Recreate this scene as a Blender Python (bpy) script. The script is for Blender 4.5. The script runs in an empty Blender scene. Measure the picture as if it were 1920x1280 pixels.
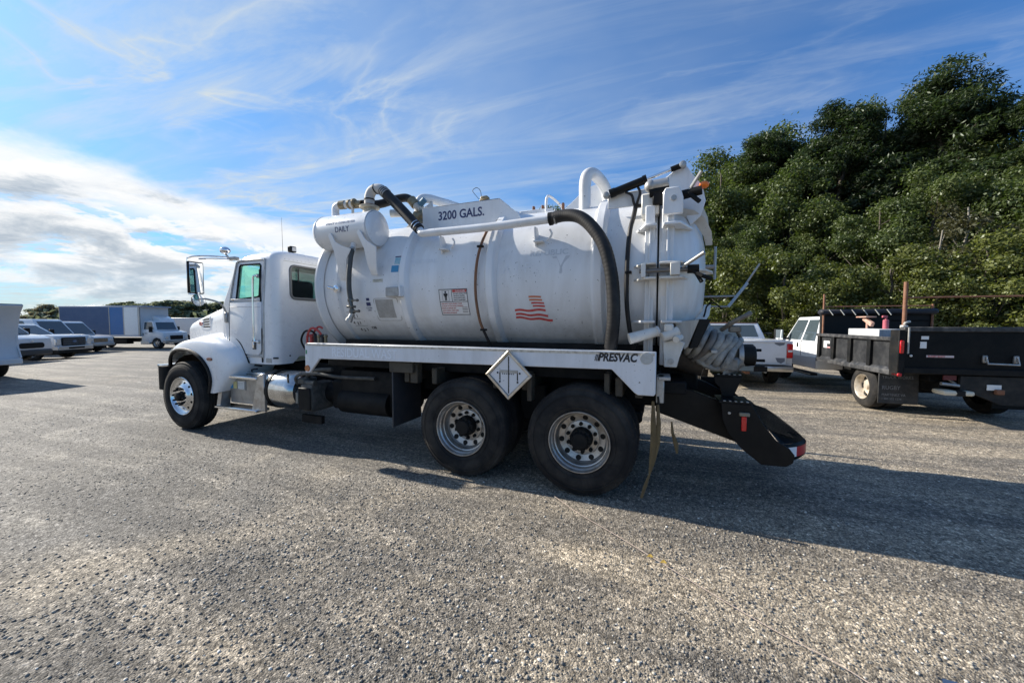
import bpy, bmesh, math, random
import numpy as np
from mathutils import Vector, Matrix
PI = math.pi
R = math.radians
sc = bpy.context.scene
col = sc.collection
random.seed(7)

# ------------------------------------------------------------------ camera
CAM = (0.689, -3.509, 1.68)
cd = bpy.data.cameras.new('camera'); cam = bpy.data.objects.new('camera', cd); col.objects.link(cam)
cd.sensor_width = 36; cd.lens = 36 * 700 / 1920.0; cd.clip_start = 0.05; cd.clip_end = 3000
cam.location = CAM
cam.rotation_euler = (R(90) - math.atan(35 / 700), 0, R(21.35))
sc.camera = cam

# ------------------------------------------------------------------ light
SUN_EL, SUN_AZ = R(29.5), R(2.0)            # the sun stands beyond the truck's front, a little to its far side
sd = Vector((-math.cos(SUN_AZ) * math.cos(SUN_EL), math.sin(SUN_AZ) * math.cos(SUN_EL), math.sin(SUN_EL)))
sl = bpy.data.lights.new('sun', 'SUN'); so = bpy.data.objects.new('sun', sl); col.objects.link(so)
sl.energy = 5.0; sl.angle = R(0.53); sl.color = (1.0, 0.93, 0.82)
so.rotation_euler = sd.to_track_quat('Z', 'Y').to_euler()
sc.view_settings.view_transform = 'Standard'; sc.view_settings.look = 'None'
sc.view_settings.gamma = 1; sc.view_settings.use_curve_mapping = False
sc.view_settings.exposure = 0.70

w = bpy.data.worlds.new('World'); sc.world = w; w.use_nodes = True
nt = w.node_tree; nt.nodes.clear()
def N(t, kind, **kw):
    n = t.nodes.new(kind)
    for k, v in kw.items():
        if k.startswith('i_'):
            key = k[2:]; n.inputs[int(key) if key.isdigit() else key.replace('_', ' ')].default_value = v
        else: setattr(n, k, v)
    return n
def math_n(t, op, a, b=None, clamp=False):
    n = t.nodes.new('ShaderNodeMath'); n.operation = op; n.use_clamp = clamp
    for i, v in enumerate((a, b)):
        if v is None: continue
        if isinstance(v, (int, float)): n.inputs[i].default_value = v
        else: t.links.new(v, n.inputs[i])
    return n.outputs[0]
def ramp(t, fac, stops, interp='LINEAR'):
    n = t.nodes.new('ShaderNodeValToRGB'); n.color_ramp.interpolation = interp
    el = n.color_ramp.elements
    while len(el) > 1: el.remove(el[-1])
    for i, (p, c) in enumerate(stops):
        e = el[0] if i == 0 else el.new(p)
        e.position = p
        if isinstance(c, (int, float)): c = (c, c, c)
        e.color = (*c, 1)
    t.links.new(fac, n.inputs[0]); return n.outputs[0]
def mixc(t, fac, a, b, mode='MIX'):
    n = t.nodes.new('ShaderNodeMix'); n.data_type = 'RGBA'; n.blend_type = mode
    for s, v in ((0, fac), (6, a), (7, b)):
        if isinstance(v, (int, float)): n.inputs[s].default_value = v
        elif isinstance(v, tuple): n.inputs[s].default_value = (*v[:3], 1)
        else: t.links.new(v, n.inputs[s])
    return n.outputs[2]
def noise(t, vec, scale, detail=4, rough=.55, dist=0, dim='3D'):
    n = N(t, 'ShaderNodeTexNoise', i_Scale=scale, i_Detail=detail, i_Roughness=rough, i_Distortion=dist)
    n.noise_dimensions = dim
    if vec is not None: t.links.new(vec, n.inputs['Vector'])
    return n.outputs['Fac']
def mapping(t, vec, loc=(0, 0, 0), rot=(0, 0, 0), scl=(1, 1, 1)):
    n = N(t, 'ShaderNodeMapping'); n.inputs[1].default_value = loc; n.inputs[2].default_value = rot; n.inputs[3].default_value = scl
    t.links.new(vec, n.inputs[0]); return n.outputs[0]

sky = N(nt, 'ShaderNodeTexSky', sky_type='NISHITA', sun_disc=False, sun_elevation=SUN_EL,
        altitude=0, air_density=1.0, dust_density=0.6, ozone_density=2.2)
sky.sun_rotation = math.atan2(sd.x, sd.y)
tc = N(nt, 'ShaderNodeTexCoord')
D = tc.outputs['Generated']
sep = N(nt, 'ShaderNodeSeparateXYZ'); nt.links.new(D, sep.inputs[0])
X, Y, Z = sep.outputs
zc_ = math_n(nt, 'MAXIMUM', Z, 0.012)
U = math_n(nt, 'DIVIDE', X, zc_); V = math_n(nt, 'DIVIDE', Y, zc_)
cmb = N(nt, 'ShaderNodeCombineXYZ'); nt.links.new(U, cmb.inputs[0]); nt.links.new(V, cmb.inputs[1])
P = cmb.outputs[0]                          # where the view ray meets a flat cloud layer
def lin(a, b, c):                           # a*U + b*V + c
    return math_n(nt, 'ADD', math_n(nt, 'ADD', math_n(nt, 'MULTIPLY', U, a), math_n(nt, 'MULTIPLY', V, b)), c)
# bright cloud bank on the sunward side, beyond a nearly straight edge; below it broken cumulus
edge = lin(-1.0, -0.20, -2.90)
DZ = mapping(nt, D, scl=(1, 1, 2.6))
edge = math_n(nt, 'ADD', edge, math_n(nt, 'MULTIPLY', math_n(nt, 'SUBTRACT', noise(nt, DZ, 7, 6, .6), .5), .85))
bank = N(nt, 'ShaderNodeMapRange', interpolation_type='SMOOTHSTEP'); nt.links.new(edge, bank.inputs[0])
bank.inputs[1].default_value = -.10; bank.inputs[2].default_value = .42
puff = noise(nt, mapping(nt, D, loc=(.3, .1, 0), scl=(1, 1, 3.2)), 7.0, 10, .62, .30)
puffm = ramp(nt, puff, [(.41, 0.0), (.455, .8), (.52, 1.0)])
near_edge = N(nt, 'ShaderNodeMapRange', interpolation_type='SMOOTHSTEP'); nt.links.new(edge, near_edge.inputs[0])
near_edge.inputs[1].default_value = 2.0; near_edge.inputs[2].default_value = .5
puffm = math_n(nt, 'MAXIMUM', puffm, math_n(nt, 'MULTIPLY', near_edge.outputs[0], .93))
bankd = math_n(nt, 'MULTIPLY', bank.outputs[0], puffm)
streak = noise(nt, mapping(nt, P, rot=(0, 0, R(-62)), scl=(.35, 2.2, 1)), 1.2, 6, .6, .4)
shade = noise(nt, mapping(nt, D, loc=(.3, .1, .045), scl=(1, 1, 3.2)), 7.0, 8, .62, .30)
shade = math_n(nt, 'SUBTRACT', shade, math_n(nt, 'MULTIPLY', near_edge.outputs[0], .16))
ccol = ramp(nt, shade, [(.38, (1.0, 1.0, .99)), (.47, (.90, .915, .93)), (.53, (.68, .73, .78)), (.62, (.48, .55, .63))])
ccol = mixc(nt, math_n(nt, 'MULTIPLY', near_edge.outputs[0], .35), ccol, ramp(nt, streak, [(.35, (.72, .80, .90)), (.6, (1, 1, 1))]), 'MULTIPLY')
# cirrus: combed streaks, a soft veil, and a web of fine filaments
wsp = noise(nt, mapping(nt, P, rot=(0, 0, R(-52)), scl=(.40, 2.0, 1)), 1.5, 8, .66, .8)
c1 = ramp(nt, wsp, [(.46, 0.0), (.60, .45), (.74, 1.0)])
fil = noise(nt, mapping(nt, P, loc=(3, 1, 0), rot=(0, 0, R(-35)), scl=(.75, 1.3, 1)), 1.1, 5, .55, 1.3)
fil = math_n(nt, 'ABSOLUTE', math_n(nt, 'SUBTRACT', fil, .5))
c2 = ramp(nt, fil, [(0.0, .75), (.02, .42), (.07, 0.0)])
big = noise(nt, mapping(nt, P, loc=(5.4, 2, 0)), .55, 4, .55)
veil = ramp(nt, noise(nt, mapping(nt, P, loc=(1, 4, 0), rot=(0, 0, R(-50)), scl=(.5, 1.4, 1)), .8, 5, .6, .5), [(.33, .0), (.68, .62)])
m_ = ramp(nt, big, [(.34, .40), (.55, 1.0)])
cov = math_n(nt, 'ADD', math_n(nt, 'ADD', math_n(nt, 'MULTIPLY', c1, m_), math_n(nt, 'MULTIPLY', c2, ramp(nt, big, [(.44, 0.0), (.60, .8)]))), veil)
sunw = N(nt, 'ShaderNodeMapRange', interpolation_type='SMOOTHSTEP'); nt.links.new(U, sunw.inputs[0])
sunw.inputs[1].default_value = 1.1; sunw.inputs[2].default_value = -2.4
cirr = math_n(nt, 'MULTIPLY', math_n(nt, 'MULTIPLY', cov, math_n(nt, 'ADD', math_n(nt, 'MULTIPLY', sunw.outputs[0], .50), .22)), .95, True)
skyc = mixc(nt, 1.0, sky.outputs[0], (.50, 1.22, 1.96), 'MULTIPLY')
skyc = mixc(nt, math_n(nt, 'MULTIPLY', sunw.outputs[0], .42), skyc, (3.6, 6.2, 9.6))
CL = 8.6
cl1 = N(nt, 'ShaderNodeVectorMath', operation='SCALE'); cl1.inputs[0].default_value = (.86, .95, 1.0); cl1.inputs[3].default_value = CL * 1.05
s1 = mixc(nt, cirr, skyc, cl1.outputs[0])
cl2 = N(nt, 'ShaderNodeVectorMath', operation='SCALE'); nt.links.new(ccol, cl2.inputs[0]); cl2.inputs[3].default_value = CL * 1.38
hz = ramp(nt, Z, [(0.0, .85), (.07, .35), (.16, 0.0)])
hzl = math_n(nt, 'MULTIPLY', hz, ramp(nt, math_n(nt, 'MULTIPLY', X, -1.0), [(0, .35), (.9, 1.0)]))
s2 = mixc(nt, hzl, s1, (7.6, 8.1, 7.9))
s3 = mixc(nt, math_n(nt, 'MULTIPLY', bankd, ramp(nt, Z, [(0.0, .35), (.05, .8), (.12, 1.0)])), s2, cl2.outputs[0])
bg = N(nt, 'ShaderNodeBackground'); nt.links.new(s3, bg.inputs[0]); bg.inputs[1].default_value = 0.054
wo = N(nt, 'ShaderNodeOutputWorld'); nt.links.new(bg.outputs[0], wo.inputs[0])

# ------------------------------------------------------------------ materials
MATS = {}
def mat(name, base, rough=.5, metal=0.0, spec=.5, coat=0.0, dirt=None, dirt_amt=0.0, dscale=3.0, bump=0.0, bscale=60,
        streak=False, var=0.0, chips=None, chip_scale=30, chip_th=.70, low_dirt=None):
    if name in MATS: return MATS[name]
    m = bpy.data.materials.new(name); m.use_nodes = True; t = m.node_tree
    b = t.nodes['Principled BSDF']
    b.inputs['Metallic'].default_value = metal; b.inputs['Roughness'].default_value = rough
    b.inputs['Specular IOR Level'].default_value = spec; b.inputs['Coat Weight'].default_value = coat
    b.inputs['Coat Roughness'].default_value = .06
    geo = N(t, 'ShaderNodeNewGeometry').outputs['Position']
    c = (*base, 1) if len(base) == 3 else base
    cur = None
    if var:
        f = noise(t, geo, dscale * 1.7, 5)
        cur = mixc(t, f, tuple(x * (1 - var) for x in base), tuple(min(1, x * (1 + var)) for x in base))
    if dirt:
        vec = mapping(t, geo, scl=(1, 1, .18)) if streak else geo
        f = noise(t, vec, dscale, 7, .65, .3)
        f = ramp(t, f, [(.42, 0.0), (.75, 1.0)])
        f = math_n(t, 'MULTIPLY', f, dirt_amt)
        cur = mixc(t, f, cur if cur is not None else base, dirt)
    if low_dirt:
        z0, z1, lc, amt = low_dirt
        s = N(t, 'ShaderNodeSeparateXYZ'); t.links.new(geo, s.inputs[0])
        mr = N(t, 'ShaderNodeMapRange'); t.links.new(s.outputs[2], mr.inputs[0]); mr.inputs[1].default_value = z1; mr.inputs[2].default_value = z0
        f = math_n(t, 'MULTIPLY', mr.outputs[0], math_n(t, 'ADD', noise(t, mapping(t, geo, scl=(1, 1, .35)), 9, 6, .6), .1))
        cur = mixc(t, math_n(t, 'MULTIPLY', f, amt, True), cur if cur is not None else base, lc)
    if chips:
        f = noise(t, geo, chip_scale, 3, .5)
        f2 = noise(t, geo, 2.2, 3, .5)
        f = math_n(t, 'ADD', f, math_n(t, 'MULTIPLY', math_n(t, 'SUBTRACT', f2, .5), .22))
        f = ramp(t, f, [(chip_th, 0.0), (chip_th + .02, 1.0)])
        cur = mixc(t, f, cur if cur is not None else base, chips)
    if cur is not None: t.links.new(cur, b.inputs['Base Color'])
    else: b.inputs['Base Color'].default_value = c
    if metal < .5 and rough < .6:
        rn = noise(t, geo, 11, 4)
        mr = N(t, 'ShaderNodeMapRange'); t.links.new(rn, mr.inputs[0]); mr.inputs[3].default_value = rough * .7; mr.inputs[4].default_value = min(1, rough * 1.4)
        t.links.new(mr.outputs[0], b.inputs['Roughness'])
    if bump:
        bn = N(t, 'ShaderNodeBump', i_Strength=bump, i_Distance=.01); t.links.new(noise(t, geo, bscale, 4), bn.inputs['Height'])
        t.links.new(bn.outputs[0], b.inputs['Normal'])
    m.diffuse_color = c
    MATS[name] = m; return m
def glassm(name, tint, rough=.02, alpha=.35):
    if name in MATS: return MATS[name]
    m = bpy.data.materials.new(name); m.use_nodes = True; t = m.node_tree; t.nodes.remove(t.nodes['Principled BSDF'])
    tr = N(t, 'ShaderNodeBsdfTransparent', i_Color=(*tint, 1)); gl = N(t, 'ShaderNodeBsdfGlossy', i_Roughness=rough)
    fr = N(t, 'ShaderNodeLayerWeight', i_Blend=.5); mx = N(t, 'ShaderNodeMixShader')
    t.links.new(math_n(t, 'ADD', math_n(t, 'MULTIPLY', math_n(t, 'POWER', fr.outputs['Facing'], 5), .9), .045, True), mx.inputs[0])
    t.links.new(tr.outputs[0], mx.inputs[1]); t.links.new(gl.outputs[0], mx.inputs[2])
    t.links.new(mx.outputs[0], t.nodes['Material Output'].inputs[0]); MATS[name] = m; return m
DUST = (.30, .27, .22)
WHITE = mat('white_truck_paint', (.76, .77, .78), .28, coat=.5, dirt=DUST, dirt_amt=.10, dscale=2.5, streak=True, low_dirt=(.6, 1.3, DUST, .35))
TANKW = mat('white_tank_paint', (.74, .75, .76), .36, coat=.2, dirt=(.34, .31, .26), dirt_amt=.40, dscale=2.8, streak=True,
            chips=(.16, .15, .14), chip_scale=42, chip_th=.712, low_dirt=(1.2, 2.0, (.26, .235, .20), .95))
DIRTYW = mat('grimy_white_paint', (.66, .65, .61), .45, dirt=(.28, .22, .15), dirt_amt=.55, dscale=5, streak=True, chips=(.14, .10, .07), chip_scale=30, chip_th=.70)
RAILW = mat('white_rail_paint', (.70, .71, .73), .34, coat=.3, dirt=(.32, .30, .27), dirt_amt=.35, dscale=5, streak=True, chips=(.2, .17, .15), chip_scale=45, chip_th=.70)
RUBBER = mat('tyre_rubber', (.014, .014, .015), .78, spec=.22, dirt=(.12, .105, .085), dirt_amt=.42, dscale=3.2, bump=.25, bscale=90)
HOSE = mat('black_hose_rubber', (.012, .012, .013), .5, spec=.3, dirt=(.09, .08, .07), dirt_amt=.35, dscale=6)
BLACK = mat('black_chassis_paint', (.007, .008, .009), .55, spec=.15, dirt=(.06, .05, .04), dirt_amt=.3, dscale=5)
BLKP = mat('black_bumper_paint', (.005, .006, .007), .36, spec=.18, dirt=(.04, .035, .03), dirt_amt=.22, dscale=7)
ALU = mat('polished_aluminium', (.80, .80, .79), .22, 1.0, dirt=(.35, .33, .30), dirt_amt=.25, dscale=5)
ALUD = mat('dull_wheel_aluminium', (.50, .485, .46), .40, .8, dirt=(.22, .17, .12), dirt_amt=.8, dscale=9)
CHROME = mat('chrome', (.85, .86, .87), .08, 1.0)
STEEL = mat('galvanised_steel', (.42, .42, .41), .45, .6, dirt=(.2, .17, .13), dirt_amt=.6, dscale=14)
RUST = mat('rusty_steel', (.20, .085, .045), .75, dirt=(.30, .18, .12), dirt_amt=.6, dscale=10)
BRASS = mat('dirty_brass', (.32, .26, .16), .45, .6, dirt=(.08, .07, .06), dirt_amt=.7, dscale=20)
GASKET = mat('black_gasket', (.008, .008, .008), .6, spec=.25)
NAVY = mat('navy_lettering', (.030, .040, .12), .5)
BLKL = mat('black_lettering', (.012, .012, .016), .5)
GHOST = mat('ghost_lettering', (.50, .52, .54), .5, dirt=(.72, .73, .74), dirt_amt=.7, dscale=40)
GHOSTW = mat('pale_ghost_lettering', (.80, .81, .83), .3)
REDP = mat('red_decal', (.50, .045, .04), .5, dirt=(.6, .35, .3), dirt_amt=.3, dscale=20)
ORGP = mat('faded_orange_decal', (.55, .17, .08), .5)
BLUEP = mat('blue_decal', (.05, .27, .48), .5)
GREENP = mat('green_decal', (.05, .25, .12), .5)
GREYP = mat('grey_scraped_patch', (.30, .29, .27), .7, dirt=(.42, .41, .39), dirt_amt=.8, dscale=14)
PAPER = mat('white_sticker', (.78, .78, .76), .5, dirt=(.5, .48, .44), dirt_amt=.3, dscale=12)
REDL = mat('red_lens', (.55, .01, .012), .15, coat=.6)
AMBER = mat('amber_lens', (.75, .22, .02), .2, coat=.6)
AMBERD = mat('amber_marker', (.42, .13, .03), .3, coat=.5)
ORANGEL = mat('orange_lamp', (.9, .20, .02), .25)
REDT = mat('red_tape', (.45, .015, .02), .35)
WHT = mat('white_tape', (.75, .76, .78), .35)
YSTRAP = mat('tan_strap', (.27, .20, .10), .85, dirt=(.12, .09, .06), dirt_amt=.5, dscale=20)
GREYH = mat('grey_worn_hose', (.34, .34, .32), .6, dirt=(.07, .065, .06), dirt_amt=.95, dscale=9, bump=.3, bscale=60)
MIRROR = mat('mirror_glass', (.80, .84, .86), .02, 1.0)
GREENG = glassm('green_window_glass', (.74, .94, .88))
DARKG = glassm('dark_window_glass', (.34, .40, .40))
PANE = mat('vehicle_glass', (.06, .08, .09), .04, spec=1.0)
PANEB = mat('windscreen_glass', (.05, .065, .075), .06, spec=1.0)
DARKIN = mat('dark_interior', (.03, .03, .032), .8)
SEAT = mat('grey_seat', (.10, .10, .105), .8)
CARW = mat('white_car_paint', (.74, .75, .76), .22, coat=.6, dirt=DUST, dirt_amt=.15, low_dirt=(.3, .9, DUST, .4))
BLUEBOX = mat('blue_box_panel', (.022, .070, .17), .5, dirt=(.09, .14, .22), dirt_amt=.5, dscale=1.0)
BLUEB2 = mat('lighter_blue_door', (.012, .12, .33), .4, dirt=(.05, .14, .32), dirt_amt=.5, dscale=2)
GREYBOX = mat('pale_grey_box', (.62, .63, .64), .5, dirt=(.4, .4, .38), dirt_amt=.3, dscale=1)
MAROON = mat('faded_brown_roof', (.16, .075, .05), .5, dirt=(.3, .16, .10), dirt_amt=.6, dscale=4)
PRIMER = mat('grey_bare_patch', (.16, .17, .19), .6)

# ------------------------------------------------------------------ mesh helpers
ORG = {}
def finish(bm, name, m, parent, sharp=38, rotz=None):
    me = bpy.data.meshes.new(name)
    bm.normal_update()
    bm.to_mesh(me); bm.free()
    return link_mesh(me, name, m, parent, sharp)
def link_mesh(me, name, m, parent, sharp=38):
    n = len(me.vertices); co = np.empty(n * 3, 'f'); me.vertices.foreach_get('co', co); co = co.reshape(-1, 3)
    c = (co.min(0) + co.max(0)) / 2 if parent is not None or True else np.zeros(3)
    if parent is None: c = np.array([c[0], c[1], co[:, 2].min()])
    co -= c; me.vertices.foreach_set('co', co.ravel())
    if m is not None and len(me.materials) == 0: me.materials.append(m)
    if sharp is not None and len(me.polygons):
        me.polygons.foreach_set('use_smooth', [True] * len(me.polygons))
        me.set_sharp_from_angle(angle=R(sharp))
    me.update()
    o = bpy.data.objects.new(name, me); col.objects.link(o)
    if parent is not None:
        po = ORG.get(parent.name, np.zeros(3)); o.parent = parent
    else: po = np.zeros(3)
    o.location = Vector([float(x) for x in (c - po)]); ORG[o.name] = np.array([float(x) for x in c])
    return o
def thing(name, loc, label, cat, rotz=0.0, group=None, local=False):
    o = bpy.data.objects.new(name, None); col.objects.link(o); o.location = loc; o.rotation_euler = (0, 0, rotz)
    o.empty_display_size = .2
    o['label'] = label; o['category'] = cat
    if group: o['group'] = group
    ORG[o.name] = np.zeros(3) if local else np.array(loc, float)
    return o
def tag(o, label, cat, group=None, kind=None):
    if label: o['label'] = label
    if cat: o['category'] = cat
    if group: o['group'] = group
    if kind: o['kind'] = kind
    return o
def struct(o): o['kind'] = 'structure'; return o

class MB:
    def __init__(s): s.bm = bmesh.new()
    def _add(s, verts, faces, bevel=0.0, seg=1, sm=False):
        b = bmesh.new(); vs = [b.verts.new(v) for v in verts]
        for f in faces:
            try: b.faces.new([vs[i] for i in f])
            except ValueError: pass
        bmesh.ops.recalc_face_normals(b, faces=b.faces)
        if bevel:
            es = [e for e in b.edges if len(e.link_faces) == 2 and e.calc_face_angle(0) > .5]
            try: bmesh.ops.bevel(b, geom=es, offset=bevel, segments=seg, affect='EDGES', profile=.5, clamp_overlap=True)
            except Exception: pass
        me = bpy.data.meshes.new('t'); b.to_mesh(me); b.free(); s.bm.from_mesh(me); bpy.data.meshes.remove(me)
        return s
    def box(s, x0, x1, y0, y1, z0, z1, bevel=0.006, seg=1):
        v = [(x, y, z) for x in (x0, x1) for y in (y0, y1) for z in (z0, z1)]
        f = [(0, 1, 3, 2), (4, 6, 7, 5), (0, 4, 5, 1), (2, 3, 7, 6), (0, 2, 6, 4), (1, 5, 7, 3)]
        return s._add(v, f, bevel, seg)
    def prism(s, pts, axis, a0, a1, bevel=0.0, seg=1):
        # pts: 2D outline; axis 'y': pts are (x,z); 'x': (y,z); 'z': (x,y)
        def mk(p, a): return {'y': (p[0], a, p[1]), 'x': (a, p[0], p[1]), 'z': (p[0], p[1], a)}[axis]
        n = len(pts); v = [mk(p, a0) for p in pts] + [mk(p, a1) for p in pts]
        f = [tuple(range(n)), tuple(range(2 * n - 1, n - 1, -1))] + [(i, (i + 1) % n, n + (i + 1) % n, n + i) for i in range(n)]
        return s._add(v, f, bevel, seg)
    def cyl(s, p0, p1, r0, r1=None, seg=16, cap=True, bevel=0.0):
        r1 = r0 if r1 is None else r1
        p0, p1 = Vector(p0), Vector(p1); d = (p1 - p0).normalized()
        a = d.orthogonal().normalized(); b = d.cross(a)
        v = []
        for p, r in ((p0, r0), (p1, r1)):
            v += [tuple(p + (a * math.cos(2 * PI * i / seg) + b * math.sin(2 * PI * i / seg)) * r) for i in range(seg)]
        f = [(i, (i + 1) % seg, seg + (i + 1) % seg, seg + i) for i in range(seg)]
        if cap: f += [tuple(range(seg - 1, -1, -1)), tuple(range(seg, 2 * seg))]
        return s._add(v, f, bevel)
    def tube(s, pts, r, seg=10, closed=False, smooth=0, rfun=None):
        pts = [Vector(p) for p in pts]
        if smooth: pts = catmull(pts, smooth)
        n = len(pts); v = []; t0 = (pts[1] - pts[0]).normalized(); a = t0.orthogonal().normalized()
        for i, p in enumerate(pts):
            t = (pts[min(i + 1, n - 1)] - pts[max(i - 1, 0)]).normalized()
            a = (a - t * a.dot(t)).normalized(); b = t.cross(a)
            rr = r if rfun is None else rfun(i, n) * r
            v += [tuple(p + (a * math.cos(2 * PI * k / seg) + b * math.sin(2 * PI * k / seg)) * rr) for k in range(seg)]
        f = [(i * seg + k, i * seg + (k + 1) % seg, (i + 1) * seg + (k + 1) % seg, (i + 1) * seg + k) for i in range(n - 1) for k in range(seg)]
        f += [tuple(range(seg - 1, -1, -1)), tuple(range((n - 1) * seg, n * seg))]
        return s._add(v, f)
    def lathe(s, prof, c, axis='x', seg=32):
        # prof: (along axis, radius)
        v = []; idx = []
        for a, r in prof:
            row = []
            k = 1 if r < 1e-6 else seg
            for i in range(k):
                t = 2 * PI * i / seg; u, w_ = r * math.cos(t), r * math.sin(t)
                q = {'x': (a, u, w_), 'y': (u, a, w_), 'z': (u, w_, a)}[axis]
                row.append(len(v)); v.append((c[0] + q[0], c[1] + q[1], c[2] + q[2]))
            idx.append(row)
        f = []
        for A, B in zip(idx, idx[1:]):
            for i in range(seg):
                j = (i + 1) % seg
                if len(A) == 1 and len(B) == 1: continue
                if len(A) == 1: f.append((A[0], B[i], B[j]))
                elif len(B) == 1: f.append((A[i], A[j], B[0]))
                else: f.append((A[i], A[j], B[j], B[i]))
        return s._add(v, f)
    def loft(s, rings, cap0=True, cap1=True, bevel=0):
        n = len(rings[0]); v = [tuple(p) for r in rings for p in r]
        f = [(i * n + k, i * n + (k + 1) % n, (i + 1) * n + (k + 1) % n, (i + 1) * n + k) for i in range(len(rings) - 1) for k in range(n)]
        if cap0: f.append(tuple(range(n - 1, -1, -1)))
        if cap1: f.append(tuple(range((len(rings) - 1) * n, len(rings) * n)))
        return s._add(v, f, bevel)
    def grid(s, rows, thick=0.0, sub=0):
        n = len(rows[0]); v = [tuple(p) for r in rows for p in r]
        f = [(i * n + k, i * n + k + 1, (i + 1) * n + k + 1, (i + 1) * n + k) for i in range(len(rows) - 1) for k in range(n - 1)]
        b = bmesh.new(); vs = [b.verts.new(q) for q in v]
        for q in f: b.faces.new([vs[i] for i in q])
        for _ in range(sub): bmesh.ops.subdivide_edges(b, edges=b.edges[:], cuts=1, use_grid_fill=True, smooth=.9)
        if thick: bmesh.ops.solidify(b, geom=b.faces[:], thickness=thick)
        bmesh.ops.recalc_face_normals(b, faces=b.faces)
        me = bpy.data.meshes.new('t'); b.to_mesh(me); b.free(); s.bm.from_mesh(me); bpy.data.meshes.remove(me); return s
    def ball(s, c, r, seg=14, sc_=(1, 1, 1)):
        v = []; f = []; st = seg // 2
        prof = [(math.sin(-PI / 2 + PI * i / st) * r, math.cos(-PI / 2 + PI * i / st) * r if 0 < i < st else 0) for i in range(st + 1)]
        b = MB(); b.lathe(prof, (0, 0, 0), 'z', seg)
        for vv in b.bm.verts: vv.co = Vector((vv.co.x * sc_[0] + c[0], vv.co.y * sc_[1] + c[1], vv.co.z * sc_[2] + c[2]))
        me = bpy.data.meshes.new('t'); b.bm.to_mesh(me); b.bm.free(); s.bm.from_mesh(me); bpy.data.meshes.remove(me); return s
    def build(s, name, m, parent=None, sharp=38): return finish(s.bm, name, m, parent, sharp)

def catmull(pts, k):
    out = []; n = len(pts)
    for i in range(n - 1):
        p0, p1, p2, p3 = pts[max(i - 1, 0)], pts[i], pts[i + 1], pts[min(i + 2, n - 1)]
        for j in range(k):
            t = j / k
            out.append(.5 * ((2 * p1) + (-p0 + p2) * t + (2 * p0 - 5 * p1 + 4 * p2 - p3) * t * t + (-p0 + 3 * p1 - 3 * p2 + p3) * t ** 3))
    out.append(pts[-1]); return out
def rrect(x0, x1, y0, y1, r, n=5):
    pts = []
    for (cx, cy, a) in ((x1 - r, y1 - r, 0), (x0 + r, y1 - r, 90), (x0 + r, y0 + r, 180), (x1 - r, y0 + r, 270)):
        for i in range(n + 1): t = R(a + 90 * i / n); pts.append((cx + r * math.cos(t), cy + r * math.sin(t)))
    return pts
def boolean_cut(o, cutters):
    for c in cutters:
        md = o.modifiers.new('b', 'BOOLEAN'); md.operation = 'DIFFERENCE'; md.object = c; md.solver = 'EXACT'
    dg = bpy.context.evaluated_depsgraph_get(); dg.update()
    me = bpy.data.meshes.new_from_object(o.evaluated_get(dg)); o.modifiers.clear(); old = o.data; o.data = me
    bpy.data.meshes.remove(old)
    for c in cutters: m_ = c.data; bpy.data.objects.remove(c); bpy.data.meshes.remove(m_)
    me.polygons.foreach_set('use_smooth', [True] * len(me.polygons)); me.set_sharp_from_angle(angle=R(35))
def text(body, size, m, parent, place, name='lettering', ext=0.0015, bold=0.0, shear=0.0, sx=1.0, cut=0):
    """lettering as geometry; place(u, v, d) maps text space (u right, v up, d out) to the thing's frame"""
    cu = bpy.data.curves.new('t', 'FONT'); cu.body = body; cu.size = size; cu.extrude = ext; cu.offset = bold; cu.shear = shear; cu.resolution_u = 3
    o = bpy.data.objects.new('t', cu); col.objects.link(o)
    dg = bpy.context.evaluated_depsgraph_get(); dg.update()
    me = bpy.data.meshes.new_from_object(o.evaluated_get(dg)); bpy.data.objects.remove(o); bpy.data.curves.remove(cu)
    me.materials.clear()
    if cut:
        b = bmesh.new(); b.from_mesh(me); bmesh.ops.subdivide_edges(b, edges=[e for e in b.edges if e.calc_length() > cut], cuts=2); bmesh.ops.triangulate(b, faces=b.faces[:]); b.to_mesh(me); b.free()
    for v in me.vertices:
        u, vv, d = v.co; v.co = place(u * sx, vv, d)
    me.name = name
    return link_mesh(me, name, m, parent, None)
def copy_tree(o, parent=None):
    c = o.copy(); col.objects.link(c); c.parent = parent
    for ch in list(o.children): copy_tree(ch, c)
    return c

# ------------------------------------------------------------------ the vacuum tank truck (built along x, front towards -x)
truck = thing('vacuum_tank_truck', (-2.7, 1.22, 0), 'large white vacuum tank truck parked broadside on the gravel, marked 3200 GALS. on top', 'tank truck')
T = truck
def sub_empty(name, loc, parent):
    o = bpy.data.objects.new(name, None); col.objects.link(o); o.parent = parent; o.empty_display_size = .1
    o.location = Vector(loc) - Vector([float(v) for v in ORG[parent.name]]); ORG[o.name] = np.array(loc, float); return o
def inst(src, loc, parent, rot=None):
    """a copy of a mesh part at a new place (world-frame loc of its centre)"""
    o = src.copy(); col.objects.link(o); o.parent = parent
    o.location = Vector(loc) - Vector([float(v) for v in ORG[parent.name]]); ORG[o.name] = np.array(loc, float)
    if rot: o.rotation_euler = rot
    return o

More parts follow.
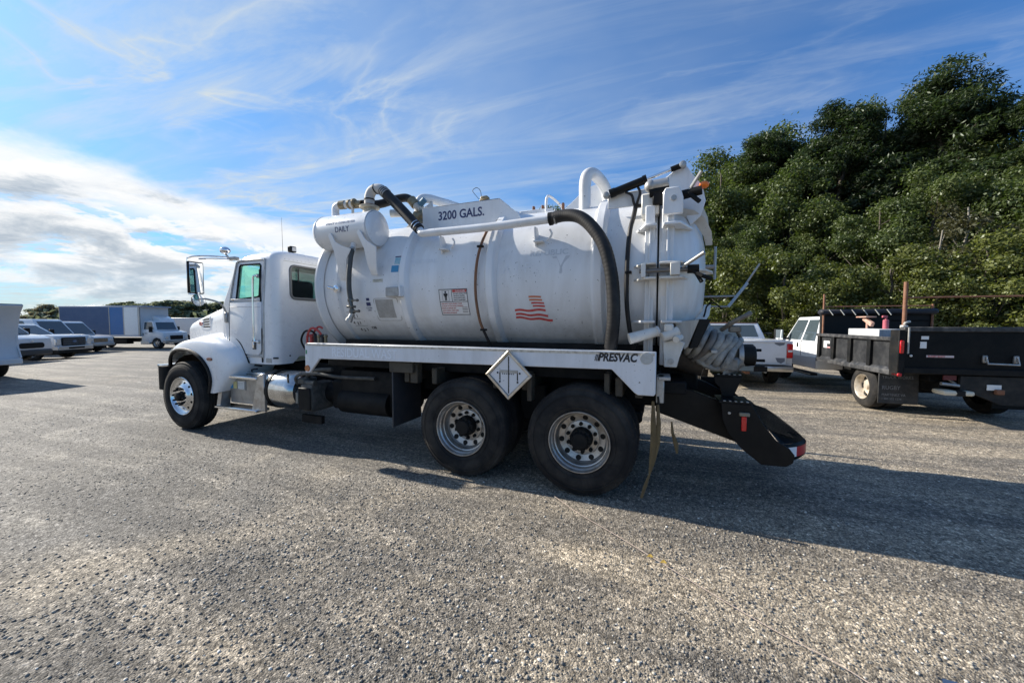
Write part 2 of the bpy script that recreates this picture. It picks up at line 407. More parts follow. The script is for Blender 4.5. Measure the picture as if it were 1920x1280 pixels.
TY = [(.05, .288), (.02, .300), (.004, .33), (-.004, .375), (-.004, .42), (.006, .465), (.022, .495), (.030, .505), (.034, .522), (.05, .531), (.072, .534),
      (.092, .535), (.094, .522), (.102, .522), (.104, .536), (.134, .537), (.136, .523), (.144, .523), (.146, .537), (.176, .536), (.178, .522), (.186, .522), (.188, .535),
      (.215, .533), (.240, .520), (.262, .48), (.272, .42), (.268, .34), (.24, .288)]
def tyre_bm(x, y, z, s, hi=True, wd=1.0):
    m = MB(); m.lathe([(a * s * wd, r) for a, r in TY], (x, y, z), 'y', 72 if hi else 40)
    if hi:
        for k in range(84):
            t = 2 * PI * k / 84; c, sn = math.cos(t), math.sin(t); tx, tz = -sn, c
            for a0, a1, rr in ((.026, .088, .5395), (.192, .250, .5385)):
                h = .0125; v = []
                for a in (a0, a1):
                    rin = .50 if a in (.026, .250) else .528; rout = rr - (.022 if a in (.026, .250) else 0)
                    for r_ in (rin, rout):
                        for q in (-h, h):
                            sk = .007 * (1 if a == a0 else -1)
                            v.append((x + c * r_ + tx * (q + sk), y + a * s, z + sn * r_ + tz * (q + sk)))
                m._add(v, [(0, 1, 3, 2), (4, 6, 7, 5), (0, 4, 5, 1), (2, 3, 7, 6), (0, 2, 6, 4), (1, 5, 7, 3)])
        for r_, dd in ((.345, .003), (.455, .003)):
            m.lathe([(-.004 * s, r_ - .004), (-.0075 * s, r_ - .002), (-.0075 * s, r_ + .002), (-.004 * s, r_ + .004)], (x, y, z), 'y', 72)
    return m
def drive_wheel(x, z=.535):
    wh = sub_empty('wheel', (x, .14, z), T)
    tyre_bm(x, 0, z, 1).build('tyre', RUBBER, wh)
    r = MB(); r.lathe([(.045, .296), (.006, .300), (-.002, .296), (-.002, .290), (.012, .282), (.030, .279), (.045, .268), (.085, .262), (.09, .253), (.150, .246), (.168, .232),
                       (.186, .176), (.176, .170), (.172, .160), (.172, .02), (.18, .0)], (x, 0, z), 'y', 72)
    r.build('rim', ALUD, wh, 24)
    h = MB(); h.lathe([(.172, .108), (.168, .112), (.10, .108), (.085, .104), (.075, .085), (.045, .080), (.035, .072), (.03, 0)], (x, 0, z), 'y', 32)
    for k in range(8):
        t = 2 * PI * (k + .5) / 8; h.cyl((x + .095 * math.cos(t), .06, z + .095 * math.sin(t)), (x + .095 * math.cos(t), .10, z + .095 * math.sin(t)), .014, seg=8)
    h.build('hub', BLACK, wh)
    hole = None; nut = None
    n_ax = Vector((0, -1, 0))
    for k in range(10):
        t = 2 * PI * (k + .25) / 10; c, s_ = math.cos(t), math.sin(t)
        p = Vector((x + .208 * c, .1755, z + .208 * s_)); nrm = Vector((-c * .30, -.95, -s_ * .30)).normalized()
        m = MB(); m.cyl(p + nrm * .004, p - nrm * .02, .027, seg=16); o = m.build('dark_hole_disc', GASKET, wh)  # black disc on the rim stands in for the shade inside a hand hole
        t = 2 * PI * (k + .6) / 10; c, s_ = math.cos(t), math.sin(t); q = (x + .142 * c, .172, z + .142 * s_)
        if nut is None:
            m = MB(); m.cyl((q[0], .176, q[2]), (q[0], .142, q[2]), .0205, .018, seg=8, bevel=.003); nut = m.build('lug_nut', BLACK, wh)
        else: inst(nut, (q[0], .159, q[2]), wh)
    m = MB(); tyre_bm(x, .34, z, 1, False).build('inner_tyre', RUBBER, wh); m.bm.free()
for x in (0.0, -1.285):
    drive_wheel(x)
    fw = sub_empty('wheel', (x, 2.3, .535), T)
    tyre_bm(x, 2.44, .535, -1, False).build('tyre', RUBBER, fw); tyre_bm(x, 2.10, .535, -1, False).build('inner_tyre', RUBBER, fw)
    m = MB(); m.lathe([(-.045, .296), (-.006, .296), (-.03, .275), (-.15, .25), (-.18, .17), (-.17, 0)], (x, 2.44, .535), 'y', 32); m.build('rim', ALUD, fw)
# steer wheels
X1 = -6.24
wh = sub_empty('wheel', (X1, .14, .535), T)
tyre_bm(X1, 0, .535, 1).build('tyre', RUBBER, wh)
r = MB(); r.lathe([(.045, .296), (.006, .298), (.0, .292), (.006, .284), (.022, .277), (.038, .262), (.050, .240), (.040, .205), (.012, .170), (-.006, .150), (-.010, .138), (-.008, .10), (.0, .0)], (X1, 0, .535), 'y', 72)
r.build('rim', CHROME if False else ALU, wh, 24)
h = MB(); h.lathe([(-.006, .078), (-.03, .074), (-.055, .068), (-.064, .055), (-.066, 0)], (X1, 0, .535), 'y', 28); h.build('hub', BLACK, wh)
nut = None
for k in range(10):
    t = 2 * PI * (k + .3) / 10; c, s_ = math.cos(t), math.sin(t)
    p = Vector((X1 + .205 * c, .041, .535 + .205 * s_)); nrm = Vector((c * .5, -.86, s_ * .5)).normalized()
    m = MB(); m.cyl(p + nrm * .004, p - nrm * .02, .020, seg=16); m.build('dark_hole_disc', GASKET, wh)  # hole shade again put in as a black disc
    t = 2 * PI * (k + .8) / 10; c, s_ = math.cos(t), math.sin(t)
    if nut is None:
        m = MB(); m.cyl((X1 + .128 * c, -.008, .535 + .128 * s_), (X1 + .128 * c, -.054, .535 + .128 * s_), .0185, .016, seg=8, bevel=.003); nut = m.build('lug_nut', GASKET, wh)
    else: inst(nut, (X1 + .128 * c, -.031, .535 + .128 * s_), wh)
fw = sub_empty('wheel', (X1, 2.3, .535), T); tyre_bm(X1, 2.44, .535, -1, False).build('tyre', RUBBER, fw)
m = MB(); m.lathe([(-.045, .296), (-.0, .296), (-.05, .25), (-.01, .15), (0, 0)], (X1, 2.44, .535), 'y', 32); m.build('rim', ALU, fw)

# chassis
m = MB()
for y in (.78, 1.58): m.box(-7.0, .75, y, y + .08, .78, 1.05, .01)
for x in (-6.6, -5.0, -3.6, -2.6, -.64, .55): m.box(x, x + .1, .85, 1.59, .82, 1.02, .01)
m.build('chassis_frame', BLACK, T)
m = MB()
for x in (X1, 0, -1.285):
    m = MB(); m.cyl((x, .3, .535), (x, 2.14, .535), .075, seg=14)
    if x > -2: m.ball((x, 1.22, .55), .24, 16); m.box(x - .55, x + .55, .60, .74, .62, .74, .02)
    m.build('axle', BLACK, T)
m = MB(); m.box(-.80, -.48, .55, .77, .55, .98, .02); m.build('suspension_bracket', BLACK, T)
m = MB(); m.cyl((-5.0, 1.22, .72), (-1.5, 1.22, .62), .06, seg=12); m.build('drive_shaft', BLACK, T)
m = MB()   # transmission, engine pan, air tanks and brackets in the dark under the deck
m.box(-6.9, -5.2, .85, 1.6, .62, 1.25, .06, 2); m.build('engine_block', BLACK, T); m = MB(); m.box(-5.2, -4.3, .95, 1.5, .55, .98, .05, 2); m.build('gearbox', BLACK, T); m = MB()
m.cyl((-3.5, .95, .60), (-2.5, .95, .60), .16, seg=18); m.build('air_tank', BLACK, T); m = MB(); m.cyl((-3.3, 1.75, .62), (-2.4, 1.75, .62), .18, seg=18); m.build('air_tank', BLACK, T); m = MB()
m.box(-2.45, -2.28, .45, 1.95, .62, 1.12, .02)
m.build('flap_crossbar', BLACK, T)
for x in (-2.1, -1.72, -.95, -.62, .32, .5):
    m = MB(); m.box(x, x + .07, .12, .80, .98, 1.16, .008); m.build('deck_bracket', mat('greasy_bracket', (.07, .06, .045), .6, spec=.3, dirt=(.02, .02, .02), dirt_amt=.8, dscale=9), T)
for a_ in ((-2.0, -1.9, .10, .20, .98, 1.2), (.22, .27, .1, .3, .8, 1.2), (-.55, -.50, .08, .2, .88, 1.15)): m = MB(); m.box(*a_, .005); m.build('rail_hanger', MATS['greasy_bracket'], T)
# flat subframe under the tank, deck pan
m = MB(); m.box(-3.50, .72, .30, 2.14, 1.10, 1.22, .01); m.box(-3.4, .7, .52, .66, 1.22, 1.45, .01); m.box(-3.4, .7, 1.78, 1.92, 1.22, 1.45, .01)
m.build('tank_subframe', BLACK, T)
# mudflap ahead of the drive wheels and hanging flaps
m = MB(); m.box(-2.235, -2.215, .06, .62, .44, 1.16, .004); m.build('mudflap', mat('mudflap_rubber', (.028, .032, .04), .6, dirt=(.08, .07, .06), dirt_amt=.5, dscale=6), T)
m = MB(); m.box(-2.235, -2.215, 1.82, 2.38, .44, 1.16, .004); m.build('mudflap', BLACK, T)
m = MB(); m.box(-2.26, -1.93, .05, .09, 1.10, 1.22, .004); m.build('flap_bracket', MATS['greasy_bracket'], T)
m = MB(); m.box(-3.34, -2.42, .34, .90, .50, 1.06, .06, 2); m.build('underdeck_filler', BLACK, T); m = MB(); m.cyl((-3.3, .42, .62), (-2.5, .42, .62), .17, seg=22); m.build('air_tank', BLACK, T)  # dark masses added to close the lit gap under the deck
m = MB(); m.box(-4.02, -3.64, .30, .36, .27, .38, .005); m.build('hanging_plate', BLACK, T)

# white side rail
m = MB(); m.prism([(-3.56, 1.40), (-3.56, 1.035), (-3.485, 1.035), (-3.31, 1.225), (.30, 1.252), (.50, 1.05), (.53, 1.03), (.665, 1.03), (.68, 1.05), (.68, 1.42)], 'y', 0.0, .035, .006, 1)
m.box(-3.56, .68, .035, .16, 1.385, 1.418, .004)
rail = m.build('side_rail', RAILW, T)
m = MB(); m.box(-3.545, .665, -.0025, .0, 1.388, 1.412, 0); m.build('rail_top_lip', mat('worn_rail_edge', (.62, .56, .46), .5, dirt=(.2, .15, .1), dirt_amt=.8, dscale=20), rail)
m = MB(); m.prism([(-3.56, 1.40), (-3.56, 1.035), (-3.485, 1.035), (-3.31, 1.225), (.30, 1.25), (.53, 1.03), (.68, 1.03), (.68, 1.42)], 'y', 2.405, 2.44, .006, 1); m.build('side_rail', RAILW, T)
m = MB(); m.box(.682, .75, .06, .20, .96, 1.20, .006); m.box(.70, .80, .04, .30, 1.17, 1.20, .004); m.build('rail_end_bracket', STEEL, T)
m = MB(); m.lathe([(-.004, 0), (-.014, .03), (-.014, .036), (-.002, .042)], (-3.515, 0, 1.095), 'y', 24); m.build('amber_marker', AMBERD, rail)
m = MB(); m.lathe([(-.001, .055), (-.006, .052), (-.006, .0)], (.60, 0, 1.365), 'y', 28); m.build('round_reflector', mat('dusty_reflector', (.45, .45, .43), .5, dirt=(.3, .29, .27), dirt_amt=.8, dscale=30), rail)
m = MB(); m.box(-3.545, -3.49, -.002, .0, 1.19, 1.25, 0); m.build('small_sticker', PAPER, rail)
m = MB(); m.box(-3.545, -3.52, -.002, .0, 1.28, 1.33, 0); m.build('green_sticker', GREENP, rail)
def flat(x0, y0, z0): return lambda u, v, d: Vector((x0 + u, y0 - d, z0 + v))
text('PRESVAC', .105, BLKL, rail, flat(.175, -.001, 1.330), bold=.0042, shear=.22, sx=.80)
m = MB()
for k in range(3): m.prism([(.142 + k * .013, 1.328), (.142 + k * .013 + .008, 1.328), (.16 + k * .013 + .008, 1.40), (.16 + k * .013, 1.40)], 'y', -.002, 0)
m.build('lettering_stripes', BLKL, rail)
text('RESIDUAL WAST', .155, mat('washed_out_lettering', (.80, .83, .88), .35, dirt=(.70, .71, .73), dirt_amt=.9, dscale=25), rail, flat(-3.10, -.0006, 1.262), sx=.86, ext=.001)

# hazard placard in a diamond frame
pl = sub_empty('hazard_placard', (-.71, -.03, 1.155), T)
def dia(cx, cz, r): return [(cx, cz + r), (cx + r, cz), (cx, cz - r), (cx - r, cz)]
PC = (-.705, 1.155)
m = MB(); m.prism(dia(*PC, .238), 'y', -.030, -.022, .006); m.build('backing_plate', STEEL, pl)
m = MB(); d0, d1 = dia(*PC, .252), dia(*PC, .212)
for i in range(4):
    j = (i + 1) % 4; m.prism([d0[i], d0[j], d1[j], d1[i]], 'y', -.052, -.028, .004)
m.build('frame', mat('tarnished_aluminium', (.52, .44, .33), .35, .8, dirt=(.75, .74, .72), dirt_amt=.9, dscale=9), pl)
m = MB(); m.prism(dia(*PC, .205), 'y', -.036, -.031); m.build('placard_face', mat('placard_white', (.66, .69, .74), .3, .3), pl)
m = MB(); m.prism([(PC[0] - .10, 1.175), (PC[0] + .10, 1.175), (PC[0] + .10, 1.205), (PC[0] - .10, 1.205)], 'y', -.040, -.036); m.build('clip_strip', STEEL, pl)
m = MB(); m.box(PC[0] - .10, PC[0] - .09, -.040, -.036, 1.10, 1.18, 0); m.box(PC[0] + .09, PC[0] + .10, -.040, -.036, 1.10, 1.18, 0)
for q in (-.07, -.05, -.03, -.01, .01, .03, .05): m.box(PC[0] + q, PC[0] + q + .008, -.039, -.036, 1.16, 1.172, 0)
for q in (.33, .295, .26, .06, .02): m.ball((PC[0], -.038, 1.0 + q - .02), .007, 8)
for q in (-.12, .12): m.ball((PC[0] + q, -.040, 1.155 + .02), .010, 8); m.ball((PC[0] + q * .8, -.040, 1.155 - .07), .010, 8)
m.box(PC[0] - .004, PC[0] + .004, -.042, -.036, .97, 1.34, 0)
m.build('placard_rivets', GASKET, pl)

# ---- tank
YC, ZC, RT = 1.22, 2.17, .90
tk = MB()
def ringp(x, r=.955): return [(x - .075, RT), (x - .05, r - .012), (x - .035, r), (x + .035, r), (x + .05, r - .012), (x + .075, RT)]
tk.lathe([(-3.90, 0), (-3.885, .25), (-3.84, .5), (-3.76, .72), (-3.68, .85), (-3.63, .885), (-3.28, RT)] + [(-3.27, RT), (.60, RT)], (0, YC, ZC), 'x', 128)
tank = tk.build('tank_shell', TANKW, T, 25)
for x, r_ in ((-2.235, .955), (-1.065, .955), (.115, .955)):
    m = MB(); m.lathe(ringp(x, r_), (0, YC, ZC), 'x', 128); m.build('stiffening_ring', TANKW, tank, 25)
m = MB(); m.lathe([(-3.66, .88), (-3.665, .955), (-3.655, .965), (-3.625, .965), (-3.60, .94), (-3.56, .90)], (0, YC, ZC), 'x', 128); m.build('front_flange', TANKW, tank, 25)
m = MB(); m.lathe([(-3.36, .889), (-3.34, .925), (-3.30, .925), (-3.27, .90)], (0, YC, ZC), 'x', 128); m.build('stiffening_ring', TANKW, tank, 25)
m = MB(); m.lathe([(.58, RT), (.60, .96), (.61, .97), (.665, .97), (.67, .96), (.67, .88)], (0, YC, ZC), 'x', 128); m.build('rear_flange', TANKW, tank, 25)
m = MB(); m.lathe([(.668, .93), (.668, .955), (.684, .955), (.684, .93)], (0, YC, ZC), 'x', 96); m.build('door_seal', GASKET, tank)
# rear door: ring and dish
m = MB(); m.lathe([(.684, .90), (.686, .965), (.70, .975), (.755, .975), (.775, .955), (.80, .93), (.90, .88), (1.00, .78), (1.08, .62), (1.13, .42), (1.155, .2), (1.16, 0)], (0, YC, ZC), 'x', 128)
door = m.build('rear_door', mat('white_door_paint', (.74, .74, .73), .36, coat=.2, dirt=(.40, .33, .24), dirt_amt=.45, dscale=4, streak=True, chips=(.16, .14, .12), chip_scale=34, chip_th=.74), T, 25)
for k in range(5):
    m = MB(); a = R(38 * (k - 2)); 
    pts = [(.80 + .02, .92), (.92, .87), (1.02, .77), (1.10, .62), (1.13, .5), (1.19, .5), (1.165, .66), (1.09, .83), (.99, .93), (.86, .975)]
    v = [];
    for s_ in (-.008, .008):
        for (px_, rr) in pts: v.append((px_, YC + rr * math.cos(a) * -1 - s_ * math.sin(a), ZC + rr * math.sin(a) + s_ * math.cos(a)))
    n = len(pts); m._add(v, [tuple(range(n)), tuple(range(2 * n - 1, n - 1, -1))] + [(i, (i + 1) % n, n + (i + 1) % n, n + i) for i in range(n)]); m.build('door_rib', DIRTYW, door)
# vertical posts either side of the seam at the near side
def vpost(x0, x1, y0, y1, z0, z1, nm, par, mt):
    m = MB(); m.box(x0, x1, y0, y1, z0, z1, .006); return m.build(nm, mt, par)
vpost(.560, .645, .285, .60, 1.30, 2.78, 'seam_post', tank, TANKW)
vpost(.705, .815, .275, .62, 1.28, 2.74, 'door_post', door, TANKW)
m = MB(); m.box(.750, .765, .235, .277, 1.3, 2.70, .003); m.build('post_web', TANKW, door); m = MB(); m.box(.60, .612, .25, .287, 1.4, 2.6, .003); m.build('post_web', TANKW, tank)
m = MB(); m.prism([(.745, 1.27), (.855, 1.27), (.875, 1.36), (.92, 1.50), (.84, 1.53), (.735, 1.50)], 'y', .215, .25, .006); m.build('lower_hinge_plate', DIRTYW, door)
m = MB(); m.cyl((.805, .205, 1.325), (.805, .30, 1.325), .026, seg=16); m.build('hinge_pin', STEEL, door)
# small curved gusset fins
def fin(x0, x1, x2, x3, z, y0, y1, par, t=.012):
    m = MB(); m.prism([(x0, y1), (x1, y0), (x2, y0), (x3, y1)], 'z', z - t, z + t, .004); return m.build('gusset', TANKW, par)
fin(.44, .56, .66, .66, 2.575, .17, .52, tank); fin(.70, .72, .86, .99, 2.575, .17, .50, door)
fin(.44, .56, .66, .66, 1.69, .17, .32, tank); fin(.70, .72, .84, .90, 1.69, .17, .32, door)
# side latch
la = sub_empty('door_latch', (.75, .12, 2.15), T)
m = MB()
for z in (2.215, 2.085):
    for pts in ([(.46, .30), (.56, .10), (.665, .10), (.665, .30)], [(.69, .30), (.69, .10), (.88, .10), (.94, .30)]):
        m = MB(); m.prism(pts, 'z', z - .010, z + .010, .004); m.build('latch_plate', DIRTYW, la)
for a_ in ((.535, .575, .09, .25, 2.09, 2.215), (.78, .86, .08, .25, 2.10, 2.21)): m = MB(); m.box(*a_, .004); m.build('latch_block', DIRTYW, la)
m = MB(); m.cyl((.52, .125, 2.15), (.98, .125, 2.15), .020, seg=12); m.build('latch_bolt', mat('dirty_steel_rod', (.16, .15, .14), .5, .5), la); m = MB(); m.cyl((.92, .125, 2.15), (1.01, .125, 2.15), .038, seg=14); m.build('latch_boot', BLACK, la)
m = MB(); m.tube([(.88, .11, 2.17), (1.04, .02, 2.27)], .016, 10); m.build('latch_handle', STEEL, la)
m = MB(); m.tube([(.96, .11, 2.13), (1.03, .06, 2.08), (1.10, .10, 2.06)], .017, 8); m.tube([(.98, .12, 2.13), (1.03, .08, 2.03)], .017, 8); m.build('latch_handle', BLACK, la)
la.children[0]
# top latch / hinge assembly above the posts
ta = sub_empty('door_lift_assembly', (.6, .8, 3.0), T)
for yy in (.52, 1.92):
    m = MB(); m.prism([(.18, 2.86), (.18, 3.0), (.60, 3.02), (.76, 3.12), (.86, 3.20), (.91, 3.20), (.96, 3.12), (1.06, 2.98), (1.09, 2.84), (1.05, 2.70), (.96, 2.62), (.92, 2.72), (.88, 2.80), (.60, 2.86)], 'y', yy, yy + .03, .005)
    m.build('lift_arm_plate', TANKW, ta)
m = MB(); m.prism([(.80, 2.74), (.88, 2.62), (.98, 2.56), (1.05, 2.62), (1.08, 2.72), (1.07, 2.83), (1.0, 2.93), (.9, 2.98)], 'y', .90, .93, .005); m.build('lift_arm_plate', TANKW, ta)
m = MB(); m.box(.52, .68, .30, .60, 2.70, 2.90, .01); m.build('post_cap', DIRTYW, ta)
m = MB(); m.prism([(.71, 2.66), (.88, 2.66), (.88, 2.80), (.85, 2.90), (.73, 2.90), (.71, 2.86)], 'y', .20, .24, .008); m.box(.72, .86, .24, .60, 2.80, 2.88, .006); m.build('post_cap', TANKW, ta)
m = MB(); m.cyl((.80, .185, 2.80), (.80, .205, 2.80), .024, seg=14); m.build('pin', STEEL, ta)
m = MB(); m.cyl((.60, .30, 2.96), (.76, .30, 2.97), .052, seg=18, bevel=.008); m.ball((.60, .30, 2.96), .058, 14); m.build('hydraulic_motor', STEEL, ta)
m = MB(); m.cyl((.59, .30, 2.90), (.76, .30, 2.91), .045, seg=16); m.box(.62, .75, .26, .34, 2.78, 2.92, .01); m.build('motor_mount', BLACK, ta)
m = MB(); m.cyl((.84, .30, 2.84), (1.03, .26, 2.86), .042, .040, seg=16); m.build('cable_boot', BLACK, ta)
m = MB(); m.tube([(.92, .27, 2.86), (1.02, .22, 3.01)], .015, 8); m.build('pry_handle', STEEL, ta)
m = MB(); m.tube([(.92, .26, 2.85), (1.01, .22, 2.75)], .020, 8); m.build('pry_handle', BLACK, ta)
m = MB(); m.ball((1.07, .50, 2.98), .045, 14, (1, 1, .75)); m.build('orange_beacon', ORANGEL, ta)
# hydraulic lift cylinders
for yy in (.47, 1.97):
    h = MB(); A_, B_, C_ = Vector((.17, yy, 2.98)), Vector((.56, yy, 3.09)), Vector((.88, yy, 3.18))
    h.cyl(A_ + (C_ - A_) * .07, B_, .040, seg=18, bevel=.004); h.cyl(A_ + (C_ - A_) * .05, A_ + (C_ - A_) * .13, .045, seg=16); h.cyl(B_ - (C_ - A_) * .05, B_, .047, seg=16)
    hc = h.build('lift_cylinder', BLKP, ta)
    m = MB(); m.cyl(B_, B_ + (C_ - B_) * .75, .015, seg=12); m.build('piston_rod', CHROME, hc)
    m = MB(); m.cyl(B_ + (C_ - B_) * .68, B_ + (C_ - B_) * .95, .026, seg=12); m.build('rod_end', BLACK, hc)
    for q in (A_, C_):
        m = MB(); m.lathe([(-.03, 0), (-.03, .022), (-.025, .032), (.025, .032), (.03, .022)], tuple(q), 'y', 18); m.build('clevis_eye', STEEL, hc)
# hydraulic hoses running down the rear of the tank
def tubep(pts, r, nm, mt, par, seg=10, sm=6, **k): m = MB(); m.tube(pts, r, seg, smooth=sm, **k); return m.build(nm, mt, par, 60)
tubep([(.48, .47, 3.02), (.50, .45, 2.96), (.475, .47, 2.88), (.47, .47, 2.84)], .013, 'hydraulic_hose', HOSE, T)
tubep([(.36, .47, 2.99), (.42, .46, 2.95), (.44, .47, 2.88), (.455, .47, 2.84)], .013, 'hydraulic_hose', HOSE, T)
tubep([(.46, .47, 2.84), (.445, .40, 2.72), (.42, .33, 2.58), (.405, .28, 2.36), (.40, .255, 2.1), (.405, .26, 1.85), (.43, .31, 1.62), (.47, .36, 1.42)], .022, 'hydraulic_hose', HOSE, T)
m = MB()
for z in (2.84, 2.16, 1.47): m.box(.385 + (.07 if z > 2.5 or z < 1.6 else 0), .445 + (.07 if z > 2.5 or z < 1.6 else 0), .22 + (.22 if z > 2.5 else 0) + (.08 if z < 1.6 else 0), .28 + (.22 if z > 2.5 else 0) + (.08 if z < 1.6 else 0), z - .012, z + .012, .002)
m.build('hose_clip', GASKET, T)

# long suction pipe along the near shoulder, then a ribbed hose
pp = sub_empty('suction_line', (-1.1, .33, 2.75), T)
tubep([(-2.02, .36, 2.80), (-1.98, .34, 2.765), (-1.90, .33, 2.75), (-1.1, .33, 2.745), (-.36, .33, 2.765)], .046, 'suction_pipe', TANKW, pp, 20, 4)
hp = [(-.38, .33, 2.765), (-.22, .30, 2.775), (-.06, .25, 2.73), (.08, .20, 2.60), (.20, .165, 2.40), (.27, .15, 2.12), (.295, .15, 1.80), (.28, .17, 1.55), (.25, .22, 1.32)]
tubep(hp, .062, 'ribbed_hose', HOSE, pp, 20, 22, rfun=lambda i, n: 1.0 + .014 * math.sin(i * 2.1))
m = MB(); m.cyl((-.395, .33, 2.763), (-.36, .33, 2.766), .068, seg=20); m.build('hose_clamp', GASKET, pp)
m = MB(); m.cyl((-.33, .325, 2.770), (-.315, .325, 2.770), .0665, seg=20); m.box(-.33, -.315, .30, .35, 2.83, 2.855, .003); m.build('hose_clamp', STEEL, pp)
for x in (-1.73, -.56):
    m = MB(); m.prism([(.33, 2.70), (.40, 2.70), (.46, 2.62), (.46, 2.50), (.36, 2.50), (.34, 2.60)], 'x', x, x + .02, .003); m.box(x - .0, x + .10, .30, .46, 2.535, 2.55, .003); m.build('pipe_bracket', TANKW, tank)
    m = MB(); m.tube([(x + .13, .38, 2.56), (x + .17, .36, 2.58), (x + .19, .35, 2.62), (x + .17, .34, 2.66)], .011, 8, smooth=4); m.build('hook', TANKW, tank)
# brown hose strapped down the side
bh = tubep([(-1.10, .62, 2.86), (-1.14, .50, 2.80), (-1.17, .40, 2.68), (-1.21, .31, 2.45), (-1.235, .285, 2.2), (-1.23, .285, 1.95), (-1.20, .31, 1.72), (-1.17, .345, 1.6)], .0165, 'brown_hose', mat('brown_hose_rubber', (.20, .085, .035), .5, dirt=(.06, .03, .02), dirt_amt=.6, dscale=5), T)
tubep([(-1.17, .345, 1.6), (-1.14, .39, 1.5), (-1.11, .45, 1.40)], .0165, 'brown_hose', HOSE, T)
m = MB()
for (x, y, z) in ((-1.195, .335, 2.54), (-1.165, .35, 1.60), (-1.08, .62, 2.88)): m.box(x - .035, x + .035, y - .03, y + .02, z - .012, z + .012, .003)
m.build('hose_clip', GASKET, T)

# separator drum on two legs
sp = sub_empty('separator_drum', (-3.1, .38, 2.88), T)
SD = (0, .38, 2.885); rs = .222
m = MB(); m.lathe([(-3.62, 0), (-3.615, .12), (-3.59, .19), (-3.55, .216), (-3.52, rs), (-2.70, rs), (-2.695, rs - .004), (-2.675, .215), (-2.655, .18), (-2.64, .1), (-2.635, 0)], SD, 'x', 64)
drum = m.build('drum_shell', WHITE, sp, 30)
m = MB(); m.lathe([(-2.70, rs), (-2.70, rs + .006), (-2.686, rs + .006), (-2.686, rs)], SD, 'x', 64); m.lathe([(-3.53, rs), (-3.53, rs + .004), (-3.52, rs + .004), (-3.52, rs)], SD, 'x', 64); m.build('weld_seam', WHITE, drum)
def leg(xt0, xt1, xb0, xb1, zb):
    # a tapering pressed plate from the drum's flank down to the tank side
    rows = []
    for t in np.linspace(0, 1, 9):
        z = 2.84 - t * (2.84 - zb); e = t ** .55
        xa = xt0 + (xb0 - xt0) * e; xb = xt1 + (xb1 - xt1) * t ** 1.6
        ty = YC - math.sqrt(max(RT ** 2 - (z - ZC) ** 2, 0)) - .012
        y = min(.38 - math.sqrt(max(rs ** 2 - (z - 2.885) ** 2, .0)) - .01 if z > 2.68 else ty + .0, ty if z < 2.6 else 9)
        if z > 2.6: y = .155 + (.26 - .155) * (2.84 - z) / .24 * .6
        rows.append([(xa, y, z), ((xa + xb) / 2, y - .012, z), (xb, y, z)])
    m = MB(); m.grid(rows, .014); return m.build('support_leg', WHITE, sp)
def legp(pts):
    n = len(pts); v = [(x, y, z) for x, z, y in pts] + [(x, y + .014, z) for x, z, y in pts]
    m = MB(); m._add(v, [tuple(range(n)), tuple(range(2 * n - 1, n - 1, -1))] + [(i, (i + 1) % n, n + (i + 1) % n, n + i) for i in range(n)], .004); bmesh.ops.triangulate(m.bm, faces=m.bm.faces[:]); return m.build('support_leg', WHITE, sp)
legp([(-3.28, 2.80, .148), (-3.245, 2.825, .148), (-3.21, 2.80, .148), (-3.17, 2.71, .158), (-3.07, 2.655, .165), (-2.93, 2.61, .172), (-3.02, 2.50, .198), (-3.08, 2.36, .24), (-3.105, 2.24, .285), (-3.22, 2.24, .285), (-3.205, 2.42, .218), (-3.21, 2.60, .172)])
legp([(-2.81, 2.80, .148), (-2.775, 2.825, .148), (-2.74, 2.80, .148), (-2.69, 2.71, .158), (-2.62, 2.66, .165), (-2.53, 2.60, .172), (-2.555, 2.50, .198), (-2.585, 2.38, .235), (-2.60, 2.28, .272), (-2.70, 2.28, .272), (-2.715, 2.42, .218), (-2.72, 2.60, .172)])
m = MB(); m.cyl((-2.70, .27, 2.44), (-2.70, .235, 2.44), .03, seg=16); m.build('black_knob', GASKET, sp)
def drumtext(x0, ang0, s=1.0):
    def f(u, v, d):
        a = ang0 + v / rs; r_ = rs + .0008 + d
        return Vector((x0 + u, SD[1] - r_ * math.cos(a), SD[2] + r_ * math.sin(a)))
    return f
text('DAILY', .098, NAVY, drum, drumtext(-3.17, R(-15)), sx=.86, cut=.03)
text('CHECK & CLEAN FILTER', .050, mat('faded_navy_lettering', (.30, .33, .42), .5), drum, drumtext(-3.33, R(11)), sx=.88, shear=.2, cut=.03)
# drain hose under the drum with valves
m = MB(); m.cyl((-2.97, .27, 2.70), (-2.97, .25, 2.60), .032, seg=16); m.build('hose_fitting', TANKW, sp)
hs = tubep([(-2.97, .25, 2.64), (-2.975, .215, 2.5), (-2.99, .20, 2.3), (-3.0, .205, 2.12), (-2.99, .215, 1.99)], .031, 'drain_hose', mat('dark_grey_hose', (.045, .05, .052), .5, dirt=(.12, .12, .11), dirt_amt=.5, dscale=8), sp, 16)
m = MB(); m.cyl((-2.97, .245, 2.645), (-2.972, .24, 2.62), .0345, seg=16); m.build('hose_clamp', STEEL, sp)
m = MB(); m.cyl((-2.99, .215, 1.985), (-2.985, .215, 1.95), .038, seg=12); m.cyl((-2.985, .21, 1.95), (-2.965, .21, 1.84), .026, seg=12); m.cyl((-2.965, .21, 1.845), (-2.955, .21, 1.80), .036, seg=8)
m.box(-2.98, -2.87, .19, .22, 1.955, 1.975, .003); m.box(-2.97, -2.84, .19, .225, 1.815, 1.84, .003); m.ball((-2.87, .205, 1.965), .02, 10); m.ball((-2.85, .205, 1.828), .02, 10); m.box(-3.02, -2.93, .17, .25, 1.87, 1.90, .004)
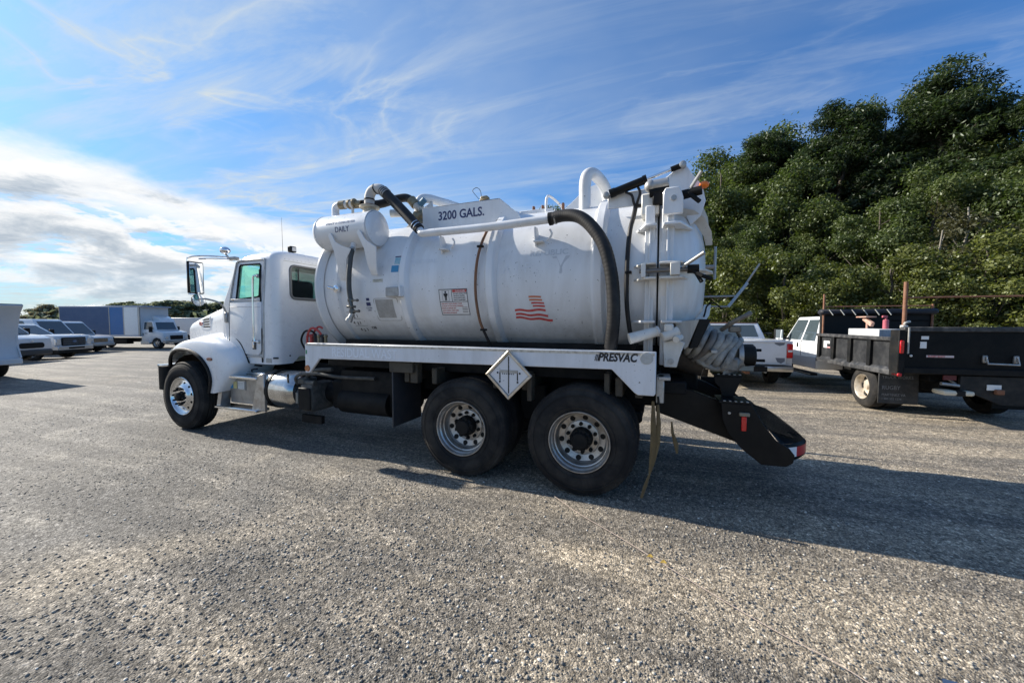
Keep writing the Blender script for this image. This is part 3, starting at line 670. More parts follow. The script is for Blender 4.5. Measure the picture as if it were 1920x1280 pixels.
m.build('drain_valve', mat('dark_valve_metal', (.10, .095, .085), .4, .6, dirt=(.3, .28, .25), dirt_amt=.6, dscale=30), sp)
m = MB(); m.cyl((-2.955, .21, 1.80), (-2.99, .19, 1.72), .030, .034, seg=12); m.cyl((-2.985, .192, 1.735), (-3.0, .185, 1.70), .042, seg=12); m.build('drain_nozzle', STEEL, sp)
# plumbing on top of the drum
m = MB(); m.cyl((-3.42, .42, 3.09), (-3.42, .42, 3.16), .050, seg=18); m.build('pipe_stub', TANKW, sp)
tubep([(-3.42, .42, 3.15), (-3.42, .42, 3.22), (-3.395, .42, 3.255), (-3.34, .42, 3.265)], .048, 'pipe_elbow', TANKW, sp, 18, 5)
m = MB(); m.cyl((-3.34, .42, 3.262), (-3.26, .43, 3.262), .056, seg=16); m.cyl((-3.20, .44, 3.262), (-3.17, .44, 3.262), .062, seg=16); m.cyl((-3.12, .44, 3.25), (-3.0, .46, 3.25), .052, seg=14); m.cyl((-3.10, .42, 3.26), (-3.08, .42, 3.26), .062, seg=14)
m.build('coupling', BRASS, sp)
m = MB(); m.cyl((-3.27, .43, 3.262), (-3.12, .44, 3.258), .046, seg=16); m.cyl((-3.13, .43, 3.10), (-3.13, .43, 3.25), .018, seg=10); m.build('pipe_run', DIRTYW, sp)
m = MB(); m.lathe([(3.10, .0), (3.10, .085), (3.16, .082), (3.165, .125), (3.185, .128), (3.19, .122), (3.20, .07), (3.215, .0)], (-2.84, .42, 0), 'z', 32)
m.build('filter_cap', mat('tan_filter_cap', (.48, .43, .33), .5, dirt=(.14, .11, .08), dirt_amt=.6, dscale=18), sp)
m = MB(); m.lathe([(3.185, 0), (3.185, .070), (3.20, .072), (3.215, .07), (3.215, 0)], (-2.84, .42, 0), 'z', 24); m.build('cap_gasket', RUST, sp)
tubep([(-2.84, .42, 3.20), (-2.84, .42, 3.27), (-2.83, .42, 3.33), (-2.79, .42, 3.385), (-2.72, .42, 3.40), (-2.65, .42, 3.385), (-2.60, .42, 3.345)], .062, 'pipe_elbow', mat('grey_elbow', (.46, .45, .43), .7, dirt=(.66, .66, .64), dirt_amt=.8, dscale=9), sp, 20, 5)
m = MB(); m.lathe([(3.27, .060), (3.27, .068), (3.285, .068), (3.285, .060)], (-2.84, .42, 0), 'z', 24); m.cyl((-2.735, .42, 3.395), (-2.72, .42, 3.40), .068, seg=20); m.build('joint_band', GASKET, sp)
m = MB()
for q in (0, .022, .044): m.cyl((-2.615 + q, .42, 3.36 - q * .9), (-2.605 + q, .42, 3.351 - q * .9), .070, seg=20)
m.build('hose_clamp', STEEL, sp)
tubep([(-2.63, .42, 3.37), (-2.55, .42, 3.30), (-2.32, .40, 3.09), (-2.10, .37, 2.88), (-2.03, .36, 2.81)], .064, 'vacuum_hose', HOSE, pp, 20, 5)
m = MB()
for q in (0, .03): m.cyl((-2.10 + q, .365, 2.875 - q * .95), (-2.092 + q, .365, 2.868 - q * .95), .0665, seg=20)
m.build('hose_clamp', CHROME, pp)
# a second hose and valve cluster behind the drum
tubep([(-3.0, .46, 3.25), (-2.85, .62, 3.28), (-2.66, .74, 3.36), (-2.52, .78, 3.37), (-2.42, .78, 3.30)], .055, 'vacuum_hose', HOSE, pp, 16, 5)
m = MB(); m.cyl((-2.45, .78, 3.34), (-2.38, .78, 3.26), .064, seg=16); m.cyl((-2.32, .8, 3.18), (-2.30, .8, 2.98), .045, seg=14); m.cyl((-2.40, .78, 3.13), (-2.22, .8, 3.10), .05, seg=12); m.ball((-2.36, .78, 3.10), .07, 12); m.box(-2.42, -2.20, .74, .84, 3.0, 3.03, .01)
m.build('valve_cluster', BRASS, T)
m = MB(); m.cyl((-2.38, .78, 3.26), (-2.29, .78, 3.20), .05, seg=16); m.build('valve_elbow', DIRTYW, T); m = MB(); m.cyl((-2.31, .8, 3.0), (-2.31, .8, 2.95), .06, seg=14); m.build('valve_foot', DIRTYW, T); m = MB(); m.cyl((-2.70, .66, 3.15), (-2.52, .74, 3.16), .05, seg=16); m.build('valve_body', DIRTYW, T)
m = MB(); m.cyl((-2.30, .76, 3.25), (-2.22, .76, 3.31), .04, seg=12); m.build('blue_cap', mat('blue_cap', (.09, .20, .27), .5), T)
# capacity plate on top
tp = MB(); tp.prism([(-2.19, 2.88), (-2.19, 3.165), (-1.12, 3.165), (-.87, 2.97), (-.80, 2.86)], 'y', .66, .675, .003); tp.box(-2.19, -1.10, .66, 1.0, 3.155, 3.165, .002)
plate = tp.build('capacity_plate', TANKW, T)
text('3200 GALS.', .150, NAVY, plate, flat(-1.955, .659, 2.985), bold=.003, sx=.90, shear=-.0)
m = MB(); m.box(-1.40, -1.30, .72, .80, 3.17, 3.21, .01); m.box(-1.38, -1.28, .70, .78, 3.19, 3.235, .012); m.build('top_vent', BRASS, T)
tubep([(-1.40, .74, 3.20), (-1.47, .74, 3.28), (-1.50, .74, 3.33), (-1.45, .75, 3.36), (-1.40, .75, 3.32), (-1.385, .75, 3.25)], .0035, 'wire_loop', GASKET, T, 6)
# hoop pipes, walkway rail and triangular plates on top
tubep([(-2.40, .88, 2.98), (-2.40, .88, 3.20), (-2.40, .88, 3.30), (-2.37, .90, 3.375), (-2.31, .99, 3.40), (-2.24, 1.15, 3.40), (-2.16, 1.36, 3.40), (-2.10, 1.50, 3.36), (-2.09, 1.55, 3.05)], .060, 'hoop_pipe', TANKW, T, 20, 6)
tubep([(-.12, .86, 2.95), (-.12, .86, 3.12), (-.12, .86, 3.26), (-.10, .87, 3.36), (-.05, .95, 3.405), (.0, 1.12, 3.40), (.04, 1.30, 3.36), (.06, 1.40, 3.28), (.07, 1.42, 3.0)], .067, 'hoop_pipe', TANKW, T, 20, 6)
m = MB(); m.prism([(-.66, 3.04), (-.20, 3.42), (-.02, 3.46), (.02, 3.04)], 'y', 1.42, 1.435, .003); m.build('triangular_fin', TANKW, T)
m = MB(); m.prism([(-2.72, 3.02), (-2.44, 3.26), (-2.25, 3.36), (-2.2, 3.0)], 'y', .98, .995, .003); m.build('triangular_fin', TANKW, T)
tubep([(-.62, 1.0, 3.05), (-.62, 1.0, 3.18), (-.60, 1.02, 3.24), (-.56, 1.12, 3.23), (-.52, 1.30, 3.20), (-.50, 1.36, 3.16), (-.56, 1.34, 3.13), (-.64, 1.28, 3.13), (-1.05, 1.20, 3.13)], .016, 'walkway_rail', TANKW, T, 10, 5)
m = MB(); m.box(-.98, -.55, 1.04, 1.055, 3.055, 3.10, .004); m.build('walkway_edge', TANKW, T)
m = MB()
for x in (-.82, -.70, -.44): m.box(x, x + .03, 1.05, 1.09, 3.07, 3.15, .006)
m.build('walkway_bolt', RUST, T)
# tank fittings and decals on the near flank
def tsurf(x, z, off=0.0): return Vector((x, YC - math.sqrt(RT ** 2 - (z - ZC) ** 2) - off, z))
def tanktext(x0, z0):
    def f(u, v, d):
        a = math.asin((z0 - ZC) / RT) + v / RT; r_ = RT + .0012 + d
        return Vector((x0 + u, YC - r_ * math.cos(a), ZC + r_ * math.sin(a)))
    return f
def patch(x0, x1, z0, z1, nm, mt, off=.002, n=6, lab=None, skew=0):
    """thin decal following the curved shell"""
    rows = []
    for i in range(n + 1):
        z = z0 + (z1 - z0) * i / n
        a = math.asin((z - ZC) / RT); r_ = RT + off
        rows.append([(x + skew * (z - z0), YC - r_ * math.cos(a), ZC + r_ * math.sin(a)) for x in np.linspace(x0, x1, 4)])
    m = MB(); m.grid(rows); o = m.build(nm, mt, tank)
    if lab: o['label'] = lab
    return o
patch(-2.71, -2.43, 1.745, 1.975, 'scraped_patch', GREYP)
m = MB(); fr = rrect(-2.735, -2.36, 1.71, 1.99, .03, 3)
m.tube([tuple(tsurf(a, b, .002)) for a, b in fr + [fr[0]]], .003, 6); m.build('patch_outline', GREYP, tank)
m = MB(); m.box(-2.43, -2.215, .20, .29, 1.995, 2.115, .012); m.build('marker_light_box', mat('grey_box', (.33, .32, .30), .5, dirt=(.55, .55, .53), dirt_amt=.6, dscale=14), tank)
m = MB(); m.box(-2.24, -2.205, .20, .30, 2.0, 2.125, .006); m.build('light_box_cover', TANKW, tank)
m = MB(); m.lathe([(0, .052), (-.03, .048), (-.04, .03), (-.05, .0)], (-3.30, .30, 2.13), 'y', 20); m.cyl((-3.31, .25, 2.13), (-3.36, .20, 2.15), .022, seg=12); m.build('sight_plug', CHROME, tank)
patch(-2.405, -2.315, 2.41, 2.495, 'blue_sticker', mat('faded_blue_sticker', (.20, .45, .55), .5, dirt=(.6, .65, .66), dirt_amt=.8, dscale=30)); patch(-2.44, -2.33, 2.31, 2.395, 'blue_sticker', BLUEP)
m = patch(-2.41, -2.32, 2.500, 2.515, 'sticker_stripe', NAVY)
patch(-2.72, -2.56, 2.195, 2.235, 'tan_sticker', mat('tan_sticker', (.52, .50, .42), .5)); text('VACUUM ONLY', .020, BLKL, tank, tanktext(-2.71, 2.217), sx=.9, ext=.001); text('PRESSURE', .016, BLKL, tank, tanktext(-2.695, 2.200), ext=.001)
# small figure sticker beside the valves
for (x0, x1, z0, z1) in ((-2.85, -2.80, 1.965, 2.0), (-2.86, -2.79, 1.90, 1.945)): patch(x0, x1, z0, z1, 'figure_sticker', NAVY, n=2)
text('CLEAN', .030, NAVY, tank, tanktext(-2.875, 1.865), ext=.001); text('OUT', .030, NAVY, tank, tanktext(-2.86, 1.835), ext=.001)
# hazard number grid low on the front
for (bd, x, z) in (('4', -3.215, 1.755), ('2', -3.145, 1.745), ('1', -3.09, 1.755), ('4', -3.19, 1.665), ('2', -3.13, 1.655), ('1', -3.085, 1.665), ('4', -3.13, 1.575), ('2', -3.08, 1.565), ('1', -3.02, 1.575), ('OB', -2.92, 1.60)):
    text(bd, .060, BLKL, tank, tanktext(x, z), ext=.001, bold=.001)
for z, x in ((1.82, -3.24), (1.735, -3.24), (1.64, -3.18)): patch(x, x + .21, z, z + .004, 'number_grid_line', BLKL, n=1)
# warning decal
W0, W1, Z0, Z1 = -1.745, -1.365, 1.775, 2.075
patch(W0, W1, Z0, Z1, 'warning_sticker', mat('warning_white', (.70, .68, .66), .5), .0015, 8)
for (x0, x1, z0, z1) in ((W0, W1, Z1 - .007, Z1), (W0, W1, Z0, Z0 + .007), (W0, W0 + .007, Z0, Z1), (W1 - .007, W1, Z0, Z1), (W0, W1, 1.925, 1.931), (-1.575, -1.569, 1.93, Z1)):
    patch(x0, x1, z0, z1, 'sticker_border', BLKL, .003, 4)
patch(-1.562, -1.375, 2.035, 2.066, 'danger_bar', REDP, .003, 2)
text('DANGER', .030, PAPER, tank, lambda u, v, d: tanktext(-1.522, 2.040)(u, v, d + .003), ext=.001, sx=1.05)
m = MB(); m.ball(tuple(tsurf(-1.655, 2.040, .004)), .012, 10, (1, .3, 1)); m.build('pictogram_head', BLKL, tank)
patch(-1.672, -1.638, 1.985, 2.026, 'pictogram_body', BLKL, .004, 2); patch(-1.682, -1.628, 2.0, 2.026, 'pictogram_arms', BLKL, .0038, 2); patch(-1.668, -1.657, 1.945, 1.986, 'pictogram_leg', BLKL, .004, 2); patch(-1.653, -1.642, 1.945, 1.986, 'pictogram_leg', BLKL, .004, 2)
for (x0, x1, z0, z1) in ((-1.70, -1.61, 2.058, 2.060), (-1.70, -1.61, 1.938, 1.940), (-1.70, -1.697, 1.94, 2.06), (-1.613, -1.61, 1.94, 2.06)): patch(x0, x1, z0, z1, 'pictogram_border', BLKL, .004, 2)
for k, tx in enumerate(('DO NOT ENTER TANK', 'WITHOUT PROPER', 'VENTILATION AND', 'SAFETY EQUIPMENT')):
    text(tx, .0185, BLKL, tank, tanktext(-1.553, 2.014 - k * .024), sx=.95, ext=.0025)
for k, tx in enumerate(('KEEP BODY AND HANDS CLEAR', 'OF REAR DOOR WHEN OPENING', 'RELEASE ALL PRESSURE FIRST', 'CHOCK WHEELS  STAND CLEAR', 'READ MANUAL BEFORE USE')):
    text(tx, .019, REDP, tank, tanktext(-1.728, 1.900 - k * .026), sx=1.0 if k < 2 else .78, ext=.0025)
for k in range(4): patch(-1.455, -1.385, 1.805 + k * .018, 1.810 + k * .018, 'sticker_line', BLKL, .003, 1)
# tattered flag decal: waving red stripes
def wave(x0, x1, z, th, amp, mt, ph=0, dz=0.0):
    rows = []
    for zz in (0, th):
        row = []
        for x in np.linspace(x0, x1, 24):
            z_ = z + zz + amp * math.sin((x - x0) * 2 * PI / .22 + ph) + dz * (x - x0)
            a = math.asin((z_ - ZC) / RT); r_ = RT + .0018; row.append((x, YC - r_ * math.cos(a), ZC + r_ * math.sin(a)))
        rows.append(row)
    m = MB(); m.grid(rows); return m.build('flag_stripe', mt, tank)
for k, (a, b) in enumerate(((-.625, -.485), (-.62, -.475), (-.60, -.455), (-.585, -.45))):
    wave(a, b, 1.952 - k * .033, .019, .002, (ORGP, ORGP, REDP, REDP)[k], dz=-.02)
wave(-.80, -.445, 1.806, .024, .006, REDP); wave(-.795, -.425, 1.765, .024, .006, REDP, dz=-.05); wave(-.80, -.38, 1.728, .024, .006, REDP, dz=-.07)
# ghost lettering left by removed vinyl
text('REPUBLIC', .085, GHOST, tank, tanktext(-.615, 2.395), sx=1.15, ext=.0008, bold=.002)
gv = MB(); gv.bm.free()
text('V', .25, mat('ghost_v', (.50, .51, .53), .5, dirt=(.68, .69, .70), dirt_amt=.35, dscale=40), tank, tanktext(-.35, 2.20), sx=1.1, ext=.0008, bold=.008)
text('RESIDUAL', .070, mat('faint_ghost', (.62, .64, .68), .4, dirt=(.74, .75, .76), dirt_amt=.9, dscale=30), tank, tanktext(-2.16, 2.40), sx=1.2, ext=.0006)
text('A 1 F', .16, mat('patchy_ghost', (.62, .63, .65), .5, dirt=(.74, .75, .76), dirt_amt=1.0, dscale=26), tank, tanktext(-.92, 2.22), sx=.9, ext=.0006)
# rag of adhesive specks
random.seed(5); m = MB()
for _ in range(70):
    x = random.gauss(-.72, .17); z = random.gauss(2.22, .10)
    if not (-.98 < x < .0): continue
    s_ = random.uniform(.002, .007); p = tsurf(x, min(z, 2.6), .0008); q = tsurf(x + s_, min(z, 2.6) + s_ * random.uniform(.3, 2.2), .0008)
    m._add([tuple(p), (q.x, p.y, p.z), tuple(q), (p.x, q.y, q.z)], [(0, 1, 2, 3)])
o = m.build('adhesive_specks', mat('adhesive_grey', (.20, .20, .20), .6), tank); o['kind'] = 'stuff'

# pressure relief / white pipes and lugs by the seam at the bottom
m = MB(); m.cyl((.44, .14, 1.53), (.68, .22, 1.60), .052, .046, seg=20); m.build('lug_pipe', DIRTYW, door); m = MB(); m.cyl((.67, .21, 1.597), (.69, .22, 1.604), .05, seg=20); m.build('lug_collar', TANKW, door)
m = MB(); m.cyl((.73, .16, 1.55), (.86, .20, 1.60), .042, .050, seg=18); m.box(.74, .82, .15, .22, 1.60, 1.67, .01); m.cyl((.84, .13, 1.53), (.88, .20, 1.55), .03, seg=14); m.build('lug_pipe', DIRTYW, door)

# ---- rear underride bumper with steps
rb = sub_empty('rear_bumper', (1.3, 1.22, .75), T)
m = MB(); m.prism([(.68, 1.09), (.80, 1.09), (1.28, .92), (1.50, .80), (1.66, .58), (1.55, .50), (.74, .76), (.68, .78)], 'y', .52, .62, .006); m.build('bumper_arm', BLKP, rb)
m = MB(); m.prism([(.68, 1.09), (.80, 1.09), (1.28, .92), (1.50, .80), (1.66, .58), (1.55, .50), (.74, .76), (.68, .78)], 'y', 1.82, 1.92, .006); m.build('bumper_arm', BLKP, rb)
m = MB(); m.prism([(1.235, .955), (1.475, .955), (1.56, .80), (1.66, .66), (1.76, .60), (1.80, .545), (1.79, .475), (1.74, .435), (1.56, .43), (1.40, .56), (1.30, .68), (1.25, .80)], 'y', .30, .315, .003); m.build('side_plate', BLKP, rb)
m = MB(); m.prism([(1.235, .955), (1.475, .955), (1.56, .80), (1.66, .66), (1.76, .60), (1.80, .545), (1.79, .475), (1.74, .435), (1.56, .43), (1.40, .56), (1.30, .68), (1.25, .80)], 'y', 2.125, 2.14, .003); m.build('side_plate', BLKP, rb)
def bpath(o):   # plan outline of the rounded bumper at outset o
    p = [(1.72, .311), (1.86 + o, .42), (1.955 + o, .58), (1.985 + o, .80), (1.985 + o, 1.64), (1.955 + o, 1.86), (1.86 + o, 2.02), (1.72, 2.13)]
    return catmull([Vector((a, b, 0)) for a, b in p], 5)
outer = bpath(0)
m = MB(); n = len(outer)
rows = []
for p in outer: rows.append([(p.x - .02, p.y, .625), (p.x + .004, p.y, .60), (p.x + .004, p.y, .50), (p.x - .02, p.y, .475)])
m.grid(rows, .012); m.build('bumper_face', BLKP, rb)
m = MB(); rows = []
for p in outer: rows.append([(1.47, p.y, .93), (1.56, p.y, .79), (1.62, p.y, .725), (p.x - .022, p.y, .625)])
m.grid(rows, .006); m.build('tread_deck', BLKP, rb)
m = MB()
for k in range(26):
    y = .40 + k * .066
    m.box(1.63, 1.93 if .6 < y < 1.85 else 1.82, y, y + .014, 0, .008, 0)
for v in m.bm.verts:
    t = (v.co.x - 1.62) / (1.963 - 1.62); v.co.z += .725 - t * .10 + .002
m.build('tread_rib', BLKP, rb)
m = MB(); m.box(1.50, 1.54, .33, 2.11, .70, .86, .006); m.cyl((1.60, .33, .52), (1.60, 2.11, .52), .05, seg=12); m.build('cross_tube', BLKP, rb)
def tape(i0, i1, nm, mt):
    m = MB(); m.grid([[(p.x + .0065, p.y, .598), (p.x + .0065, p.y, .512)] for p in outer[i0:i1 + 1]]); o = m.build(nm, mt, rb); return o
tape(1, 4, 'white_tape', WHT); tape(4, 13, 'red_tape', REDT)
for a in (16, 22): tape(a, a + 2, 'red_tape', REDT); 
# steps up to the deck
m = MB(); m.box(1.215, 1.475, .30, .62, .955, .975, .004); m.build('step_plate', BLKP, rb)
m = MB()
for k in range(5): m.box(1.25 + k * .045, 1.27 + k * .045, .295, .325, .974, .980, .001)
m.build('step_teeth', STEEL, rb)
m = MB(); m.prism([(1.20, 1.165), (1.44, 1.165), (1.43, 1.13), (1.37, .975), (1.27, .975), (1.26, 1.05), (1.21, 1.10)], 'y', .55, .57, .004); m.box(1.20, 1.44, .55, .86, 1.165, 1.185, .004); m.build('upper_step', BLKP, rb)
m = MB()
for k in range(5): m.box(1.23 + k * .045, 1.25 + k * .045, .545, .60, 1.184, 1.190, .001)
m.build('step_teeth', STEEL, rb)
m = MB(); m.box(1.395, 1.435, .282, .30, .72, .85, .004); m.build('red_marker_lamp', REDL, rb)
m = MB(); m.box(1.375, 1.455, .265, .30, .855, .885, .004); m.build('lamp_bracket', mat('tan_bracket', (.22, .19, .14), .5), rb)
m = MB(); m.cyl((1.30, .30, .87), (1.30, .292, .87), .012, seg=10); m.build('plate_bolt', STEEL, rb)
# box and channels behind the last axle
m = MB(); m.box(.72, .95, .35, 2.09, 1.0, 1.12, .01); m.box(.70, 1.1, .95, 1.5, .95, 1.25, .02); m.build('rear_crossmember', BLACK, T)
# hanging yellow straps behind the wheels
tubep([(.70, .06, 1.02), (.71, .05, .90), (.705, .045, .80)], .010, 'strap_hook', GASKET, T, 8, 3)
def strap(pts, w_, nm):
    rows = [[(x - w_ * k, y, z), (x, y - .006, z), (x + w_ * k, y, z)] for (x, y, z, k) in pts]
    m = MB(); m.grid(rows, .004); return m.build(nm, YSTRAP, T)
strap([(.66, .03, .98, .5), (.665, .025, .80, 1.0), (.67, .02, .62, 1.2), (.655, .015, .45, .8), (.64, .01, .33, .35)], .022, 'hanging_strap')
strap([(.70, .04, .95, .5), (.71, .035, .78, 1.0), (.705, .03, .60, 1.0), (.67, .02, .42, .7), (.645, .012, .33, .4), (.61, .0, .22, .8), (.575, -.01, .10, .6)], .020, 'hanging_strap')
strap([(.82, .16, .78, .3), (.83, .15, .68, .6), (.86, .14, .58, 1.0), (.87, .13, .50, .4)], .022, 'hanging_strap')

# ---- rear discharge hopper, coiled grey hoses, valve and folded grab bars
hp_ = sub_empty('discharge_hopper', (1.25, .9, 1.5), T)
m = MB(); m.prism([(.93, 1.70), (1.14, 1.72), (1.05, 1.47), (1.02, 1.44)], 'y', .30, .70, .006); m.build('hopper_plate', mat('grimy_hopper', (.42, .40, .36), .5, dirt=(.16, .13, .10), dirt_amt=.8, dscale=9, streak=True), hp_)
m = MB(); m.prism([(1.14, 1.725), (1.24, 1.72), (1.13, 1.46), (1.06, 1.45)], 'y', .32, .72, .006); m.build('hopper_side', GASKET, hp_)
m = MB(); m.cyl((.95, .85, 1.35), (1.25, .80, 1.28), .15, seg=22); m.build('outlet_pipe', mat('dark_grime', (.06, .05, .042), .6, dirt=(.16, .13, .10), dirt_amt=.6, dscale=12), hp_)
random.seed(11)
for k in range(7):
    c = Vector((1.13 + k * .050, .62 + k * .006, 1.52 - k * .026)); n_ = Vector((.82, -.02, -.52)).normalized(); a = n_.orthogonal().normalized(); b = n_.cross(a)
    pts = []
    for i in range(29):
        t = 2 * PI * i / 28; rr = (.148 + .020 * math.sin(3 * t + k)) * (1 if k % 2 else 1.10); pts.append(c + a * math.cos(t) * rr + b * math.sin(t) * rr * 1.05 + n_ * (.012 * math.sin(2 * t + k * 1.3)))
    m = MB(); m.tube(pts, .030 + .005 * (k % 2), 10); m.build('coiled_hose', GREYH if k not in (2,) else mat('darker_worn_hose', (.14, .13, .12), .6, dirt=(.3, .29, .27), dirt_amt=.6, dscale=9), hp_)
tubep([(1.10, .60, 1.40), (1.20, .56, 1.30), (1.32, .54, 1.25), (1.42, .56, 1.30)], .030, 'coiled_hose', GREYH, hp_, 10, 5)
m = MB(); m.cyl((1.20, .9, 1.42), (1.50, .9, 1.38), .12, seg=20); m.build('outlet_barrel', DIRTYW, hp_); m = MB(); m.cyl((1.38, .62, 1.20), (1.54, .64, 1.32), .055, seg=14); m.box(1.30, 1.52, .56, .74, 1.22, 1.36, .02); m.build('valve_body', mat('corroded_aluminium', (.26, .25, .23), .5, .5, dirt=(.08, .075, .07), dirt_amt=.9, dscale=16), hp_)
m = MB(); m.cyl((1.52, .72, 1.37), (1.56, .72, 1.37), .125, seg=24); m.build('flange', STEEL, hp_)
m = MB(); m.lathe([(1.555, 0), (1.555, .10), (1.57, .105), (1.66, .10), (1.67, .09), (1.67, 0)], (0, .72, 1.37), 'x', 24); m.build('outlet_cap', GASKET, hp_)
for (y_, z_) in ((.66, 1.33), (.66, 1.27), (.80, 1.42)): m = MB(); m.cyl((1.66, y_, z_), (1.74, y_, z_), .014, seg=8); m.build('cap_lug', BLACK, hp_)
m = MB(); m.tube([(1.56, .72, 1.50), (1.50, .66, 1.62), (1.44, .60, 1.66)], .018, 8, smooth=3); m.tube([(1.36, .60, 1.62), (1.45, .52, 1.70), (1.55, .50, 1.76), (1.58, .52, 1.78)], .022, 8, smooth=3); m.box(1.42, 1.52, .54, .62, 1.60, 1.66, .01); m.build('valve_lever', mat('old_lever', (.22, .20, .17), .5, .4, dirt=(.07, .06, .05), dirt_amt=.8, dscale=20), hp_)
tubep([(1.18, .70, 1.62), (1.22, .66, 1.78), (1.24, .66, 1.86), (1.30, .62, 1.88), (1.36, .58, 1.82)], .008, 'control_cable', GASKET, hp_, 6, 4)
hp_.location.x -= .10; hp_.location.z -= .01
# thin folded arms behind the door
m = MB(); m.tube([(1.08, 1.35, 1.98), (1.45, 1.35, 1.98), (1.52, 1.35, 1.985), (1.72, 1.35, 2.33)], .010, 8); m.build('folding_bar', STEEL, T)
m = MB(); m.tube([(1.10, 1.30, 1.87), (1.42, 1.30, 1.86)], .009, 8); m.build('folding_bar', STEEL, T)
m = MB(); m.tube([(1.42, 1.30, 1.86), (1.60, 1.30, 2.12)], .016, 10); m.build('folding_bar', mat('pale_blue_tube', (.35, .44, .52), .4), T)
m = MB(); m.tube([(1.15, 1.2, 2.30), (1.26, 1.2, 2.30)], .022, 8); m.tube([(1.265, 1.2, 2.16), (1.265, 1.2, 2.52)], .014, 8); m.build('grab_bar', STEEL, T)
m = MB(); m.box(1.15, 1.20, .35, .50, 1.40, 1.43, .003); m.build('mount_bracket', STEEL, T)

# ---- cab
def cabring(z, xf, xr, y0, y1, rf, rr_):
    pts = []
    for (cx, cy, a, r_) in ((xr - rr_, y1 - rr_, 0, rr_), (xf + rf, y1 - rf, 90, rf), (xf + rf, y0 + rf, 180, rf), (xr - rr_, y0 + rr_, 270, rr_)):
        for i in range(8): t = R(a + 90 * i / 7); pts.append(Vector((cx + r_ * math.cos(t), cy + r_ * math.sin(t), z)))
    return pts
CX = -4.42
def cabshape(ins=0.0, name='cab_shell', parent=None, m_=WHITE, z0=1.075):
    rings = []
    for (z, xf, xr, dy, rf, rr_) in ((z0, -5.50, CX, 0, .07, .12), (1.5, -5.57, CX, 0, .07, .12), (1.93, -5.60, CX, 0, .07, .12), (2.0, -5.585, CX, .002, .07, .12), (2.45, -5.38, CX, .022, .09, .13),
                                     (2.58, -5.31, CX, .03, .12, .13), (2.655, -5.22, CX - .005, .045, .16, .14), (2.70, -5.12, CX - .02, .085, .18, .15), (2.732, -4.95, CX - .05, .16, .2, .16), (2.748, -4.85, CX - .12, .32, .12, .12)):
        i_ = ins
        rings.append(cabring(z - (ins if z > 2.6 else 0) + (ins if z < 1.1 else 0), xf + i_, xr - i_, .245 + dy + i_, 2.195 - dy - i_, max(rf - i_ * .5, .02), max(rr_ - i_ * .5, .02)))
    m = MB(); m.loft(rings); return m.build(name, m_, parent)
cab = cabshape(parent=None)
cut_in = cabshape(.035, 'cut')
cuts = [cut_in]
m = MB(); m.prism([(-5.235, 2.03), (-5.17, 2.515), (-5.15, 2.54), (-4.735, 2.535), (-4.715, 2.51), (-4.735, 2.06)], 'y', -.2, 2.7); cuts.append(m.build('cut', None, None, None))
m = MB(); m.prism(rrect(.50, 1.94, 2.045, 2.53, .07, 4), 'x', -4.60, -4.2); cuts.append(m.build('cut', None, None, None))
m = MB(); m.prism(rrect(.325, 2.115, 2.02, 2.58, .05, 3), 'x', -5.75, -5.20); cuts.append(m.build('cut', None, None, None))
# the sloping underside at the back corner
m = MB(); m.prism([(.35 - .4, .9), (2.6, .9), (2.6, 1.17), (.62, 1.17), (.50, 1.07), (-.05, 1.07)], 'x', -4.62, -4.2); cuts.append(m.build('cut', None, None, None))
boolean_cut(cab, cuts)
loc0 = Vector(cab.location); cab.parent = T; cab.location = loc0 - T.location
cabc = np.array([loc0.x, loc0.y, loc0.z]); ORG[cab.name] = cabc
m = MB(); m.box(-5.2, -4.62, .45, 1.05, 1.6, 1.95, .05, 2); m.box(-4.66, -4.55, .50, 1.03, 1.9, 2.34, .05, 2)
m.box(-5.2, -4.62, 1.45, 2.0, 1.6, 1.95, .05, 2); m.box(-4.66, -4.55, 1.47, 1.98, 1.9, 2.34, .05, 2); m.build('seat', SEAT, cab)
m = MB(); m.box(-5.53, -5.28, .30, 2.14, 1.4, 1.93, .05, 2); m.build('dashboard', DARKIN, cab)
m = MB(); m.lathe([(-.012, .19), (0, .20), (.012, .19), (0, .18), (-.012, .19)], (0, 0, 0), 'z', 28)
for v in m.bm.verts: v.co = Matrix.Rotation(R(-50), 3, 'Y') @ v.co; v.co += Vector((-5.13, .62, 2.02))
m.build('steering_wheel', DARKIN, cab)
# door with its rim, pane, handle and grab rail
dr = sub_empty('cab_door', (-5.05, .24, 1.85), T)
dpts = [(-5.42, 1.27), (-5.39, 1.215), (-5.33, 1.19), (-4.76, 1.185), (-4.70, 1.21), (-4.675, 1.28), (-4.625, 2.50), (-4.65, 2.575), (-4.72, 2.60), (-5.16, 2.60), (-5.215, 2.58), (-5.255, 2.52), (-5.38, 1.97)]
def ysurf(z): return .242 + (0 if z < 2 else (z - 2) * .05 if z < 2.45 else .022 + (z - 2.45) * .07)
def door_loop(sc_): 
    cx, cz = -5.03, 1.9
    return [(cx + (x - cx) * sc_, cz + (z - cz) * (1 - (1 - sc_) * .6)) for x, z in dpts]
cp = [Vector((x, ysurf(z) - .006, z)) for x, z in dpts]; cp = cp + [cp[0]]
m = MB(); m.tube(cp, .0125, 8, smooth=3); m.build('door_rim', mat('door_rim_trim', (.50, .50, .49), .35, .3, dirt=(.25, .22, .18), dirt_amt=.6, dscale=12), dr)
m = MB(); m.prism([(-5.395, 1.28), (-5.36, 1.22), (-4.76, 1.205), (-4.70, 1.27), (-4.678, 1.985), (-5.365, 1.985)], 'y', .222, .246, .008, 2); m.build('door_skin', WHITE, dr)
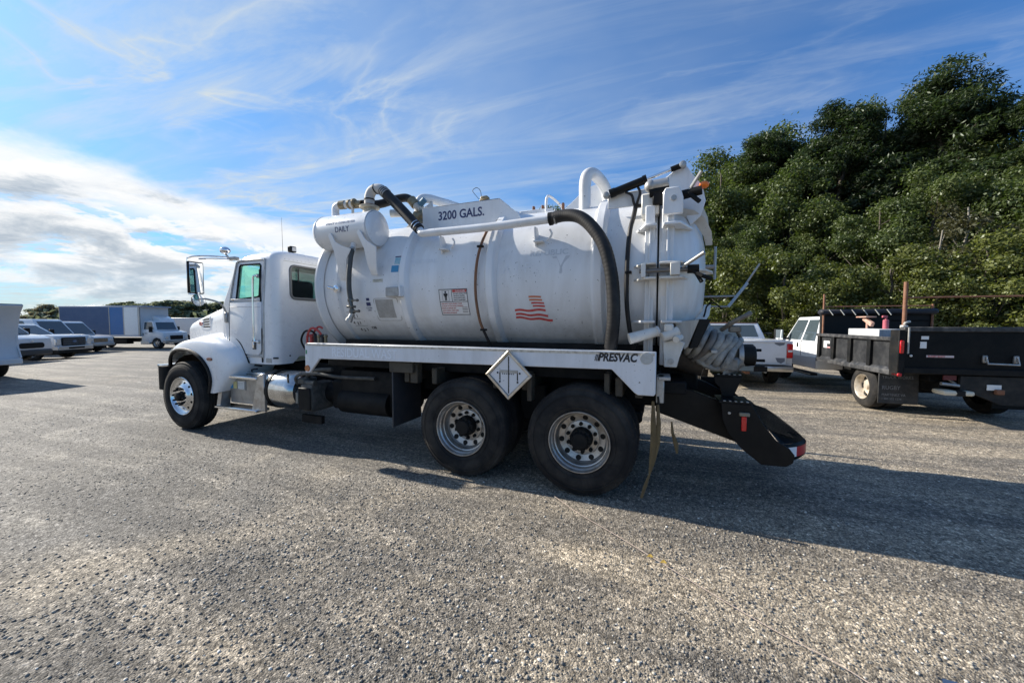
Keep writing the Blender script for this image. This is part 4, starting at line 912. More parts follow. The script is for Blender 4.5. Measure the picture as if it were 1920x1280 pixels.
m = MB(); m.prism([(-5.35, 2.005), (-4.70, 2.0), (-4.70, 2.03), (-5.34, 2.035)], 'y', .222, .24, .003); m.build('window_sill', GREYBOX, dr)
m = MB(); m.prism([(-5.36, 1.925), (-5.36, 1.915), (-4.69, 1.905), (-4.69, 1.915)], 'y', .217, .224, .002); m.build('door_crease', GREYBOX, dr)
m = MB(); m.prism([(-5.235, 2.03), (-5.17, 2.515), (-5.15, 2.54), (-4.735, 2.535), (-4.715, 2.51), (-4.735, 2.06)], 'y', .268, .274); m.build('window_pane', GREENG, dr)
m = MB(); wp = [(-5.235, 2.03), (-5.17, 2.515), (-5.15, 2.54), (-4.735, 2.535), (-4.715, 2.51), (-4.735, 2.06), (-5.235, 2.03)]
m.tube([(x, ysurf(z) - .002, z) for x, z in wp], .013, 8); m.build('window_gasket', GASKET, dr)
m = MB(); m.prism([(-5.235, 2.03), (-5.17, 2.515), (-5.15, 2.54), (-4.735, 2.535), (-4.715, 2.51), (-4.735, 2.06)], 'y', 2.166, 2.172); m.build('far_window_pane', GREENG, cab)
m = MB(); m.box(-4.86, -4.80, .20, .226, 1.29, 1.43, .006); m.build('door_handle', mat('dark_handle', (.10, .10, .10), .3, .6), dr)
m = MB(); m.box(-4.848, -4.815, .192, .202, 1.31, 1.41, .004); m.build('handle_paddle', CHROME, dr)
m = MB(); m.tube([(-4.725, .24, 2.36), (-4.735, .185, 2.355), (-4.76, .175, 2.30), (-4.775, .175, 1.9), (-4.775, .175, 1.46), (-4.76, .185, 1.41), (-4.735, .24, 1.40)], .0135, 10, smooth=4); m.build('grab_rail', CHROME, dr)
m = MB(); m.box(-4.75, -4.70, .21, .25, 2.33, 2.385, .006); m.box(-4.76, -4.71, .21, .25, 1.375, 1.43, .006); m.build('rail_bracket', STEEL, dr)
m = MB(); m.box(-5.30, -5.26, .20, .23, 2.015, 2.03, .002); m.build('wiper_seal', GASKET, dr)
m = MB(); m.box(-4.705, -4.69, .226, .243, 1.10, 2.45, .002); m.build('door_gap', GASKET, cab)
# panel seams, rivet rows and small fixings
m = MB()
for k in range(22): m.ball((CX + .0035, .42 + k * .068, 2.615), .0055, 6)
for k in range(10): m.ball((-5.25 + k * .08, .30, 2.632), .005, 6)
m.build('rivet_row', mat('rivet_grey', (.45, .45, .45), .5), cab)['kind'] = 'stuff'
m = MB(); m.box(CX - .02, CX + .004, .40, 2.04, 2.585, 2.59, .001); m.build('panel_seam', STEEL, cab)
for (y, z) in ((.285, 1.17), (.46, 1.19)):
    m = MB(); m.cyl((CX - .05, y - (.05 if y < .3 else 0), z), (CX + .004, y - (.012 if y < .3 else 0), z), .012, seg=12); m.build('rear_plug', GASKET, cab)
m = MB(); m.box(-4.63, -4.52, .240, .2425, 1.10, 1.165, 0); m.build('info_plate', mat('grey_plate', (.40, .39, .36), .5), cab)
# rear window
m = MB(); loop = rrect(.50, 1.94, 2.045, 2.53, .07, 5); m.tube([(CX + .002, a, b) for a, b in loop + [loop[0]]], .020, 8); m.build('rear_window_gasket', mat('grey_gasket', (.16, .16, .155), .5), cab)
m = MB(); m.prism(rrect(.50, 1.94, 2.045, 2.53, .07, 5), 'x', CX - .02, CX - .014); m.build('rear_window_pane', DARKG, cab)
m = MB(); m.prism([(-5.600, 2.0), (-5.592, 2.0), (-5.345, 2.565), (-5.353, 2.565)], 'y', .345, 2.095); m.build('windscreen', GREENG, cab)
m = MB(); m.box(CX + .001, CX + .012, .62, .64, 2.3, 2.5, .002); m.build('window_divider', DARKIN, cab)
# roof lamps, aerial, mirrors
m = MB(); m.box(-5.42, -5.22, .80, .88, 2.72, 2.79, .02, 2); m.box(-5.42, -5.22, 1.56, 1.64, 2.72, 2.79, .02, 2); m.build('clearance_lamp', WHITE, cab)
m = MB(); m.box(-5.40, -5.34, .70, .78, 2.725, 2.77, .015); m.build('clearance_lamp', AMBERD, cab)
m = MB(); m.box(-4.62, -4.54, .62, .72, 2.76, 2.85, .01); m.cyl((-4.58, .67, 2.72), (-4.58, .67, 2.77), .012, seg=8); m.build('work_lamp', GASKET, cab)
m = MB(); m.box(-4.537, -4.53, .635, .705, 2.775, 2.835, .004); m.build('lamp_lens', mat('dull_lens', (.5, .5, .5), .15), cab)
m = MB(); m.cyl((-4.95, .8, 2.72), (-4.96, .8, 3.36), .0035, .0015, seg=6); m.build('aerial', GASKET, cab)
mr = sub_empty('west_coast_mirror', (-5.7, 0, 2.35), T)
m = MB(); m.tube([(-5.34, .27, 2.66), (-5.5, .10, 2.67), (-5.72, -.02, 2.665), (-5.84, -.04, 2.64), (-5.865, -.04, 2.60), (-5.865, -.04, 2.16), (-5.84, -.04, 2.115), (-5.75, -.03, 2.10), (-5.66, -.02, 2.12)], .011, 8, smooth=4)
m.tube([(-5.30, .26, 2.63), (-5.5, .12, 2.635), (-5.66, .0, 2.625)], .011, 8, smooth=2); m.build('mirror_bracket', CHROME, mr)
m = MB(); m.box(-5.40, -5.22, .22, .30, 2.62, 2.67, .012, 2); m.build('bracket_foot', STEEL, mr)
def tilted(m, c, ang, tilt=0):
    M = Matrix.Rotation(R(ang), 3, 'Z') @ Matrix.Rotation(R(tilt), 3, 'Y')
    for v in m.bm.verts: v.co = M @ v.co + Vector(c)
m = MB(); m.box(-.022, .018, -.105, .105, -.235, .235, .016, 2); tilted(m, (-5.70, -.03, 2.345), 2); m.build('mirror_housing', GASKET, mr)
m = MB(); m.box(.018, .022, -.088, .088, -.218, .218, .002); tilted(m, (-5.70, -.03, 2.345), 2); m.build('mirror_face', MIRROR, mr)
m = MB(); m.box(-.022, -.018, -.1, .1, -.23, .23, .002); tilted(m, (-5.705, -.03, 2.345), 2); m.build('mirror_back', CHROME, mr)
m = MB(); m.tube([(-5.45, .24, 1.78), (-5.45, .18, 1.93), (-5.47, .12, 1.99), (-5.56, .03, 2.03), (-5.63, .01, 2.035)], .0135, 10, smooth=4); m.build('lower_mirror_arm', STEEL, mr)
m = MB(); m.box(-5.48, -5.42, .20, .26, 1.68, 1.84, .012); m.build('arm_bracket', STEEL, mr)
m = MB(); m.lathe([(-.05, 0), (-.045, .05), (-.02, .088), (0, .094), (.006, .094)], (0, 0, 0), 'x', 28); tilted(m, (-5.67, -.02, 2.02), 4); m.build('round_mirror_housing', GASKET, mr)
m = MB(); m.lathe([(.006, .09), (.012, .06), (.016, .03), (.017, 0)], (0, 0, 0), 'x', 28); tilted(m, (-5.67, -.02, 2.02), 4); m.build('round_mirror_face', MIRROR, mr)
m = MB(); m.ball((-5.42, .22, 2.77), .075, 18, (1.0, .9, .75)); m.build('round_mirror_housing', CHROME, mr)
m = MB(); m.tube([(-5.42, .22, 2.72), (-5.38, .25, 2.66), (-5.33, .27, 2.64)], .012, 8); m.build('small_mirror_arm', STEEL, mr)
m = MB(); m.box(-5.55, -5.48, 2.40, 2.46, 2.12, 2.60, .01); m.build('far_mirror', GASKET, mr)
m = MB(); m.box(-.022, .018, -.105, .105, -.235, .235, .016, 2); tilted(m, (-5.70, 2.52, 2.345), 14); m.build('far_mirror', GASKET, mr)

# ---- hood, grille, fenders, bumper
hd = sub_empty('hood', (-6.3, 1.22, 1.5), T)
def hoodring(x, zt, zb, hw, rt):
    pts = []
    for i in range(9):
        t = R(90 - 90 * i / 8); pts.append((x, 1.22 - (hw - rt) - rt * math.cos(R(90) - t) if False else 1.22 - (hw - rt) - rt * math.sin(R(90 * i / 8)), zt - rt + rt * math.cos(R(90 * i / 8))))
    near = pts + [(x, 1.22 - hw, (zt + zb) / 2), (x, 1.22 - hw, zb)]
    far = [(a, 2.44 - b, c) for a, b, c in near][::-1]
    mid = [(x, 1.22, zt + .012)]
    return far + mid + near
rings = [hoodring(x, zt, zb, hw, rt) for x, zt, zb, hw, rt in ((-5.58, 1.99, 1.05, .90, .20), (-5.75, 1.985, 1.05, .86, .24), (-6.05, 1.96, 1.05, .79, .26), (-6.40, 1.905, 1.05, .72, .26), (-6.70, 1.84, 1.05, .66, .24), (-6.98, 1.765, 1.05, .61, .20), (-7.15, 1.70, 1.05, .58, .15), (-7.19, 1.66, 1.05, .565, .12))]
m = MB(); m.loft(rings, True, True); m.build('hood_shell', WHITE, hd, 50)
m = MB(); m.prism(rrect(.76, 1.68, 1.02, 1.60, .06, 4), 'x', -7.24, -7.17, .01); m.build('grille_surround', CHROME, hd)
m = MB()
for k in range(12): m.box(-7.255, -7.238, .80, 1.64, 1.05 + k * .044, 1.064 + k * .044, .002)
m.build('grille_bar', CHROME, hd)
# cowl side panel between hood and door
m = MB(); m.prism([(-5.60, 1.94), (-5.44, 1.94), (-5.44, 1.15), (-5.30, 1.09), (-5.52, 1.20), (-5.60, 1.45)], 'y', .26, .31, .01, 2); m.build('cowl_panel', WHITE, hd)
# side vent and oval badge, on the hood flank
def hs_y(x): return 1.22 - float(np.interp(x, [-7.19, -7.15, -6.98, -6.70, -6.40, -6.05, -5.75, -5.58], [.565, .58, .61, .66, .72, .79, .86, .90]))
def on_hood(pts, nm, mt, off0=.004, off1=.016):
    v = [(x, hs_y(x) - off1, z) for x, z in pts] + [(x, hs_y(x) - off0 + .01, z) for x, z in pts]; n = len(pts)
    m = MB(); m._add(v, [tuple(range(n)), tuple(range(2 * n - 1, n - 1, -1))] + [(i, (i + 1) % n, n + (i + 1) % n, n + i) for i in range(n)], .002); return m.build(nm, mt, hd)
on_hood([(-6.66, 1.585), (-6.49, 1.565), (-6.32, 1.585), (-6.27, 1.66), (-6.26, 1.785), (-6.45, 1.77), (-6.62, 1.735)], 'vent_bezel', WHITE, 0, .010)
for k in range(4): on_hood([(-6.56, 1.600 + k * .039), (-6.30, 1.605 + k * .042), (-6.295, 1.631 + k * .042), (-6.52, 1.626 + k * .039)], 'vent_slot', GASKET, 0, .0125)
on_hood([(-6.63 + .085 * math.cos(t), 1.668 + .042 * math.sin(t)) for t in np.linspace(0, 2 * PI, 24, endpoint=False)], 'badge_bezel', CHROME, 0, .018)
on_hood([(-6.63 + .075 * math.cos(t), 1.668 + .034 * math.sin(t)) for t in np.linspace(0, 2 * PI, 24, endpoint=False)], 'badge', mat('red_enamel', (.38, .03, .03), .3), 0, .021)
text('Peterbilt', .036, CHROME, hd, lambda u, v, d: Vector((-6.692 + u, hs_y(-6.692 + u) - .0215 - d, 1.657 + v)), shear=.3, ext=.001)
text('335', .05, mat('badge_grey', (.25, .25, .26), .3, .5), hd, lambda u, v, d: Vector((-5.78 + u, hs_y(-5.78 + u) - .002 - d, 1.72 + v)), ext=.002)
# fenders (near and mirrored far)
LIP = [(-5.62, .62, .05), (-5.545, .80, .035), (-5.575, .95, .03), (-5.68, 1.08, .03), (-5.84, 1.18, .035), (-6.03, 1.24, .045), (-6.25, 1.26, .06), (-6.47, 1.245, .085), (-6.66, 1.18, .12), (-6.80, 1.07, .16), (-6.86, .96, .19)]
MID = [(-5.47, .63, .02), (-5.36, .83, .02), (-5.33, 1.02, .03), (-5.42, 1.20, .045), (-5.63, 1.33, .06), (-5.88, 1.385, .075), (-6.18, 1.385, .09), (-6.45, 1.35, .12), (-6.68, 1.26, .15), (-6.85, 1.13, .19), (-6.93, 1.0, .23)]
SHO = [(-5.36, .65, .05), (-5.18, .88, .06), (-5.06, 1.08, .10), (-5.16, 1.26, .13), (-5.45, 1.40, .15), (-5.80, 1.45, .16), (-6.15, 1.43, .17), (-6.46, 1.375, .19), (-6.75, 1.28, .21), (-6.95, 1.15, .25), (-7.03, 1.0, .29)]
INN = [(-5.34, .66, .20), (-5.12, .90, .24), (-5.00, 1.08, .28), (-5.12, 1.285, .30), (-5.48, 1.44, .32), (-5.85, 1.51, .34), (-6.20, 1.475, .36), (-6.52, 1.405, .38), (-6.84, 1.29, .40), (-7.04, 1.15, .44), (-7.12, 1.0, .48)]
END = [(-5.34, .66, .62), (-5.10, .90, .66), (-5.02, 1.10, .66), (-5.12, 1.28, .58), (-5.50, 1.44, .52), (-5.88, 1.52, .54), (-6.22, 1.495, .60), (-6.55, 1.43, .64), (-6.88, 1.31, .68), (-7.08, 1.17, .72), (-7.16, 1.02, .76)]
def fender(mirror):
    rows = []
    for a in zip(LIP, MID, SHO, INN, END):
        cc = catmull([Vector((p[0], p[2], p[1])) for p in a], 4)
        rows.append([(v.x, 2.44 - v.y if mirror else v.y, v.z) for v in cc])
    # refine along the arch
    cols = list(zip(*rows)); cols = [catmull([Vector(p) for p in c_], 4) for c_ in cols]
    m = MB(); m.grid([list(c_) for c_ in cols]); 
    bmesh.ops.solidify(m.bm, geom=m.bm.faces[:], thickness=.012)
    return m.build('fender', WHITE, hd, 60)
fn = fender(False); fender(True)
m = MB(); lp = [Vector((x, y - .004, z)) for x, z, y in LIP]; m.tube(lp, .026, 8, smooth=4); m.build('fender_lip', GASKET, hd)
m = MB(); m.lathe([(.0, .0), (-.010, .03), (-.008, .04), (.0, .044)], (0, 0, 0), 'y', 24)
for v in m.bm.verts: v.co.x *= 1.5; v.co.z *= .62; v.co = v.co + Vector((-5.56, .030, 1.135))
m.build('side_marker', mat('dark_amber_marker', (.20, .05, .02), .3, coat=.5), hd)
m = MB(); m.ball((-5.05, .24, 1.42), .03, 10, (1.4, .6, 1)); m.tube([(-5.02, .25, 1.44), (-4.98, .26, 1.40), (-4.94, .28, 1.38)], .010, 6); m.box(-5.30, -5.20, .24, .27, 1.44, 1.50, .006); m.build('hood_latch', GASKET, hd)
m = MB(); m.tube([(-5.30, .235, 1.47), (-5.16, .225, 1.38), (-5.07, .225, 1.26), (-5.02, .23, 1.15), (-4.99, .235, 1.08)], .010, 8, smooth=4); m.build('hood_edge_seal', GASKET, hd)
m = MB(); m.lathe([(-.01, 0), (-.03, .07), (-.01, .10), (.02, .11)], (0, 0, 0), 'x', 24)
for v in m.bm.verts: v.co = Vector((v.co.x * 1.2, v.co.y, v.co.z)) + Vector((-7.05, .38, 1.16))
m.build('headlight', mat('headlight_lens', (.75, .72, .60), .1, coat=.8), hd)
m = MB(); m.prism(rrect(-7.16, -6.93, .13, 2.31, .08, 5), 'z', .56, .97, .01); bp_ = m.build('front_bumper', BLACK, T)
m = MB(); m.prism(rrect(-7.165, -6.90, .12, 2.32, .08, 5), 'z', .955, .985, .005); m.build('bumper_lip', CHROME, bp_)
# inner wheel well
m = MB(); rows = []
for i in range(13):
    t = PI * i / 12; rows.append([(X1 + .66 * math.cos(t), .16, .56 + .62 * math.sin(t)), (X1 + .66 * math.cos(t), .78, .56 + .62 * math.sin(t))])
m.grid(rows, .01); m.build('wheel_well', GASKET, T)

# ---- battery box step, fuel tank and air dryer under the cab
st = sub_empty('battery_box', (-4.95, .2, .66), T)
m = MB(); m.box(-5.34, -4.60, .17, .62, .48, .885, .012); m.build('box_body', mat('grimy_aluminium', (.38, .37, .35), .42, .7, dirt=(.16, .14, .12), dirt_amt=.7, dscale=8), st)
m = MB(); m.prism([(-5.37, .90), (-5.30, .90), (-5.40, .43), (-5.49, .43)], 'y', .06, .20, .004); m.build('end_bracket', ALUD, st)
m = MB(); m.box(-5.36, -4.60, .06, .30, .865, .905, .008); m.build('upper_step', ALU, st)
m = MB(); m.box(-5.49, -4.58, .03, .24, .405, .445, .01); m.build('lower_step', ALU, st)
m = MB(); m.prism([(-4.61, .42), (-4.74, .42), (-4.60, .92), (-4.52, .96), (-4.46, .96), (-4.46, .42)], 'y', .08, .12, .006)
m.build('side_bracket', ALUD, st)
m = MB(); m.box(-5.25, -5.20, .155, .172, .70, .80, .002); m.box(-5.33, -4.98, .160, .172, .68, .83, .002); m.build('label_backing', STEEL, st)
m = MB(); m.box(-5.31, -5.245, .152, .1605, .70, .80, .001); m.build('blue_label', mat('bright_blue_label', (.04, .28, .55), .5), st)
m = MB(); m.box(-5.235, -5.16, .152, .1605, .70, .80, .001); m.build('yellow_label', mat('yellow_label', (.62, .55, .25), .5), st)
m = MB(); m.box(-5.13, -5.0, .152, .1605, .70, .81, .001); m.build('white_label', PAPER, st)
for k in range(5): m = MB(); m.box(-5.12, -5.01, .150, .1525, .715 + k * .018, .718 + k * .018, 0); m.build('label_line', BLKL, st)
m = MB(); m.box(-5.30, -4.62, .30, .60, .90, .93, .02); m.tube([(-5.2, .3, .92), (-5.15, .25, 1.02), (-5.05, .3, 1.04), (-4.95, .4, 1.02)], .012, 8, smooth=3); m.tube([(-5.0, .28, .93), (-4.95, .24, .98), (-4.9, .3, .99)], .01, 6); m.build('cable_top', GASKET, st)
m = MB(); m.box(-5.12, -4.66, .26, .58, .905, .945, .01); m.build('box_lid', ALU, st)
ft = MB(); ft.lathe([(-4.70, 0), (-4.70, .22), (-4.67, .26), (-4.62, .275), (-4.10, .275), (-4.03, .262), (-3.98, .22), (-3.96, .12), (-3.955, 0)], (0, .36, .715), 'x', 56)
fto = ft.build('fuel_tank', mat('polished_tank', (.62, .62, .61), .18, 1.0, dirt=(.30, .28, .25), dirt_amt=.7, dscale=4), T, 30)
m = MB(); m.lathe([(-4.47, .276), (-4.47, .283), (-4.41, .283), (-4.41, .276)], (0, .36, .715), 'x', 56); m.build('tank_strap', GASKET, fto)
m = MB(); m.tube([(-4.16, .22, .955), (-4.10, .16, .93), (-4.04, .12, .86)], .008, 6, smooth=3); m.build('strap_wire', GASKET, fto)
ad = sub_empty('air_dryer', (-3.75, .25, .65), T)
m = MB(); m.lathe([(-3.99, 0), (-3.985, .12), (-3.96, .165), (-3.90, .175), (-3.80, .175)], (0, .33, .66), 'x', 28)
m.box(-3.86, -3.62, .14, .55, .47, .86, .05, 2); m.build('dryer_body', mat('dusty_black_casting', (.035, .035, .034), .55, dirt=(.16, .15, .13), dirt_amt=.7, dscale=9), ad)
m = MB(); m.box(-3.86, -3.64, .125, .142, .50, .80, .01); m.build('dryer_face', BLACK, ad)
m = MB(); m.box(-3.90, -3.86, .118, .14, .58, .73, .004); m.build('dryer_tag', mat('tan_tag', (.20, .19, .16), .5), ad)
m = MB(); m.box(-3.95, -3.80, .18, .40, .83, .92, .02); m.cyl((-3.78, .2, .86), (-3.62, .2, .86), .04, seg=10); m.tube([(-3.98, .22, .82), (-3.96, .18, .92), (-3.80, .15, .98), (-3.5, .16, 1.0), (-3.2, .2, .97), (-2.7, .3, .96)], .022, 8, smooth=4); m.tube([(-3.9, .3, .90), (-3.7, .25, 1.02), (-3.4, .28, 1.05)], .03, 8, smooth=3); m.build('air_line', mat('dusty_air_line', (.05, .05, .047), .6, dirt=(.16, .15, .13), dirt_amt=.6, dscale=12), ad)
m = MB(); m.cyl((-3.62, .5, .70), (-3.35, .5, .70), .15, seg=20); m.box(-3.5, -3.1, .35, .8, .5, .9, .03); m.build('hydraulic_pump', BLACK, ad)
# hoses and gladhands between cab and tank
gl = sub_empty('valve_manifold', (-3.9, .5, 1.5), T)
m = MB(); m.box(-4.0, -3.66, .42, .66, 1.18, 1.36, .02); m.build('manifold_block', mat('dark_manifold', (.07, .06, .055), .5, .3, dirt=(.2, .17, .14), dirt_amt=.8, dscale=18), gl)
for k, (x, c_) in enumerate(((-3.98, REDP), (-3.90, DARKIN), (-3.83, BRASS), (-3.76, DARKIN), (-3.70, BRASS))):
    m = MB(); m.cyl((x, .46, 1.36), (x, .46, 1.48), .020, seg=10); m.ball((x, .46, 1.49), .030, 10); m.build('valve_stem', c_, gl)
m = MB(); m.tube([(-4.08, .45, 1.28), (-4.13, .42, 1.42), (-4.06, .42, 1.55), (-3.95, .44, 1.56), (-3.88, .46, 1.50)], .014, 8, smooth=5); m.build('air_hose', GASKET, gl)
m = MB(); m.tube([(-4.05, .46, 1.30), (-4.02, .43, 1.48), (-3.93, .42, 1.60), (-3.84, .44, 1.58), (-3.78, .47, 1.50)], .016, 8, smooth=5); m.tube([(-4.0, .5, 1.34), (-3.96, .48, 1.52), (-3.86, .48, 1.62), (-3.80, .5, 1.6)], .014, 8, smooth=5); m.build('red_air_hose', REDP, gl)
m = MB(); m.box(-4.06, -3.98, .40, .48, 1.20, 1.30, .02); m.build('red_coupling', REDP, gl)

# ================================================================== the other vehicles
def arc(cx, r, z, a0, a1, n=10): return [(cx + r * math.cos(R(a0 + (a1 - a0) * i / n)), z + r * math.sin(R(a0 + (a1 - a0) * i / n))) for i in range(n + 1)]
def quadpane(m, A, B, C_, D_, u0, u1, v0, v1, off):
    """A,B bottom corners, C,D top corners (C above B, D above A); a thin pane proud of that face"""
    A, B, C_, D_ = map(Vector, (A, B, C_, D_)); n = (B - A).cross(D_ - A).normalized()
    def P_(u, v): return (A * (1 - u) + B * u) * (1 - v) + (D_ * (1 - u) + C_ * u) * v
    q = [P_(u0, v0), P_(u1, v0), P_(u1, v1), P_(u0, v1)]
    v = [tuple(p + n * off) for p in q] + [tuple(p - n * .01) for p in q]
    m._add(v, [(0, 1, 2, 3), (7, 6, 5, 4), (0, 4, 5, 1), (1, 5, 6, 2), (2, 6, 7, 3), (3, 7, 4, 0)])
def wheel_local(x, y, s, r, par, wd=.24, steel=ALUD, dish=.03):
    o = bpy.data.objects.new('wheel', None); col.objects.link(o); o.parent = par; o.location = (x, y, r); ORG[o.name] = np.array((x, y, r), float)
    k = r / .535
    m = MB(); m.lathe([(.03 * s, .58 * r), (0, .64 * r), (0, .86 * r), (.03 * s, .96 * r), (.05 * s, r), ((wd - .05) * s, r), (wd * s, .95 * r), (wd * s, .6 * r)], (x, y, r), 'y', 40); m.build('tyre', RUBBER, o)
    m = MB(); m.lathe([(.02 * s, .60 * r), (.0, .60 * r), (.02 * s, .55 * r), ((dish + .03) * s, .5 * r), (dish * s, .3 * r), (dish * s, .14 * r), ((dish - .03) * s, .12 * r), ((dish - .03) * s, 0)], (x, y, r), 'y', 32); rim = m.build('rim', steel, o)
    for i in range(6):
        t = 2 * PI * i / 6
        m = MB(); q = Vector((x + .40 * r * math.cos(t), y + (dish + .02) * s, r + .40 * r * math.sin(t))); m.cyl(q + Vector((0, -s * .012, 0)), q + Vector((0, s * .05, 0)), .055 * r / .4, seg=10); m.build('dark_hole_disc', GASKET, o)  # black disc in place of the dark inside of a hole
    return o
def greenhouse(t, b, top, mt, z0, z1, front_pane=True, rear_pane=True, side=(), name='cabin', dark=PANE, bev=.04):
    """b=(x0,x1,w) at the belt, top=(x0,x1,w) at the roof"""
    (a0, a1, aw), (c0, c1, cw) = b, top
    v = [(a0, -aw, z0), (a1, -aw, z0), (a1, aw, z0), (a0, aw, z0), (c0, -cw, z1), (c1, -cw, z1), (c1, cw, z1), (c0, cw, z1)]
    m = MB(); m._add(v, [(0, 1, 2, 3), (4, 5, 6, 7), (0, 1, 5, 4), (1, 2, 6, 5), (2, 3, 7, 6), (3, 0, 4, 7)], bev, 2); g = m.build(name, mt, t)
    if front_pane: m = MB(); quadpane(m, v[1], v[2], v[6], v[5], .09, .91, .06, .86, .006); m.build('windscreen', PANEB, g)
    if rear_pane: m = MB(); quadpane(m, v[3], v[0], v[4], v[7], .09, .91, .12, .86, .006); m.build('rear_window', dark, g)
    for (u0, u1) in side:
        m = MB(); quadpane(m, v[0], v[1], v[5], v[4], u0, u1, .08, .88, .006); m.build('side_window', dark, g)
        m = MB(); quadpane(m, v[2], v[3], v[7], v[6], 1 - u1, 1 - u0, .08, .88, .006); m.build('side_window', dark, g)
    return g
def body(t, pts, w_, mt, name='body', bev=.05, seg=2): m = MB(); m.prism(pts, 'y', -w_, w_, bev, seg); return m.build(name, mt, t)
def bx(t, nm, mt, *a, bevel=.01, lab=None):
    m = MB(); m.box(*a, bevel); o = m.build(nm, mt, t)
    if lab: o['label'] = lab
    return o

# --- black dump-body truck with a white cab (local: forward +y ... built along +x, then turned)
def dump_truck():
    t = thing('dump_truck', (0, 0, 0), 'black steel dump-bed work truck with white cab and rusty pipe rack, parked at right', 'dump truck', R(95), local=True)
    L_ = 0.0                                       # x=0 at the bed's rear, forward +x; left side +y
    W_ = 1.08
    # cab
    body(t, [(3.02, .52), (3.02, 1.18), (5.60, 1.18), (5.95, 1.10), (6.0, .62), (5.88, .55)] + [(5.32 + .47 * math.cos(R(a)), .45 + .47 * math.sin(R(a))) for a in (10, 40, 70, 90, 110, 140, 170)] + [(4.80, .50)], .98, CARW, 'cab_body')
    g = greenhouse(t, (3.00, 5.02, .96), (3.10, 4.40, .84), CARW, 1.16, 1.84, side=((.08, .44), (.49, .93)), name='cab_roof')
    bx(t, 'door_handle', BLACK, 4.02, 4.08, .975, 1.0, 1.02, 1.14); bx(t, 'door_gap', GASKET, 3.86, 3.87, .965, .987, .62, 1.2, bevel=0); bx(t, 'door_gap', GASKET, 4.72, 4.73, .965, .987, .62, 1.16, bevel=0)
    bx(t, 'running_board', BLACK, 3.02, 4.75, .93, 1.10, .36, .42); bx(t, 'board_trim', STEEL, 3.02, 4.75, 1.085, 1.105, .385, .40, bevel=0)
    m = MB(); m.prism([(3.03, .53), (4.75, .53), (4.75, .56), (4.6, .78), (3.03, .82)], 'y', .976, .992, .004); m.build('rocker_panel', mat('silver_grey_paint', (.38, .40, .44), .3, coat=.4), t)
    m = MB(); m.lathe([(-.01, .60), (.03, .58), (.05, .50), (.05, .45)], (5.32, .97, .43), 'y', 32)
    bmesh.ops.delete(m.bm, geom=[f for f in m.bm.faces if f.calc_center_median().z < .38], context='FACES'); m.build('fender_flare', mat('slate_flare', (.05, .06, .07), .5), t)
    for dx, dz in ((5.0, 1.06), (4.92, .86)):
        m = MB(); m.prism(dia(dx, dz, .05), 'y', .98, .986); m.build('door_emblem', mat('slate_blue_emblem', (.10, .13, .22), .5), t)
    text('CUSTOM', .055, mat('tan_lettering', (.45, .40, .30), .5), t, lambda u, v, d: Vector((4.70 - u, .981 + d, .85 + v)))
    mm = bx(t, 'towing_mirror', GASKET, 4.62, 4.70, 1.12, 1.34, 1.17, 1.50); m = MB(); m.tube([(4.72, .96, 1.22), (4.68, 1.14, 1.25)], .028, 8); m.build('mirror_arm', GASKET, mm); bx(t, 'mirror_face', MIRROR, 4.612, 4.62, 1.14, 1.32, 1.19, 1.48, bevel=0)
    bx(t, 'far_mirror', GASKET, 4.62, 4.70, -1.34, -1.12, 1.17, 1.50)
    wheel_local(5.32, .98, -1, .42, t); wheel_local(5.32, -.98, 1, .42, t)
    wheel_local(1.06, 1.02, -1, .41, t, .24, mat('yellowed_rim', (.62, .56, .47), .4, .3, dirt=(.3, .22, .13), dirt_amt=.8, dscale=12), .10)
    m = MB(); m.lathe([(0, .24), (0, .40), (-.22, .40), (-.22, .24)], (1.06, .74, .41), 'y', 32); m.build('inner_tyre', RUBBER, t); wheel_local(1.06, -1.02, 1, .41, t)
    # chassis
    bx(t, 'frame_rail', BLACK, .1, 5.6, .34, .42, .48, .66); bx(t, 'frame_rail', BLACK, .1, 5.6, -.42, -.34, .48, .66); bx(t, 'rear_axle', BLACK, .98, 1.14, -.9, .9, .34, .50); bx(t, 'hoist', BLACK, 1.4, 3.0, -.3, .3, .5, .85)
    bx(t, 'hoist_frame', BLACK, .2, 3.2, -.5, .5, .66, .80)
    # bed: floor, sides with stakes, headboard, tailgate
    BZ = .80
    bx(t, 'bed_floor', BLACK, .02, 2.72, -1.04, 1.04, BZ, BZ + .07)
    for s in (1, -1):
        side = bx(t, 'bed_side', mat('worn_black_panel', (.016, .017, .019), .5, spec=.3, dirt=(.10, .10, .10), dirt_amt=.5, dscale=5), .05, 2.70, min(s * 1.02, s * 1.05), max(s * 1.02, s * 1.05), BZ, 1.42, bevel=.004)
        m = MB(); m.box(.03, 2.74, min(s * 1.02, s * 1.11), max(s * 1.02, s * 1.11), 1.36, 1.43, .01); m.build('top_rail', mat('dusty_black_rail', (.03, .031, .033), .4, spec=.3, dirt=(.22, .21, .20), dirt_amt=.5, dscale=8), side)
        m = MB(); m.prism([(s * 1.05, .90), (s * 1.11, .84), (s * 1.11, .76), (s * 1.02, .76)], 'x', .03, 2.74, .006); m.build('lower_rail', MATS['dusty_black_rail'], side)
        for x in (.06, .70, 1.34, 1.98, 2.60): m = MB(); m.box(x, x + .11, min(s * 1.04, s * 1.10), max(s * 1.04, s * 1.10), .86, 1.37, .006); m.build('stake', BLACK, side)
    bx(t, 'side_sticker', PAPER, 2.36, 2.50, 1.051, 1.056, 1.10, 1.26, bevel=0); bx(t, 'side_sticker', PAPER, 2.24, 2.36, 1.051, 1.056, 1.20, 1.26, bevel=0); bx(t, 'side_sticker', mat('pink_sticker', (.6, .3, .3), .5), 2.22, 2.36, 1.051, 1.056, 1.10, 1.13, bevel=0)
